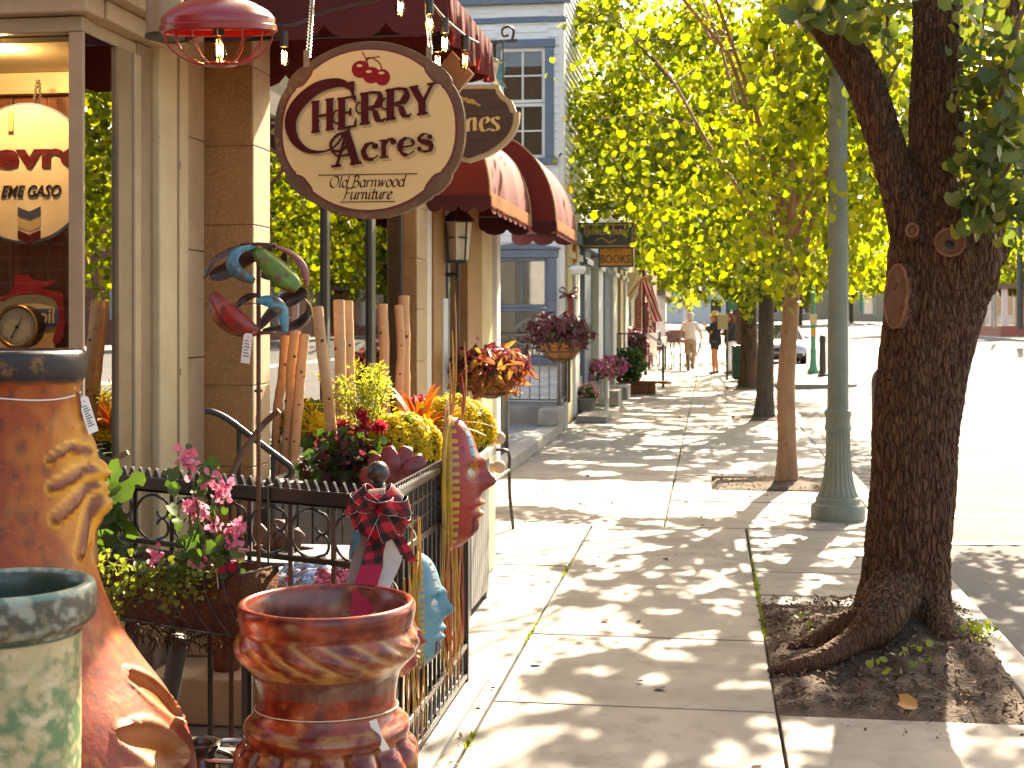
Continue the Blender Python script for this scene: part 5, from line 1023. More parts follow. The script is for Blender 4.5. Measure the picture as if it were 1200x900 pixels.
rp('ring_band', M['iron'], lambda b: [b.tube([SP(SL * (i + .5) / ns + .033 * math.cos(a), .12 + .046 * math.sin(a)) for a in [2 * PI * k / 16 for k in range(16)]], .0045, 6, closed=True) for i in range(ns)])
b = MB(); b.span((-1.13, 4.12, -.02), (-.965, 5.95, .028)); tag(b.build('stone_plinth', M['concrete_old'], bev=.008), 'narrow pale stone plinth under the pavement run of the iron railing', 'plinth')
# ================= painted pottery: pigment rides on the mesh as a colour attribute
def vmat(name, rough=.3, mott=.35, sc=14, dark=(.05, .02, .012), coat=.5, bump=.12, ochre=None):
    m = bpy.data.materials.new(name); m.use_nodes = True; nt = m.node_tree; N, L = nt.nodes, nt.links; b = N['Principled BSDF']; b.inputs['Roughness'].default_value = rough; b.inputs['Specular IOR Level'].default_value = .38; b.inputs['Coat Weight'].default_value = coat; b.inputs['Coat Roughness'].default_value = .2
    at = N.new('ShaderNodeAttribute'); at.attribute_name = 'pigment'; tc = N.new('ShaderNodeTexCoord')
    cur = at.outputs['Color']
    for s, l, h, c, st in ([(sc, .50, .78, dark, 1)] + ([(sc * 2.3, .56, .70, ochre, 1)] if ochre else []) + [(sc * 6, .60, .70, dark, .8)]):
        n = N.new('ShaderNodeTexNoise'); n.inputs['Scale'].default_value = s; n.inputs['Detail'].default_value = 7; n.inputs['Roughness'].default_value = .68; L.new(tc.outputs['Object'], n.inputs['Vector'])
        r = N.new('ShaderNodeMapRange'); r.inputs[1].default_value = l; r.inputs[2].default_value = h; r.inputs[4].default_value = st * (mott if st == 1 else mott * 1.3); L.new(n.outputs['Fac'], r.inputs[0])
        mx = N.new('ShaderNodeMix'); mx.data_type = 'RGBA'; L.new(r.outputs[0], mx.inputs[0]); L.new(cur, mx.inputs[6]); mx.inputs[7].default_value = (*c, 1); cur = mx.outputs[2]
    L.new(cur, b.inputs['Base Color'])
    n = N.new('ShaderNodeTexNoise'); n.inputs['Scale'].default_value = 50; n.inputs['Detail'].default_value = 6; L.new(tc.outputs['Object'], n.inputs['Vector']); bp = N.new('ShaderNodeBump'); bp.inputs['Strength'].default_value = bump; bp.inputs['Distance'].default_value = .004; L.new(n.outputs['Fac'], bp.inputs['Height']); L.new(bp.outputs[0], b.inputs['Normal'])
    return m
def pigment(ob, fn):
    me = ob.data; a = me.color_attributes.new('pigment', 'FLOAT_COLOR', 'POINT'); n = len(me.vertices); c = np.ones((n, 4), np.float32)
    for i, v in enumerate(me.vertices): c[i, :3] = fn(v.co)
    a.data.foreach_set('color', c.reshape(-1))
def mixc(a, b_, t): t = max(0, min(1, t)); return tuple(a[i] * (1 - t) + b_[i] * t for i in range(3))
def resample(prof, n):
    p = curve(prof, 8); L = [0]
    for i in range(1, len(p)): L.append(L[-1] + (p[i] - p[i - 1]).length)
    out = []
    for k in range(n):
        t = L[-1] * k / (n - 1); i = max(j for j in range(len(L)) if L[j] <= t + 1e-9); i = min(i, len(p) - 2); u = (t - L[i]) / max(1e-9, L[i + 1] - L[i]); q = p[i].lerp(p[i + 1], u); out.append((max(.001, q.x), q.y))
    return out
# ---- tall chiminea with a sun face on its neck
cd = 3.6; ck = cd / F; ca_ = P(8, 412, cd); CX, CY = ca_.x, ca_.y
right = V((ca, sa, 0)); tor = V((sa, -ca, 0))     # picture-right and towards-us directions on the ground
toC = (V((0, 0, 0)) - V((CX, CY, 0))).normalized(); rgt = V((-toC.y, toC.x, 0)); rgt = rgt if rgt.dot(right) > 0 else -rgt
TH = math.atan2(rgt.y, rgt.x)
zz = lambda py: EYE - (py - HZ) * ck
prof = [(.16, 1.30), (.165, 1.44), (.172, 1.50), (.185, 1.515), (.198, 1.512), (.205, 1.495), (.203, 1.46), (.196, 1.438), (.186, 1.42), (.18, 1.36), (.182, 1.25), (.195, 1.12), (.208, 1.03), (.222, .96), (.246, .87), (.285, .78), (.34, .685), (.41, .585), (.465, .48), (.488, .39), (.485, .28), (.44, .16), (.36, .08), (.30, .05), (.30, .0), (.001, .0)]
prof = resample(prof, 210)
def seg_d(u, v, a, c):
    ax, ay = a; bx, by = c; dx, dy = bx - ax, by - ay; t = max(0, min(1, ((u - ax) * dx + (v - ay) * dy) / (dx * dx + dy * dy))); return math.hypot(u - ax - dx * t, v - ay - dy * t), t
PET = [((.035, 1.243), (.12, 1.262), .024), ((.12, 1.262), (.195, 1.235), .017), ((.04, 1.20), (.19, 1.165), .026), ((.04, 1.155), (.185, 1.085), .028), ((.035, 1.115), (.12, .985), .030), ((.0, 1.07), (.045, .955), .024), ((.01, 1.30), (.085, 1.405), .014)]
PET = PET + [((-a[0], a[1]), (-c[0], c[1]), w_) for a, c, w_ in PET]
GRV = [(50, .563, 23, .462, .030), (30, .666, 6, .524, .028), (57, .461, 28, .36, .03), (-20, .6, -40, .47, .03)]
def face_prof(v):
    """outline of the profile along the middle of the face"""
    P_ = [(1.36, 0), (1.30, .018), (1.25, .034), (1.222, .034), (1.20, .052), (1.178, .070), (1.168, .052), (1.160, .046), (1.150, .058), (1.140, .048), (1.130, .058), (1.118, .048), (1.105, .060), (1.085, .056), (1.06, .03), (1.02, .008), (.98, 0)]
    for (z0, d0), (z1, d1) in zip(P_[:-1], P_[1:]):
        if z1 <= v <= z0: t = (z0 - v) / (z0 - z1); t = t * t * (3 - 2 * t) ; return d0 + (d1 - d0) * t
    return 0
def chim(al, z, r):
    u = al * .195; d = 0; pet = 0; grv = 0; fc = 0; ring_ = 0
    if z > .9 and abs(al) < 1.8:
        for a, c, w_ in PET:
            e, t = seg_d(u, z, a, c); w2 = w_ * .84 * (1 - .5 * abs(t - .45))
            if e < w2 * 2: h = max(0, 1 - (e / w2) ** 2) if e < w2 else 0; pet = max(pet, h); d = max(d, .0135 * h ** .6 if h > 0 else 0); q_r = math.exp(-((e - w2 * 1.15) / (.3 * w2)) ** 2); ring_ = max(ring_, q_r); d -= .007 * q_r
        w_ = math.exp(-(u / .042) ** 2); nose = face_prof(z); d = max(d, nose * w_ + (.012 * math.exp(-(u / .08) ** 2) if 1.0 < z < 1.32 else 0)); fc = w_ if .98 < z < 1.34 else 0
        for eu in (.03, -.03):
            e = math.hypot((u - eu) / .017, (z - 1.208) / .009); d += -.008 * math.exp(-e * e * .8) + .005 * math.exp(-((e - 1.6) / .5) ** 2)
    elif z < .75:
        for a0, z0, a1, z1, w_ in GRV:
            e, t = seg_d(al * r, z, (R(a0) * r, z0), (R(a1) * r, z1)); w2 = w_ * (.5 + math.sin(PI * min(1, max(0, t * .9 + .05))))
            if e < w2 * 2: h = max(0, 1 - (e / w2) ** 2) if e < w2 else 0; grv = max(grv, h); d -= .022 * h ** .7; d += .008 * math.exp(-((e - w2 * 1.2) / (.3 * w2)) ** 2)
    return d, pet, grv, ring_
IM = max(range(len(prof)), key=lambda i: prof[i][1]) + 6
def cfn(a, z, i):
    al = (TH - a + PI) % (2 * PI) - PI
    return chim(al, z, prof[i][0])[0] if i > IM else .0015 * noise.noise(V((math.cos(a) * 3, math.sin(a) * 3, z * 8)))
cm = thing('chiminea', 'tall rust orange clay chiminea with a sun face in relief below its dark rim', 'chiminea', (CX, CY, 0))
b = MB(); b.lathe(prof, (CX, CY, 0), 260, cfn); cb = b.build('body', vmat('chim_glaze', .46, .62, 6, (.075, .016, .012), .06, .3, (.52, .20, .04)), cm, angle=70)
def cpig(co_):
    r = math.hypot(co_.x, co_.y); a = math.atan2(co_.y, co_.x); al = (TH - a + PI) % (2 * PI) - PI; z = co_.z; d, pet, grv, fc = chim(al, z, r)
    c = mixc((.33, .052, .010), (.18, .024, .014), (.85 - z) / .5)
    u = al * .195; e = math.hypot(u / .19, (z - 1.17) / .24) if abs(al) < 1.6 else 9
    nb_ = noise.noise(V((co_.x * 22, co_.y * 22, z * 22)))
    c = mixc(c, (.16, .035, .018), max(0, noise.fractal(V((co_.x * 40, co_.y * 40, co_.z * 26)), 1, 2, 4) - .12) * 2.2)
    c = mixc(c, (.60, .25, .02), 1.25 * math.exp(-e ** 2 * 1.1) + .35 * nb_ if e < 2.5 else 0)
    c = mixc(c, (.80, .38, .04), fc * .75); c = mixc(c, (.17, .038, .02), pet * 1.9 - .5)
    c = mixc(c, (.33, .09, .015), grv * 1.2); 
    if z < .75: c = mixc(c, (.40, .22, .10), min(1, abs(d) * 90) * (1 - grv) * .7)
    if z > 1.425 and r > .17: c = mixc(c, (.022, .018, .018), min(1, (z - 1.425 + .012 * nb_) * 60))
    if r < .19 and z > 1.3 and z < 1.5 and False: c = (.02, .015, .012)
    return c
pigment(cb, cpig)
tz = 1.395; b = MB(); b.tube([V((CX + .186 * math.cos(a), CY + .186 * math.sin(a), tz + .006 * math.sin(a * 3))) for a in [2 * PI * k / 48 for k in range(48)]], .0022, 6, closed=True)
t0 = V((CX, CY, tz)) + rgt * .186 + toC * .03; b.tube([t0, t0 + V((0, 0, -.012)) + rgt * .004], .0016, 5); b.build('string', M['tag'], cm)
def hang_tag(c, w, h, n, parent, tilt=.25, lines=6, sq=None):
    c = V(c); n = V(n).normalized(); ux = V((0, 0, 1)).cross(n).normalized(); uy = n.cross(ux); ux2 = ux * math.cos(tilt) + uy * math.sin(tilt); uy2 = uy * math.cos(tilt) - ux * math.sin(tilt)
    b = MB(); b.prism([(-w / 2, 0), (-w / 2, -h), (w / 2, -h), (w / 2, 0), (w * .25, h * .08), (-w * .25, h * .08)], c, ux2, uy2, .0012); t = b.build('price_tag', M['tag'], parent)
    L = Letter(c + n * .0013, ux2, uy2, 0, .0002)
    for i in range(lines): y = -h * (.2 + .65 * i / lines); L.stroke([(-w * .32, y), (w * (.1 + .22 * ((i * 7) % 3) / 2), y)], h * .03)
    L.poly([(.06 * w * math.cos(a), -h * .06 + .06 * w * math.sin(a)) for a in [2 * PI * k / 10 for k in range(10)]])
    L.b.build('print', M['black'], t, smooth=False)
hang_tag(t0 + rgt * .004 + V((0, 0, -.012)) + toC * .02, .030, .095, toC + rgt * .5, cm, .32, 9)
# ---- green glazed pot
gd = 3.0; gp = P(5, 683, gd); gk = gd / F
gpt = thing('green_pot', 'tall cream and green glazed pot with dark worn rim in the bottom left corner', 'pot', (gp.x, gp.y, 0))
z0 = gp.z; prof2 = resample([(.15, z0 - .12), (.158, z0 - .03), (.168, z0 - .004), (.182, z0 + .001), (.193, z0 - .01), (.196, z0 - .04), (.193, z0 - .075), (.178, z0 - .092), (.165, z0 - .105), (.163, z0 - .2), (.162, z0 - .4), (.156, z0 - .7), (.15, .08), (.152, .0), (.001, .0)], 260)
b = MB(); b.lathe(prof2, (gp.x, gp.y, 0), 180, lambda a, z, i: .0016 * noise.noise(V((math.cos(a) * 4, math.sin(a) * 4, z * 9)))); go = b.build('body', None or vmat('green_glaze', .38, .5, 9, (.10, .17, .08), .35, .15, (.45, .30, .13)), gpt, angle=70)
def gpig(c):
    r = math.hypot(c.x, c.y); n1 = .6 * noise.fractal(V((c.x * 9, c.y * 9, c.z * 6)), 1, 2, 5) + .55 * noise.fractal(V((c.x * 34, c.y * 34, c.z * 34)), 1, 2, 4); n2 = noise.fractal(V((c.x * 30 + 5, c.y * 30, c.z * 34)), 1, 2, 4)
    col = mixc((.50, .40, .22), (.12, .21, .10), (n1 + .12) * 2.2); col = mixc(col, (.60, .50, .32), (n2 - .1) * 1.5)
    if c.z > z0 - .105: col = mixc((.06, .065, .05), (.12, .06, .035), .5 + n1 * 2); col = mixc(col, (.28, .30, .24), (n2 + .05) * 2)
    if c.z > z0 - .012: col = mixc((.10, .20, .15), (.3, .36, .28), n2 * 3)
    if r < .166 and c.z > z0 - .11: col = (.03, .06, .04)
    return col
pigment(go, gpig)
b = MB(); b.lathe([(.001, z0 - .119), (.152, z0 - .119)], (gp.x, gp.y, 0), 40, cap=False); b.build('soil', M['dirt'], gpt)
# ---- brown roped pot in the middle
bd = 3.9; bp_ = P(383, 712, bd); bk = bd / F; zb = lambda py: EYE - (py - HZ) * bk
bpt = thing('brown_pot', 'big glossy red brown pot with roped collar and gadrooned belly in front of the railing', 'pot', (bp_.x, bp_.y, 0))
pr_ = [(82, 790), (86, 740), (90, 716), (93, 707), (97, 703), (102, 705), (104, 712), (102.5, 722), (100, 731), (101, 737), (105, 745), (106, 753), (103, 765), (95, 774), (87, 784), (83, 797), (81, 812), (81.5, 824), (84, 832), (89, 838), (96, 844), (97, 852), (95, 860), (96, 866), (101, 874), (104, 888), (103, 905), (97, 930), (84, 965), (71, 995), (65, 1010), (70, 1018), (72, 1028), (.5, 1028)]
pr_ = resample([(r * bk, zb(y)) for r, y in pr_], 190)
def bdisp(a, z):
    d = 0; zc = zb(753); h = 16 * bk
    if abs(z - zc) < h:
        e = 1 - ((z - zc) / h) ** 2; ph = (a * 9 + (z - zc) * 62); d += e * (.012 * (abs(math.sin(ph)) ** .7) - .006)
    if z < zb(858):
        e = min(1, (zb(858) - z) / .03) * min(1, max(0, (z - .12) / .2)); s_ = abs(math.cos(a * 7.5)); d += e * (.022 * (s_ ** .6) - .010)
        if z > zb(885): d -= .012 * (1 - s_) * min(1, (z - zb(885)) / .02)
    return d
BM_ = max(range(len(pr_)), key=lambda i: pr_[i][1]) + 4
b = MB(); b.lathe(pr_, (bp_.x, bp_.y, 0), 240, lambda a, z, i: bdisp(a, z) if i > BM_ else 0); bo = b.build('body', vmat('brown_glaze', .22, .62, 8, (.025, .007, .006), .35, .16, (.34, .15, .04)), bpt, angle=70)
def bpig(c):
    a = math.atan2(c.y, c.x); d = bdisp(a, c.z); n = noise.fractal(V((c.x * 16, c.y * 16, c.z * 16)), 1, 2, 5); col = mixc((.12, .013, .007), (.28, .038, .010), .5 + n * 1.5)
    zc = zb(753); r = math.hypot(c.x, c.y)
    if abs(c.z - zc) < 20 * bk: col = mixc(col, (.50, .27, .08), .9 * (1 - abs(math.sin(a * 9 + (c.z - zc) * 62))) ** 2.2 + .3 * max(0, n))
    if abs(c.z - zb(772)) < 8 * bk: col = mixc(col, (.40, .21, .06), .55 + n)
    if abs(c.z - zb(842)) < 5 * bk or abs(c.z - zb(862)) < 5 * bk: col = mixc(col, (.30, .15, .05), .35 + n * 1.5)
    if c.z < zb(862): col = mixc(col, (.34, .15, .05), max(0, n + .15) * 1.6 * (1 if d > .004 else .3))
    if r < 92 * bk and c.z > zb(800) and c.z < zb(704): col = mixc((.10, .028, .02), (.19, .07, .05), .5 + n)
    return col
pigment(bo, bpig)
b = MB(); b.lathe([(.001, zb(788)), (82.5 * bk, zb(788))], (bp_.x, bp_.y, 0), 40, cap=False); b.build('inner_floor', M['dirt'], bpt)
ts = zb(826); b = MB(); b.tube([V((bp_.x + 83.5 * bk * math.cos(a), bp_.y + 83.5 * bk * math.sin(a), ts - .012 * math.sin(a - .2))) for a in [2 * PI * k / 60 for k in range(60)]], .0014, 6, closed=True); b.build('string', M['string'], bpt)
toB = (V((0, 0, 0)) - V((bp_.x, bp_.y, 0))).normalized(); rB = V((-toB.y, toB.x, 0)); rB = rB if rB.x > 0 else -rB
c = V((bp_.x, bp_.y, ts)) + rB * .125 + toB * .165; b = MB(); b.ribbon(curve([c, c + V((.012, -.004, -.03)), c + V((.022, -.012, -.05)), c + V((.04, -.012, -.078))], 5), rB + V((0, 0, .3)), .022); b.build('price_tag', M['tag'], bpt)
# ================= plaid bow on the corner post with long ribbon tails
def plaid():
    m = bpy.data.materials.new('plaid'); m.use_nodes = True; nt = m.node_tree; N, L = nt.nodes, nt.links; b = N['Principled BSDF']; b.inputs['Roughness'].default_value = .8
    tc = N.new('ShaderNodeTexCoord'); mp = N.new('ShaderNodeMapping'); mp.inputs['Rotation'].default_value = (.5, .4, .3); L.new(tc.outputs['Object'], mp.inputs[0]); fs = []
    for ax in ('X', 'Z'):
        wv = N.new('ShaderNodeTexWave'); wv.bands_direction = ax; wv.inputs['Scale'].default_value = 6.5; wv.inputs['Distortion'].default_value = .3; L.new(mp.outputs[0], wv.inputs['Vector']); r = N.new('ShaderNodeMapRange'); r.inputs[1].default_value = .45; r.inputs[2].default_value = .55; L.new(wv.outputs['Fac'], r.inputs[0]); fs.append(r)
    ad = N.new('ShaderNodeMath'); ad.operation = 'ADD'; L.new(fs[0].outputs[0], ad.inputs[0]); L.new(fs[1].outputs[0], ad.inputs[1]); md_ = N.new('ShaderNodeMath'); md_.operation = 'MULTIPLY'; md_.inputs[1].default_value = .5; L.new(ad.outputs[0], md_.inputs[0])
    rp_ = N.new('ShaderNodeValToRGB'); e = rp_.color_ramp.elements; e[0].color = (.006, .004, .005, 1); e[1].color = (.42, .010, .022, 1); q = e.new(.5); q.color = (.11, .006, .010, 1); L.new(md_.outputs[0], rp_.inputs[0]); L.new(rp_.outputs[0], b.inputs[0]); return m
M['plaid'] = plaid()
bc = C0 + V((.0, -.045, .95)); bw_ = thing('plaid_bow', 'red and black plaid bow on the railing corner post with red, white and grey tails', 'bow', tuple(bc))
PXM = 4.33 / F; BP = lambda x, y, d=0: P(x, y, 4.30 + d)
tI = lambda: None
bx_, bz_, bt_ = V((ca, sa, 0)), EZ, V((sa, -ca, 0)); bk0 = BP(445, 592, -.02)
for th, L_, w_, f_ in ((165, .098, .058, .02), (132, .088, .056, .05), (198, .085, .055, .055), (95, .062, .05, .03), (48, .085, .055, .035), (12, .096, .058, .045), (-28, .095, .058, .02), (-62, .088, .052, .06), (230, .080, .052, .07), (268, .085, .055, .05), (150, .06, .05, .085), (20, .058, .05, .09)):
    r_ = bx_ * math.cos(R(th)) + bz_ * math.sin(R(th)); t_ = bz_ * math.cos(R(th)) - bx_ * math.sin(R(th)) + bt_ * rnd.uniform(-.4, .4); c = bk0 + bt_ * f_ * .35; dz = V((0, 0, -.25 * L_))
    pts = curve([c, c + r_ * L_ * .55 - bt_ * .02, c + r_ * L_ + bt_ * .008 + dz * .5, c + r_ * L_ * .92 + bt_ * (.028 + f_ * .3) + dz, c + r_ * L_ * .45 + bt_ * (.045 + f_ * .3) + dz * .4, c + bt_ * .03], 6)
    n = len(pts); ws = [w_ * (.35 + .65 * math.sin(PI * min(1, k / (n - 1) * 1.0)) ** .5) for k in range(n)]; b = MB(); b.ribbon(pts, t_, ws, .0012); o = b.build('loop', M['plaid'], bw_); b = MB(); [b.tube([p + t_.normalized() * sg_ * ws[k] / 2 for k, p in enumerate(pts)], .0008, 4) for sg_ in (-1, 1)]; b.build('wired_edge', M['tag'], o)
b = MB(); b.ball(BP(446, 602, -.05), .018, 12); b.build('knot', M['plaid'], bw_)
def tail(pts, w, m, wd=(1, .2, 0)):
    b = MB(); b.ribbon(curve([BP(*p) for p in pts], 6), V(wd), w, .0012); b.build('ribbon_tail', m, bw_)
M['rib_red'] = cloth('rib_red', (.42, .012, .05), (.5, .02, .06), .2); M['rib_white'] = cloth('rib_white', (.62, .58, .54), (.6, .55, .5), .25); M['rib_grey'] = cloth('rib_grey', (.26, .21, .17), (.3, .25, .2), .2); M['rib_teal'] = cloth('rib_teal', (.03, .28, .34), (.05, .4, .45), .25)
tail([(448, 612, -.03), (440, 640, -.06), (436, 662, -.11)], .06, M['plaid']); tail([(436, 662, -.112), (428, 690, -.18), (424, 724, -.24)], .07, M['rib_red'])
tail([(450, 615, -.01), (462, 650, -.05), (447, 690, -.14), (446, 722, -.24)], .052, M['rib_white']); tail([(440, 612, -.0), (420, 650, -.05), (411, 690, -.13), (407, 722, -.2)], .032, M['rib_grey'])
tail([(444, 615, .0), (428, 660, -.04), (422, 700, -.12)], .026, M['rib_teal']); tail([(456, 615, -.02), (472, 640, -.04), (478, 652, -.05), (484, 658, -.05)], .04, M['plaid'])
# ================= wind spinner on its pole
sd = 4.5; sp = P(303, 500, sd); ws = thing('wind_spinner', 'kinetic garden wind spinner of curved painted metal petals on a rusty pole', 'wind spinner', (sp.x, sp.y, 0))
b = MB(); b.tube([V((sp.x, sp.y, 0)), V((sp.x, sp.y, P(303, 284, sd).z))], .0075, 12); b.build('pole', M['rust'], ws)
b = MB(); [b.tube([V((sp.x + .055 * math.cos(a), sp.y + .055 * math.sin(a), P(303, yy, sd).z + dz)) for a in [2 * PI * i / 24 for i in range(24)]], .006, 6, closed=True) for yy, dz in ((287, .0), (390, 0))]; b.build('hub_ring', M['rust'], ws)
b = MB(); [b.tube([P(303, y, sd) + V((0, 0, .004)), P(303, y, sd) - V((0, 0, .004))], .014, 14) for y in (286, 391, 458, 640)]; b.build('collar', M['rust'], ws)
def pm(n, c, c2_): return mat(n, c, .35, tuple(x * .7 for x in c), 7, c3=c2_, sc3=30, lo3=.54, hi3=.6, coat=.2, bump=.2, c4=tuple(x * .45 for x in c), sc4=9)
M['p_blue'] = pm('p_blue', (.03, .20, .28), (.10, .05, .03)); M['p_green'] = pm('p_green', (.10, .22, .02), (.12, .05, .02)); M['p_red'] = pm('p_red', (.36, .025, .015), (.12, .03, .02)); M['p_pink'] = pm('p_pink', (.30, .06, .055), (.12, .03, .03)); M['p_dark'] = pm('p_dark', (.055, .024, .018), (.12, .05, .03)); M['p_orange'] = pm('p_orange', (.26, .07, .02), (.1, .03, .02)); M['p_cyan'] = pm('p_cyan', (.05, .30, .42), (.10, .08, .06)); M['p_yellow'] = pm('p_yellow', (.5, .30, .03), (.2, .1, .03))
def blade(pts, w, m, cup=.28, up=None):
    c = curve([P(x, y, sd + d) for x, y, d in pts], 8); n = len(c); wk = w * 1.14 * sd / F; b = MB(); vs = []; cen = sum(c, V((0, 0, 0))) / n; hub = V((sp.x, sp.y, cen.z))
    for i in range(n):
        t = (c[min(i + 1, n - 1)] - c[max(i - 1, 0)]).normalized(); rad = (c[i] - hub); rad = (rad - t * rad.dot(t)); rad = rad.normalized() if rad.length > 1e-4 else t.orthogonal(); s_ = t.cross(rad).normalized(); ww = wk * max(.1, math.sin(PI * (.06 + .88 * i / (n - 1))) ** .6)
        for k in range(7):
            u = (k - 3) / 3; vs.append(c[i] + s_ * u * ww / 2 - rad * cup * ww * u * u)
    b.add(vs, [(i * 7 + k, i * 7 + k + 1, (i + 1) * 7 + k + 1, (i + 1) * 7 + k) for i in range(n - 1) for k in range(6)])
    o = b.build('petal', M[m], ws); s2 = o.modifiers.new('t', 'SOLIDIFY'); s2.thickness = .0022; return o
for pts, w_, m in [([(325, 286, 0), (280, 287, -.03), (248, 303, -.06), (238, 326, -.07)], 17, 'p_dark'), ([(298, 286, -.05), (276, 292, -.10), (268, 306, -.13), (277, 321, -.14), (298, 331, -.13)], 17, 'p_blue'), ([(318, 288, .05), (285, 302, .09), (262, 317, .09), (246, 324, .08)], 19, 'p_dark'), ([(300, 287, -.04), (316, 302, -.1), (334, 322, -.13), (350, 338, -.13)], 27, 'p_green'), ([(322, 286, 0), (346, 296, -.02), (361, 314, -.03), (362, 336, -.03)], 20, 'p_pink'), ([(336, 296, .07), (334, 312, .09), (322, 321, .1), (306, 322, .1)], 17, 'p_dark'),
    ([(246, 346, -.05), (258, 364, -.11), (280, 382, -.13), (301, 391, -.12)], 24, 'p_red'), ([(243, 352, -.03), (250, 374, -.07), (270, 388, -.08), (300, 392, -.08)], 15, 'p_orange'), ([(274, 364, .08), (282, 353, .1), (292, 347, .1), (304, 345, .08)], 8, 'p_dark'), ([(300, 351, -.1), (318, 352, -.13), (333, 364, -.12), (336, 389, -.09)], 15, 'p_cyan'), ([(360, 341, .0), (342, 352, .03), (322, 370, .04), (306, 386, .02)], 22, 'p_dark'), ([(364, 352, .04), (364, 372, .05), (346, 386, .05), (308, 390, .02)], 20, 'p_dark'), ([(357, 349, .02), (365, 358, .03), (367, 372, .03)], 6, 'p_yellow')]: blade(pts, w_, m)
hang_tag(P(291, 393, sd - .13), .03, .09, (0, -1, 0), ws, -.12, 6)
b = MB(); b.tube([P(301, 388, sd - .12), P(291, 394, sd - .13)], .001, 5); b.build('string', M['string'], ws)
# ================= wire trough planter with coir liner on the front run
s0, s1 = .37, 1.13; zt, zq = .775, .53; tp_ = thing('wire_planter', 'wire trough planter with brown coir liner hooked on the front railing, full of pink flowers', 'planter', tuple(FP(.75, .53, .12)))
def trough(b, ins, n=30, m=12):
    vs = []
    for i in range(n + 1):
        u = i / n; s_ = s0 + ins + (s1 - s0 - 2 * ins) * u; en = min(u, 1 - u) * 2; dp = (1 - (1 - min(1, en * 4)) ** 2 * .45)
        for j in range(m + 1):
            a = PI * (1 - j / m); o = .125 + .095 * math.cos(a); z = zt - (zt - zq - ins) * dp * math.sin(a) ** .7
            w_ = .012 * noise.noise(V((s_ * 14, j * .6, 3))); vs.append(FP(s_, z + w_, o + w_))
    k = m + 1; b.add(vs, [(i * k + j, i * k + j + 1, (i + 1) * k + j + 1, (i + 1) * k + j) for i in range(n) for j in range(m)] + [tuple(range(k)), tuple(n * k + j for j in range(k))[::-1]])
b = MB(); trough(b, .012); lo_ = b.build('liner', M['coir'], tp_, angle=80); so3 = lo_.modifiers.new('t', 'SOLIDIFY'); so3.thickness = .012
b = MB()
for (za, oa) in ((zt + .004, .222), (zt + .004, .028)): b.tube([FP(s0, za, oa), FP(s1, za, oa)], .0032, 6)
for s_ in (s0, s1): b.tube([FP(s_, zt + .004, .028), FP(s_, zt + .004, .222)], .0032, 6)
b.tube([FP(s0 + .02, zq + .035, .185), FP(s1 - .02, zq + .035, .185)], .0026, 6)
nx = 9
for i in range(nx):
    a = s0 + (s1 - s0) * i / nx; c = s0 + (s1 - s0) * (i + 1) / nx
    for p, q in ((a, c), (c, a)): b.tube(curve([FP(p, zt, .226), FP((p * .7 + q * .3), (zt * .6 + zq * .4), .228), FP(q, zq + .035, .19)], 4), .0018, 5)
    m_ = (a + c) / 2
    b.tube([FP(m_ + .03 * math.cos(t), zt + .022 + .02 * math.sin(t), .224) for t in [2 * PI * k / 12 for k in range(12)]], .0024, 5, closed=True); b.tube([FP(m_ + .045 + .014 * math.cos(t), zt + .034 + .014 * math.sin(t), .224) for t in [2 * PI * k / 10 for k in range(10)]], .002, 5, closed=True)
for s_ in (s0 + .06, s1 - .06): b.tube([FP(s_, zt, .03), FP(s_, RT + .004, .03), FP(s_, RT + .006, -.03)], .004, 6)
b.build('wire_frame', M['iron'], tp_)
b = MB(); b.prism([(s0 + .02, .03), (s1 - .02, .03), (s1 - .02, .215), (s0 + .02, .215)], C0 + V((0, 0, zt - .03)), FD, FN, .004 if FD.cross(FN).z > 0 else -.004); b.build('soil', M['dirt'], tp_)
hr = [];
for _ in range(420):
    s_ = rnd.uniform(s0, s1); z = zq + rnd.uniform(-.02, .03); hr.append(tuple(FP(s_, z, rnd.uniform(.06, .22))))
leaf_obj('coir_strands', [(leaves(hr, np.random.uniform(.02, .07, len(hr)), rv(len(hr)), np.array([0, 0, -.6]) + rv(len(hr), .6), (LONG[0] * np.array([.06, 1, 1]), LONG[1])), 0)], M['coir'], tp_)
def plant(name, label, cat, base, mats, bts, stems=None, group=None, stemmat='green'):
    t = thing(name, label, cat, tuple(base), group)
    if stems:
        b = MB(); [b.tube(p, r, 5) for p, r in stems]; b.build('stem', M[stemmat], t)
    for nm, m, (pos, sz, nr, tp, tm) in bts:
        if len(pos): leaf_obj(nm, [(leaves(pos, sz, nr, tp, tm), 0)], M[m], t)
    return t
# begonia: leaning stems with hanging clusters of pink flowers
bd_ = 4.42
def cl(pts, n, sx, sy, sdp, d):
    out = []
    for (x, y) in pts:
        for _ in range(n): out.append(tuple(P(rnd.gauss(x, sx), rnd.gauss(y, sy), d + rnd.gauss(0, sdp))))
    return np.array(out)
fl = [(220, 537), (224, 548), (241, 567), (260, 566), (262, 575), (222, 590), (234, 600), (232, 596), (250, 612), (277, 617), (270, 640), (236, 658), (280, 648), (276, 618), (256, 580), (183, 655), (215, 535)]
fpos = cl(fl, 17, 4.2, 5, .012, bd_); n = len(fpos)
lfp = cl([(215, 560), (230, 575), (250, 600), (225, 620), (240, 635), (255, 640), (262, 655), (215, 640), (205, 655), (190, 665), (235, 665), (250, 590), (240, 545), (270, 660), (210, 600), (225, 650), (246, 655)], 6, 10, 11, .04, bd_ + .02); m_ = len(lfp)
sm_ = cl([(150, 690), (130, 700), (140, 668), (165, 672), (185, 678), (205, 672), (120, 660), (225, 682), (245, 678), (130, 720), (175, 690), (195, 700), (210, 690)], 34, 10, 9, .05, bd_ + .0); s_n = len(sm_)
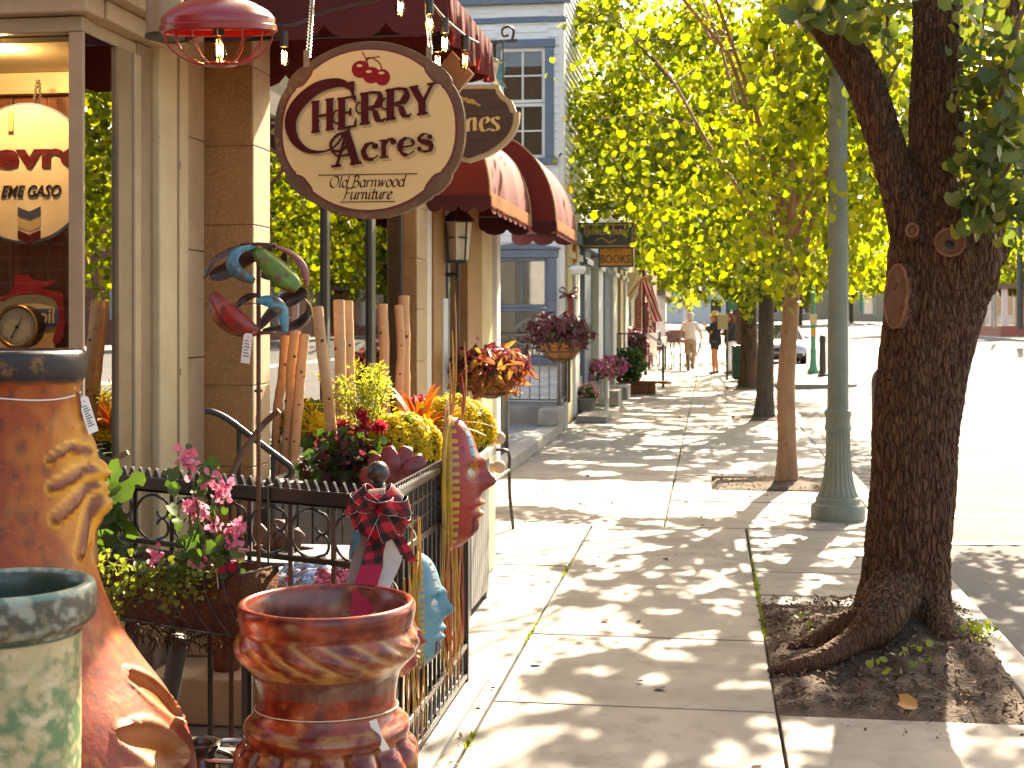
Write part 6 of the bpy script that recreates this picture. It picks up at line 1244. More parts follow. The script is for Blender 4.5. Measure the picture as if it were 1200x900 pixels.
st_ = [(curve([FP(.72, zt, .12), P(232, 620, bd_), P(228, 575, bd_), P(218, 538, bd_)], 5), .004), (curve([FP(.62, zt, .12), P(252, 640, bd_), P(250, 590, bd_), P(262, 570, bd_)], 5), .004), (curve([FP(.6, zt, .12), P(262, 650, bd_), P(272, 625, bd_), P(280, 615, bd_)], 5), .0035), (curve([FP(.8, zt, .12), P(222, 640, bd_), P(222, 600, bd_)], 5), .0035)]
plant('begonia', 'pink begonia with clusters of small blossoms rising out of the wire trough planter', 'flowers', FP(.72, zt, .12), None, [('leaf', 'green', (lfp, np.random.uniform(.025, .052, m_), rv(m_) * .7 + np.array([.1, -.9, .5]), np.array([0, 0, -.6]) + rv(m_, .6), ROUND)), ('blossom', 'pink_fl', (fpos, np.random.uniform(.016, .03, n), rv(n) * .6 + np.array([0, -1, .2]), rv(n), PETAL)), ], st_)
plant('trailing_herb', 'small leaved trailing green plant spilling over the left end of the wire planter', 'plant', FP(.95, zt, .15), None, [('leaf', 'green_small', (sm_, np.random.uniform(.012, .026, s_n), rv(n=s_n) + np.array([0, -.6, .6]), rv(s_n) + np.array([0, 0, .5]), LEAF))], [(curve([FP(.95, zt, .18), P(140, 690, bd_ - .02), P(128, 725, bd_ - .03)], 5), .002), (curve([FP(.9, zt, .18), P(160, 690, bd_ - .02), P(142, 718, bd_ - .03)], 5), .002), (curve([FP(.7, zt, .18), P(200, 670, bd_ - .02), P(205, 640, bd_ - .02)], 5), .002)], stemmat='green_small')
gl_ = cl([(148, 558), (140, 575), (128, 590), (126, 620), (150, 640), (120, 645), (134, 608), (145, 605), (118, 585), (125, 560), (160, 655), (118, 660)], 2, 7, 8, .04, 4.72); g_n = len(gl_)
plant('geranium', 'broad leaved green geranium climbing the railing between the chiminea and the planter', 'plant', FP(1.05, zt, .06), None, [('leaf', 'green', (gl_, np.random.uniform(.05, .085, g_n), rv(g_n) * .45 + np.array([.2, -1, .2]), np.array([0, 0, -.5]) + rv(g_n, .5), ROUND))], [(curve([FP(1.05, zt, .06), P(132, 620, 4.74), P(128, 580, 4.74), P(115, 535, 4.74), P(110, 528, 4.73)], 5), .003), (curve([FP(1.0, zt, .06), P(140, 620, 4.74), P(144, 570, 4.74)], 5), .003)])
pn = thing('striped_flag', 'small red and white striped flag stuck in the end of the wire planter', 'flag', tuple(P(262, 690, 4.4)))
b = MB(); b.tube([P(256, 690, 4.41), P(252, 655, 4.41)], .002, 6); b.build('stick', M['white'], pn)
fw = MB(); [fw.prism([(i * .009, -.0), (i * .009 + .009, -.0), (i * .009 + .014, .035), (i * .009 + .005, .035)], P(250, 672, 4.40), V((ca, sa, 0)), EZ, .0015) or setattr(fw, 'mi', (i + 1) % 2) for i in range(8)]; fw.build('cloth', [M['rib_red'], M['rib_white']], pn)
# ================= carved masks, fibre fringes hanging on the pavement run
def mask(label, px, py, Yc, H_, W_, dep, cols, nose=1.0):
    """face carved in relief, looking out over the pavement (+X); local v up, u along the street"""
    c = V((-1.05 + .03, Yc, 0)); c.z = P(px, py, (c.y * ca - c.x * sa)).z
    t = thing('carved_mask', label, 'mask', tuple(c), 'carved masks hung on the railing')
    nu, nv_ = 44, 72; b = MB(); vs = []; inside = []
    for j in range(nv_ + 1):
        v = 1 - 2 * j / nv_
        half = (1 - abs(v) ** 2.0) ** .62 * (.98 if v > 0 else .98 - .12 * abs(v)); half = max(half, .03)
        for i in range(nu + 1):
            u = -1 + 2 * i / nu; uu = u * half; d = max(0, 1 - u * u) ** .5 * max(.04, 1 - v * v) ** .42
            x = dep * .70 * d
            g = lambda cu, cv, su, sv: math.exp(-((uu - cu) / su) ** 2 - ((v - cv) / sv) ** 2)
            x += dep * .30 * nose * (g(0, .02, .16, .12) * .95 + g(0, .2, .10, .18) * .55 + g(0, .36, .5, .07) * .28)
            x += dep * (.14 * g(0, -.29, .3, .055) + .14 * g(0, -.45, .28, .06) + .12 * g(0, -.68, .34, .15)) - dep * .07 * g(0, -.37, .34, .03)
            for e in (-1, 1): x += -dep * .18 * g(e * .38, .2, .2, .09) + dep * .14 * g(e * .38, .19, .11, .045)
            vs.append(c + V((x, uu * W_ / 2, v * H_ / 2)))
    k = nu + 1
    for j in range(nv_):
        v = 1 - 2 * (j + .5) / nv_
        for i in range(nu):
            u = -1 + 2 * (i + .5) / nu; h = (1 - abs(v) ** 2.0) ** .62; uu = u * h; q = 0
            if abs(u) > .94: q = 1
            elif abs(u) > .87 and (int((v + 1) * 17) % 2 == 0): q = 1
            elif v > .42 and .22 < abs(u) < .52: q = 2 if int((v) * 22) % 3 else 3
            elif abs(uu) < .2 and -.56 < v < -.24: q = 4
            elif math.hypot((abs(uu) - .38) / .14, (v - .19) / .055) < 1: q = 5
            elif math.hypot((abs(uu) - .38) / .24, (v - .22) / .13) < 1: q = 4
            elif v < -.5 and abs(u) < .5 and (int((u + 1) * 9) % 2): q = 3
            b.mi = q; b.add([], []); b.f.append([j * k + i, j * k + i + 1, (j + 1) * k + i + 1, (j + 1) * k + i]); b.m.append(q)
    b.v += [tuple(x) for x in vs]
    o = b.build('face', [M[x] for x in cols], t, angle=60); sm = o.modifiers.new('t', 'SOLIDIFY'); sm.thickness = .006; sm.offset = -1
    b = MB(); b.tube([c + V((.004, (1 if math.sin(a) > 0 else -1) * abs(math.sin(a)) ** 1.24 * W_ * .5 * .98, math.cos(a) * H_ * .5)) for a in [2 * PI * i / 60 for i in range(60)]], .009, 6, closed=True); b.build('woven_rim', M[cols[1]], t)
    b = MB(); b.tube(curve([c + V((.0, 0, H_ / 2 - .01)), c + V((-.01, .01, H_ / 2 + .06)), V((c.x - .03, c.y, min(RT + .004, c.z + H_ / 2 + .1)))], 5), .0025, 5); b.build('cord', M['string'], t)
    return t, c
def pnt(n, c): return mat(n, c, .4, tuple(x * .6 for x in c), 9, c3=tuple(x * .35 for x in c), sc3=30, lo3=.6, hi3=.7, coat=.3, bump=.15)
M['mk_red'] = pnt('mk_red', (.36, .03, .02)); M['mk_yellow'] = pnt('mk_yellow', (.55, .33, .03)); M['mk_blue'] = pnt('mk_blue', (.05, .28, .40)); M['mk_dark'] = pnt('mk_dark', (.11, .015, .012)); M['mk_orange'] = pnt('mk_orange', (.55, .22, .04)); M['mk_white'] = pnt('mk_white', (.7, .66, .58)); M['mk_teal'] = pnt('mk_teal', (.10, .30, .38)); M['mk_pale'] = pnt('mk_pale', (.30, .42, .44))
mask('largest red carved mask with yellow beaded rim at the far end of the railing', 545, 566, 5.30, .52, .27, .18, ['mk_red', 'mk_yellow', 'mk_blue', 'mk_dark', 'mk_orange', 'mk_white'])
mask('turquoise blue carved mask with yellow fringe rim on the railing', 512, 715, 4.72, .40, .22, .125, ['mk_teal', 'mk_yellow', 'mk_pale', 'mk_dark', 'mk_blue', 'mk_white'])
mask('small red and orange carved mask low on the railing beside the brown pot', 477, 752, 4.44, .22, .13, .085, ['mk_red', 'mk_orange', 'mk_yellow', 'mk_dark', 'mk_orange', 'mk_white'])
def fringe(label, Yc, zt_, zb_, n, mats, sy_=.05):
    t = thing('raffia_fringe', label, 'fringe', (-1.02, Yc, zb_), 'raffia fringes tied to the railing')
    for m in mats:
        b = MB()
        for i in range(max(3, int(n * .6))):
            y = Yc + rnd.gauss(0, sy_); x = -1.018 + rnd.uniform(-.008, .02); z1 = zb_ + rnd.uniform(0, .3) * (zt_ - zb_); y2 = y + rnd.gauss(0, .02)
            b.tube(curve([V((x, Yc + (y - Yc) * .4, zt_)), V((x + rnd.uniform(-.006, .012), y + rnd.gauss(0, .012), zt_ * .65 + z1 * .35)), V((x + rnd.uniform(-.01, .02), y + rnd.gauss(0, .02), zt_ * .3 + z1 * .7)), V((x + rnd.uniform(-.006, .03), y2, z1))], 5), .0023, 4)
        b.build('strand', M[m], t)
fringe('orange, yellow and red raffia strands hanging below the largest red mask', 5.42, .86, .12, 9, ['mk_yellow', 'mk_orange', 'mk_red'], .06)
fringe('yellow and orange raffia strands hanging behind the blue mask', 5.2, .88, .15, 9, ['mk_yellow', 'mk_orange', 'mk_red'], .05)
fringe('long yellow raffia strands hanging between the bow and the blue mask', 4.66, .9, .1, 7, ['mk_yellow', 'mk_orange'], .05)
fringe('short yellow raffia strands hanging by the small red mask', 4.5, .72, .12, 6, ['mk_yellow', 'mk_orange'], .04)
rd = thing('dried_reeds', 'thin orange and yellow dried reeds standing upright behind the largest red mask', 'reeds', (-1.06, 5.4, .95))
for i, (x, y, m) in enumerate(((533, 343, 'mk_orange'), (530, 387, 'mk_yellow'), (527, 424, 'mk_orange'), (541, 436, 'mk_red'), (540, 462, 'mk_orange'), (525, 480, 'mk_yellow'), (544, 400, 'mk_orange'))):
    q = P(x, y, 5.43); b = MB(); b.tube(curve([V((-1.06 + rnd.gauss(0, .006), 5.4 + rnd.gauss(0, .02), .82)), V((q.x + .004, q.y - .01, (q.z + 1.0) / 2)), q], 5), [.0042] * 9 + [.003, .0015], 6); b.build('reed', M[m], rd)
wt = MB(); q = P(527, 598, 5.55); wt.tube(curve([q + V((-.03, -.05, .01)), q, q + V((.04, .03, -.004)), q + V((.0, .0, .02)), q + V((-.03, .03, .0))], 5), .006, 6); tag(wt.build('white_tie', M['tag']), 'white plastic tie knotted round the railing rail beside the largest mask', 'tie')
# ================= planters, birch logs, autumn flowers behind the railing
def slat_planter(x0, x1, y0, y1, h, label):
    t = thing('slatted_planter', label, 'planter', ((x0 + x1) / 2, (y0 + y1) / 2, 0), 'grey slatted planter boxes')
    def sl_(b):
        n = max(3, int((x1 - x0) / .07))
        for i in range(n): a = x0 + (x1 - x0) * i / n; b.span((a + .004, y0, .05), (a + (x1 - x0) / n - .004, y0 + .018, h - .05)); b.span((a + .004, y1 - .018, .05), (a + (x1 - x0) / n - .004, y1, h - .05))
        n = max(3, int((y1 - y0) / .07))
        for i in range(n): a = y0 + .02 + (y1 - y0 - .04) * i / n; b.span((x1 - .018, a + .004, .05), (x1, a + (y1 - y0 - .04) / n - .004, h - .05)); b.span((x0, a + .004, .05), (x0 + .018, a + (y1 - y0 - .04) / n - .004, h - .05))
    part('slats', M['grey_wood'], sl_, t, bev=.003)
    part('cap', M['grey_wood'], lambda b: (b.span((x0 - .03, y0 - .03, h - .048), (x1 + .03, y0 + .05, h)), b.span((x0 - .03, y1 - .05, h - .048), (x1 + .03, y1 + .03, h)), b.span((x0 - .03, y0 + .052, h - .048), (x0 + .05, y1 - .052, h)), b.span((x1 - .05, y0 + .052, h - .048), (x1 + .03, y1 - .052, h))), t, bev=.004)
    part('foot', M['grey_wood'], lambda b: [b.box((x, y, .024), (.06, .06, .046)) for x in (x0 + .04, x1 - .04) for y in (y0 + .04, y1 - .04)], t)
    part('soil', M['dirt'], lambda b: b.span((x0 + .02, y0 + .02, h - .14), (x1 - .02, y1 - .02, h - .07)), t)
    return t
M['grey_wood'] = mat('grey_wood', (.30, .285, .26), .7, (.2, .19, .175), 8, st=(1, 1, .15), c3=(.28, .27, .25), sc3=30, bump=.2, bsc=40)
PA = (-1.98, -1.42, 5.95, 6.75); PB = (-1.75, -1.25, 7.1, 7.75)
slat_planter(*PA, .86, 'grey slatted wooden planter box nearer the shop pier, holding the bundle of birch logs')
slat_planter(*PB, .86, 'grey slatted wooden planter box by the pavement, holding orange spiky leaves and yellow mums')
logs = [(346, 388, 330, 520, 6.75, 6), (357, 392, 342, 515, 6.7, 6), (334, 394, 322, 500, 6.8, 5.5), (372, 360, 396, 510, 6.25, 6.5), (397, 352, 402, 505, 6.35, 6.5), (407, 353, 412, 500, 6.45, 6.5), (448, 357, 458, 500, 7.3, 6), (467, 358, 474, 500, 7.4, 5), (473, 347, 477, 505, 7.45, 6.5)]
lg_lab = ['leftmost birch log, half hidden behind the wind spinner', 'birch log just right of the spinner pole, second in the left bundle', 'birch log leaning left behind the rusty spinner petals', 'tall birch log leaning left in front of the dark window post', 'straight birch log, left one of the close standing pair', 'straight birch log, right one of the close standing pair', 'birch log leaning left in front of the tan blind', 'thin birch log between two thicker ones near the pier', 'tallest birch log at the right beside the granite pier']
for (x0, y0, x1, y1, d, r), lb in zip(logs, lg_lab):
    p, q = P(x0, y0, d), P(x1, y1, d - .1); q.z = .76; r_ = r * d / F; m_ = p.lerp(q, .5) + V((rnd.gauss(0, .005), 0, 0)); b = MB(); pts = curve([p, p.lerp(q, .25) + V((rnd.gauss(0, .003), 0, 0)), m_, q], 8)
    b.tube(pts, [r_ * (1 + .03 * math.sin(i * 1.7) + .10 * (1 if i in (7, 15) else 0)) for i in range(len(pts))], 14)
    t = b.build('birch_log', M['birch']); tag(t, lb, 'log', 'birch logs standing in the planters')
    b = MB(); v = (q - p).normalized(); b.tube([p - v * .0015, p + v * .002], r_ * .93, 14); o = b.build('cut_end', M['limestone']); o.parent = t; o.location = o.location - t.location
    nb_ = MB()
    for k in range(3): c = p.lerp(q, .2 + .25 * k + rnd.uniform(-.05, .05)); nb_.ball(c + V((rnd.uniform(-1, 1) * r_ * .8, -r_ * .8, 0)), r_ * .32, 8)
    o = nb_.build('knot', M['bark_dark']); o.parent = t; o.location = o.location - t.location
def mum(c, r, label, n=2600, low=False, sq=.8):
    c = V(c); t = thing('yellow_mum', label, 'flowers', tuple(c - V((0, 0, r * .75))), 'yellow chrysanthemum mounds')
    d = rv(n); d /= np.linalg.norm(d, axis=1, keepdims=True); d = d[d[:, 2] > -.35]; n = len(d); lump = 1 + .07 * np.sin(d[:, 0] * 9 + c.x * 5) * np.sin(d[:, 1] * 8 + 2) + np.random.normal(0, .03, n)
    pos = np.array(c) + d * (r * lump)[:, None] * np.array([1, 1, sq]); tp = d + rv(n, .35)
    g, dg_ = fuzz(c, r * .93, 1800, 1, 1, sq, .7)
    leaf_obj('blossom', [(leaves(pos, np.random.uniform(.013, .021, n), d + rv(n, .35), rv(n), PETAL), 0), (leaves(pos + d * .003, np.random.uniform(.012, .019, n), d + rv(n, .35), rv(n), PETAL), 0)], M['yellow_fl'], t)
    leaf_obj('leaf', [(leaves(g, np.random.uniform(.025, .05, 1800), dg_ + rv(1800, .5), dg_ + rv(1800, .5) + np.array([0, 0, .3])), 0)], M['green'], t)
    b = MB(); [b.tube([c + V((0, 0, -r * .75)), c + V((math.cos(a) * r * .3, math.sin(a) * r * .3, -r * .2)), c + V((math.cos(a) * r * .6, math.sin(a) * r * .6, r * .2))], .006, 5) for a in (0, 1, 2, 3, 4, 5)]; b.build('stem', M['bark_dark'], t)
mum(P(470, 523, 6.3), .18, 'bright yellow mum mound right beside the big red metal petals', 6500)
mum(P(528, 505, 7.2), .22, 'yellow mum mound behind the red carved mask and orange reeds', 7500)
mum(P(363, 497, 6.8), .14, 'small yellow mum mound at the left, among the birch logs', 3500)
def spiky(c, label, n, L_, m, up=.7, w=.06):
    c = V(c); t = thing('spiky_plant', label, 'plant', tuple(c)); b = MB()
    for i in range(n):
        a = rnd.uniform(0, 2 * PI); l = L_ * rnd.uniform(.6, 1.1); e = rnd.uniform(.25, 1.25) * up; d = V((math.cos(a) * math.cos(e), math.sin(a) * math.cos(e), math.sin(e))); s_ = V((-math.sin(a), math.cos(a), 0))
        pts = [c + d * l * k / 7 + V((0, 0, -.35 * l * (k / 7) ** 2.3)) for k in range(8)]; b.ribbon(pts, s_, [w * L_ * (.5 if k == 0 else math.sin(PI * (.18 + .8 * k / 7))) for k in range(8)], .0014)
    b.build('blade', M[m], t)
spiky(P(492, 505, 7.0) + V((0, 0, -.02)), 'orange spiky leaved plant standing between the two right yellow mums', 46, .44, 'spike', 1.1, .07)
spiky(P(405, 560, 6.1) + V((0, 0, -.05)), 'dark bronze spiky leaved plant at the front of the nearer planter', 70, .42, 'darkleaf', 1.0, .05)
def feathery(base, label, n, h, m, spread, group=None):
    base = V(base); t = thing('feathery_plant', label, 'plant', tuple(base)); b = MB(); pos = []; tp = []
    for i in range(n):
        e = base + V((rnd.gauss(0, spread), rnd.gauss(0, spread), h * rnd.uniform(.6, 1.05))); m_ = base.lerp(e, .5) + V((0, 0, .03)); cv = curve([base, m_, e], 8); b.tube(cv, .0022, 4)
        for k in range(5, 17):
            p = cv[k]; s_ = (17 - k) / 12 * .07 + .02
            for _ in range(9): dd = V((rnd.gauss(0, 1), rnd.gauss(0, 1), rnd.uniform(.1, 1.3))).normalized(); u = rnd.uniform(.1, 1); pos.append(tuple(p + dd * s_ * u)); tp.append(tuple(dd))
    b.build('stem', M['green_small'], t); n = len(pos); leaf_obj('frond', [(leaves(pos, np.random.uniform(.016, .03, n), rv(n), np.array(tp), LONG), 0)], M[m], t)
M['gold_leaf'] = leafmat('gold_leaf', [(.14, .19, .02), (.28, .28, .03), (.42, .36, .04)], [(.4, .46, .04), (.6, .56, .06)], rough=.6, tf=.45)
feathery(P(432, 520, 6.2) + V((0, 0, -.05)), 'tall feathery golden yellow plant rising among the birch logs', 15, .40, 'gold_leaf', .10)
def celosia(pts, d, label):
    t = thing('red_celosia', label, 'flowers', tuple(P(pts[0][0], 560, d)), 'red celosia flowers in the planters'); b = MB(); pos = []
    for x, y, r in pts:
        c = P(x, y, d); b.tube(curve([P(x + 2, 560, d + .02), P(x + 1, (y + 560) / 2, d), c], 4), .004, 5)
        for _ in range(int(70 * r / 6)): q = V((rnd.gauss(0, 1), rnd.gauss(0, 1), rnd.gauss(0, .7))); q = q.normalized() * rnd.uniform(.4, 1) * r * d / F; pos.append(tuple(c + q))
    b.build('stem', M['green'], t); n = len(pos); leaf_obj('flower_head', [(leaves(pos, np.random.uniform(.014, .026, n), rv(n) + np.array([0, -.5, .6]), rv(n), PETAL), 0)], M['red_fl'], t)
celosia([(425, 485, 6), (426, 494, 5), (401, 497, 5), (404, 504, 4), (447, 499, 8), (442, 501, 7), (418, 505, 4), (427, 503, 4)], 6.1, 'cluster of red celosia heads in front of the feathery golden plant')
celosia([(490, 469, 9), (496, 474, 7), (484, 474, 6)], 7.3, 'single round red celosia head behind the orange spiky leaves')
dk, dn = fuzz(P(402, 545, 6.0), .18, 520, 1.25, .8, .9, .1); t = thing('dark_foliage', 'dark purple and green leafy plant under the red celosia in the nearer planter', 'plant', tuple(P(405, 575, 6.05)))
leaf_obj('leaf', [(leaves(dk[:300], np.random.uniform(.025, .045, 300), rv(300) + np.array([0, -.6, .5]), rv(300) + np.array([0, 0, .3])), 0), (leaves(dk[300:], np.random.uniform(.03, .06, 220), rv(220) + np.array([0, -.6, .5]), rv(220) + np.array([0, 0, .3])), 1)], [M['darkleaf'], M['green']], t)
b = MB(); [b.tube([P(405 + dx * .4, 565, 6.05), P(405 + dx, 535, 6.05)], .004, 5) for dx in (-40, -20, 0, 15, 30)]; b.build('stem', M['bark_dark'], t)
# red scalloped metal petals standing behind the rail, and a rusty one lower down
def metal_flower(c, r, m, label, n=6, a0=20, a1=160, tilt=0):
    c = V(c); t = thing('metal_flower', label, 'garden ornament', tuple(c))
    for i in range(n):
        a = R(a0 + (a1 - a0) * i / (n - 1)) + tilt; b = MB(); ux = V((ca, sa, 0)); d = ux * math.cos(a) + EZ * math.sin(a); s_ = ux * -math.sin(a) + EZ * math.cos(a); nn = V((sa, -ca, 0)); vs = []
        for k in range(10):
            for j in range(7):
                u = (j - 3) / 3; w_ = r * .27 * math.sin(PI * (.12 + .76 * (k / 9))) ** .7; vs.append(c + d * r * (k / 9) + s_ * u * w_ + nn * (.25 * w_ * (1 - u * u) + .02 * (i % 2) + .18 * r * math.sin(PI * k / 9)))
        b.add(vs, [(k * 7 + j, k * 7 + j + 1, (k + 1) * 7 + j + 1, (k + 1) * 7 + j) for k in range(9) for j in range(6)]); o = b.build('petal', M[m], t); q = o.modifiers.new('t', 'SOLIDIFY'); q.thickness = .0025
    b = MB(); b.tube([V((c.x, c.y, .006)), c], .008, 8); b.build('stake', M['rust'], t)
metal_flower(P(466, 566, 5.2), .145, 'petal_red', 'large red scalloped metal flower behind the railing next to the plaid bow', 6, 15, 165) if 'petal_red' in M else None
M['petal_red'] = mat('petal_red', (.22, .02, .02), .45, (.14, .015, .015), 5, c3=(.1, .03, .02), sc3=25, lo3=.62, hi3=.7, coat=.2)
metal_flower(P(466, 566, 5.2), .145, 'petal_red', 'large red scalloped metal flower behind the railing next to the plaid bow', 6, 15, 165)
metal_flower(P(322, 655, 5.1), .15, 'rust', 'rusty brown metal flower low behind the railing near the spinner pole', 6, 10, 190)
metal_flower(P(345, 690, 5.05), .10, 'p_pink', 'pink painted metal flower low behind the railing scrolls', 5, 40, 200)
# ================= stair handrails, steps and clutter behind the railing
def rail(label, pts, r, posts, m='iron'):
    t = thing('handrail', label, 'handrail', tuple(V(pts[-1])), 'bent iron handrails by the shop door')
    part('bar', M[m], lambda b: b.tube(curve(pts, 6), r, 10), t)
    for p in posts: part('post', M[m], lambda b: b.tube([p, V((p.x, p.y, .006))], r * .75, 8), t)
rail('black bent iron handrail sloping down to the right in front of the granite pier', [P(241, 482, 5.6), P(250, 483, 5.6), P(268, 492, 5.6), P(300, 516, 5.6), P(332, 540, 5.6), P(341, 548, 5.6), P(341, 556, 5.6), P(334, 562, 5.6)], .013, [P(280, 501, 5.6), P(320, 531, 5.6)])
rail('rusty curved iron bar crossing the handrail beside the pink begonia', [P(327, 481, 5.0), P(310, 496, 5.0), P(296, 514, 4.95), P(283, 532, 4.9), P(271, 560, 4.85), P(268, 585, 4.85), P(264, 600, 4.85)], .012, [P(271, 565, 4.85)], 'rust')
rail('curved tan end of a stair rail low beside the bay window corner', [P(120, 553, 5.3), P(124, 545, 5.3), P(135, 538, 5.3), P(150, 530, 5.3)], .011, [P(124, 545, 5.3)], 'taupe')
b = MB(); b.span((-2.2, 5.1, 0.005), (-1.35, 5.7, .19)); b.span((-2.2, 5.42, .192), (-1.45, 5.72, .37)); st = b.build('shop_step', M['limestone'], bev=.01); tag(st, 'two pale stone shop steps seen through the railing pickets', 'steps')
def flowerpot(c, r, h, label, m='terracotta', group=None):
    c = V(c); t = thing('flowerpot', label, 'flowerpot', tuple(c), group); b = MB(); b.lathe(resample([(r * .84, h - .06), (r * .86, h - .01), (r * .92, h), (r, h), (r * 1.0, h * .82), (r * .93, h * .8), (r * .9, h * .7), (r * .7, 0.0), (.001, 0)], 50), c, 40); b.build('body', M[m], t)
    b = MB(); b.lathe([(.001, h - .055), (r * .845, h - .055)], c, 24, cap=False); b.build('soil', M['dirt'], t); return t
fp = flowerpot((onY(266, 790, 5.25).x, 5.25, .19), .072, .20, 'weathered terracotta flowerpot standing on the pale shop step')
b = MB(); q = P(205, 760, 4.75); b.tube([P(213, 745, 4.75), P(208, 765, 4.75), P(196, 830, 4.75), V((P(196, 830, 4.75).x, P(196, 830, 4.75).y, .0))], .032, 16); tag(b.build('downspout', M['darkgrey']), 'slanting dark grey downspout behind the railing under the wire planter', 'downspout')
b = MB(); jp = P(236, 868, 4.0); b.lathe(resample([(.03, -.05), (.038, -.01), (.05, .0), (.056, -.006), (.05, -.02), (.04, -.035), (.045, -.06), (.075, -.13), (.085, -.2), (.07, -.3), (.05, -jp.z + .002), (.001, -jp.z + .002)], 60), jp, 40); jg = b.build('jug', M['jug'] if 'jug' in M else mat('jug', (.035, .025, .018), .25, (.09, .05, .02), 8, coat=.5)); 
for a in (.3, .3 + PI):
    hb = MB(); dv = V((math.cos(a), math.sin(a), 0)); hb.tube(curve([jp + dv * .045 + V((0, 0, -.03)), jp + dv * .085 + V((0, 0, -.05)), jp + dv * .09 + V((0, 0, -.09)), jp + dv * .07 + V((0, 0, -.12))], 5), .009, 8); o = hb.build('handle', jg.data.materials[0]); o.parent = jg; o.location = o.location - jg.location
tag(jg, 'small dark glazed jug standing low between the chiminea and the brown pot', 'jug')
# silver metal stand near the jug
sv = P(275, 884, 4.05); stn = thing('metal_stand', 'low shiny silver wire plant stand behind the brown pot', 'plant stand', (sv.x, sv.y, 0))
part('ring', M['steel'], lambda b: (b.tube([sv + V((.13 * math.cos(a), .10 * math.sin(a), .01)) for a in [2 * PI * k / 30 for k in range(30)]], .008, 8, closed=True), b.beam(sv + V((-.13, 0, .012)), sv + V((.13, 0, .012)), .03, .006)), stn)
for a in (.6, 2.4, 3.9, 5.4): part('leg', M['steel'], lambda b: b.tube(curve([sv + V((.13 * math.cos(a), .10 * math.sin(a), .01)), V((sv.x + .10 * math.cos(a), sv.y + .08 * math.sin(a), sv.z * .5)), V((sv.x + .15 * math.cos(a), sv.y + .12 * math.sin(a), .006))], 5), .007, 8), stn)
# garden table with pale top and wrapped foil balloon parcel seen through the scrolls
tb = thing('garden_table', 'small grey garden table with a pale edge behind the railing scrolls', 'table', (-1.5, 5.35, 0)); tc_ = P(380, 640, 5.0)
part('tabletop', M['grey_stone'], lambda b: b.box((tc_.x, tc_.y, .72), (.55, .4, .03)), tb, bev=.008)
for dx, dy in ((-.24, -.16), (.24, -.16), (-.24, .16), (.24, .16)): part('leg', M['darkgrey'], lambda b: b.beam((tc_.x + dx, tc_.y + dy, .004), (tc_.x + dx, tc_.y + dy, .704), .028, .028), tb)
fb = MB(); fc = P(378, 683, 4.75); vs = []
def foil(u, v): return V((u * .20, v * .12, .06 * (1 - u * u) * (1 - v * v) + .022 * noise.noise(V((u * 5, v * 5, 2))) + .012 * noise.noise(V((u * 13, v * 13, 5)))))
n = 34
for j in range(n + 1):
    for i in range(n + 1): vs.append(fc + foil(i / n * 2 - 1, j / n * 2 - 1))
fb.add(vs, [(j * (n + 1) + i, j * (n + 1) + i + 1, (j + 1) * (n + 1) + i + 1, (j + 1) * (n + 1) + i) for j in range(n) for i in range(n)]); fo2 = fb.build('foil_parcel', mat('foil', (.35, .42, .58), .18, (.45, .10, .16), 7, lo=.52, hi=.56, metal=.85), angle=80); q = fo2.modifiers.new('t', 'SOLIDIFY'); q.thickness = -.02; tag(fo2, 'crinkled silver blue and red foil parcel behind the railing above the brown pot', 'parcel')
b = MB(); b.tube([V((fc.x, fc.y, .004)), V((fc.x, fc.y, fc.z - .01))], .14, 16); tag(b.build('upturned_crate', M['grey_wood']), 'grey round wooden drum under the foil parcel behind the railing', 'drum')
tv = MB(); tq = P(428, 640, 4.8); tv.lathe(resample([(.02, .10), (.035, .10), (.04, .06), (.055, .0), (.06, -.08), (.045, -.18), (.03, -.24), (.05, -tq.z + .002), (.001, -tq.z + .002)], 50), tq, 32); tag(tv.build('teal_vase', M['p_cyan']), 'teal blue vase just behind the railing corner under the plaid bow', 'vase')
# ================= bench beyond the railing
be = thing('metal_bench', 'bronze metal garden bench with curved arms beside the entry platform', 'bench', (-1.75, 9.3, 0))
BX0, BX1, BY0, BY1 = -2.0, -1.50, 9.02, 10.2
part('seat_frame', M['iron_worn'], lambda b: (b.tube([V((x, y, .45)) for x, y in ((BX1, BY0), (BX1, BY1), (BX0, BY1), (BX0, BY0))], .012, 8, closed=True)), be)
for i in range(6): part('slat', M['iron_worn'], lambda b: b.box((BX0 + .04 + i * .085, (BY0 + BY1) / 2, .464), (.05, BY1 - BY0, .012)), be, bev=.003)
for y in (BY0, BY1):
    part('arm', M['iron_worn'], lambda b: b.tube(curve([V((BX0, y, .72)), V((BX0 + .12, y, .67)), V((BX0 + .3, y, .60)), V((BX1 - .04, y, .60)), V((BX1, y, .56)), V((BX1 - .0, y, .45))], 6), .012, 8), be)
    part('front_leg', M['iron_worn'], lambda b: b.tube(curve([V((BX1, y, .45)), V((BX1 + .005, y, .25)), V((BX1 + .03, y, .004))], 6), .013, 8), be)
    part('rear_leg', M['iron_worn'], lambda b: b.tube(curve([V((BX0 - .06, y, .95)), V((BX0, y, .46)), V((BX0 - .03, y, .004))], 6), .013, 8), be)
part('backrest', M['iron_worn'], lambda b: (b.tube([V((BX0 - .06, BY0, .95)), V((BX0 - .06, BY1, .95))], .012, 8), [b.tube([V((BX0 - .01, BY0 + k * (BY1 - BY0) / 12, .47)), V((BX0 - .06, BY0 + k * (BY1 - BY0) / 12, .95))], .007, 6) for k in range(1, 12)]), be)
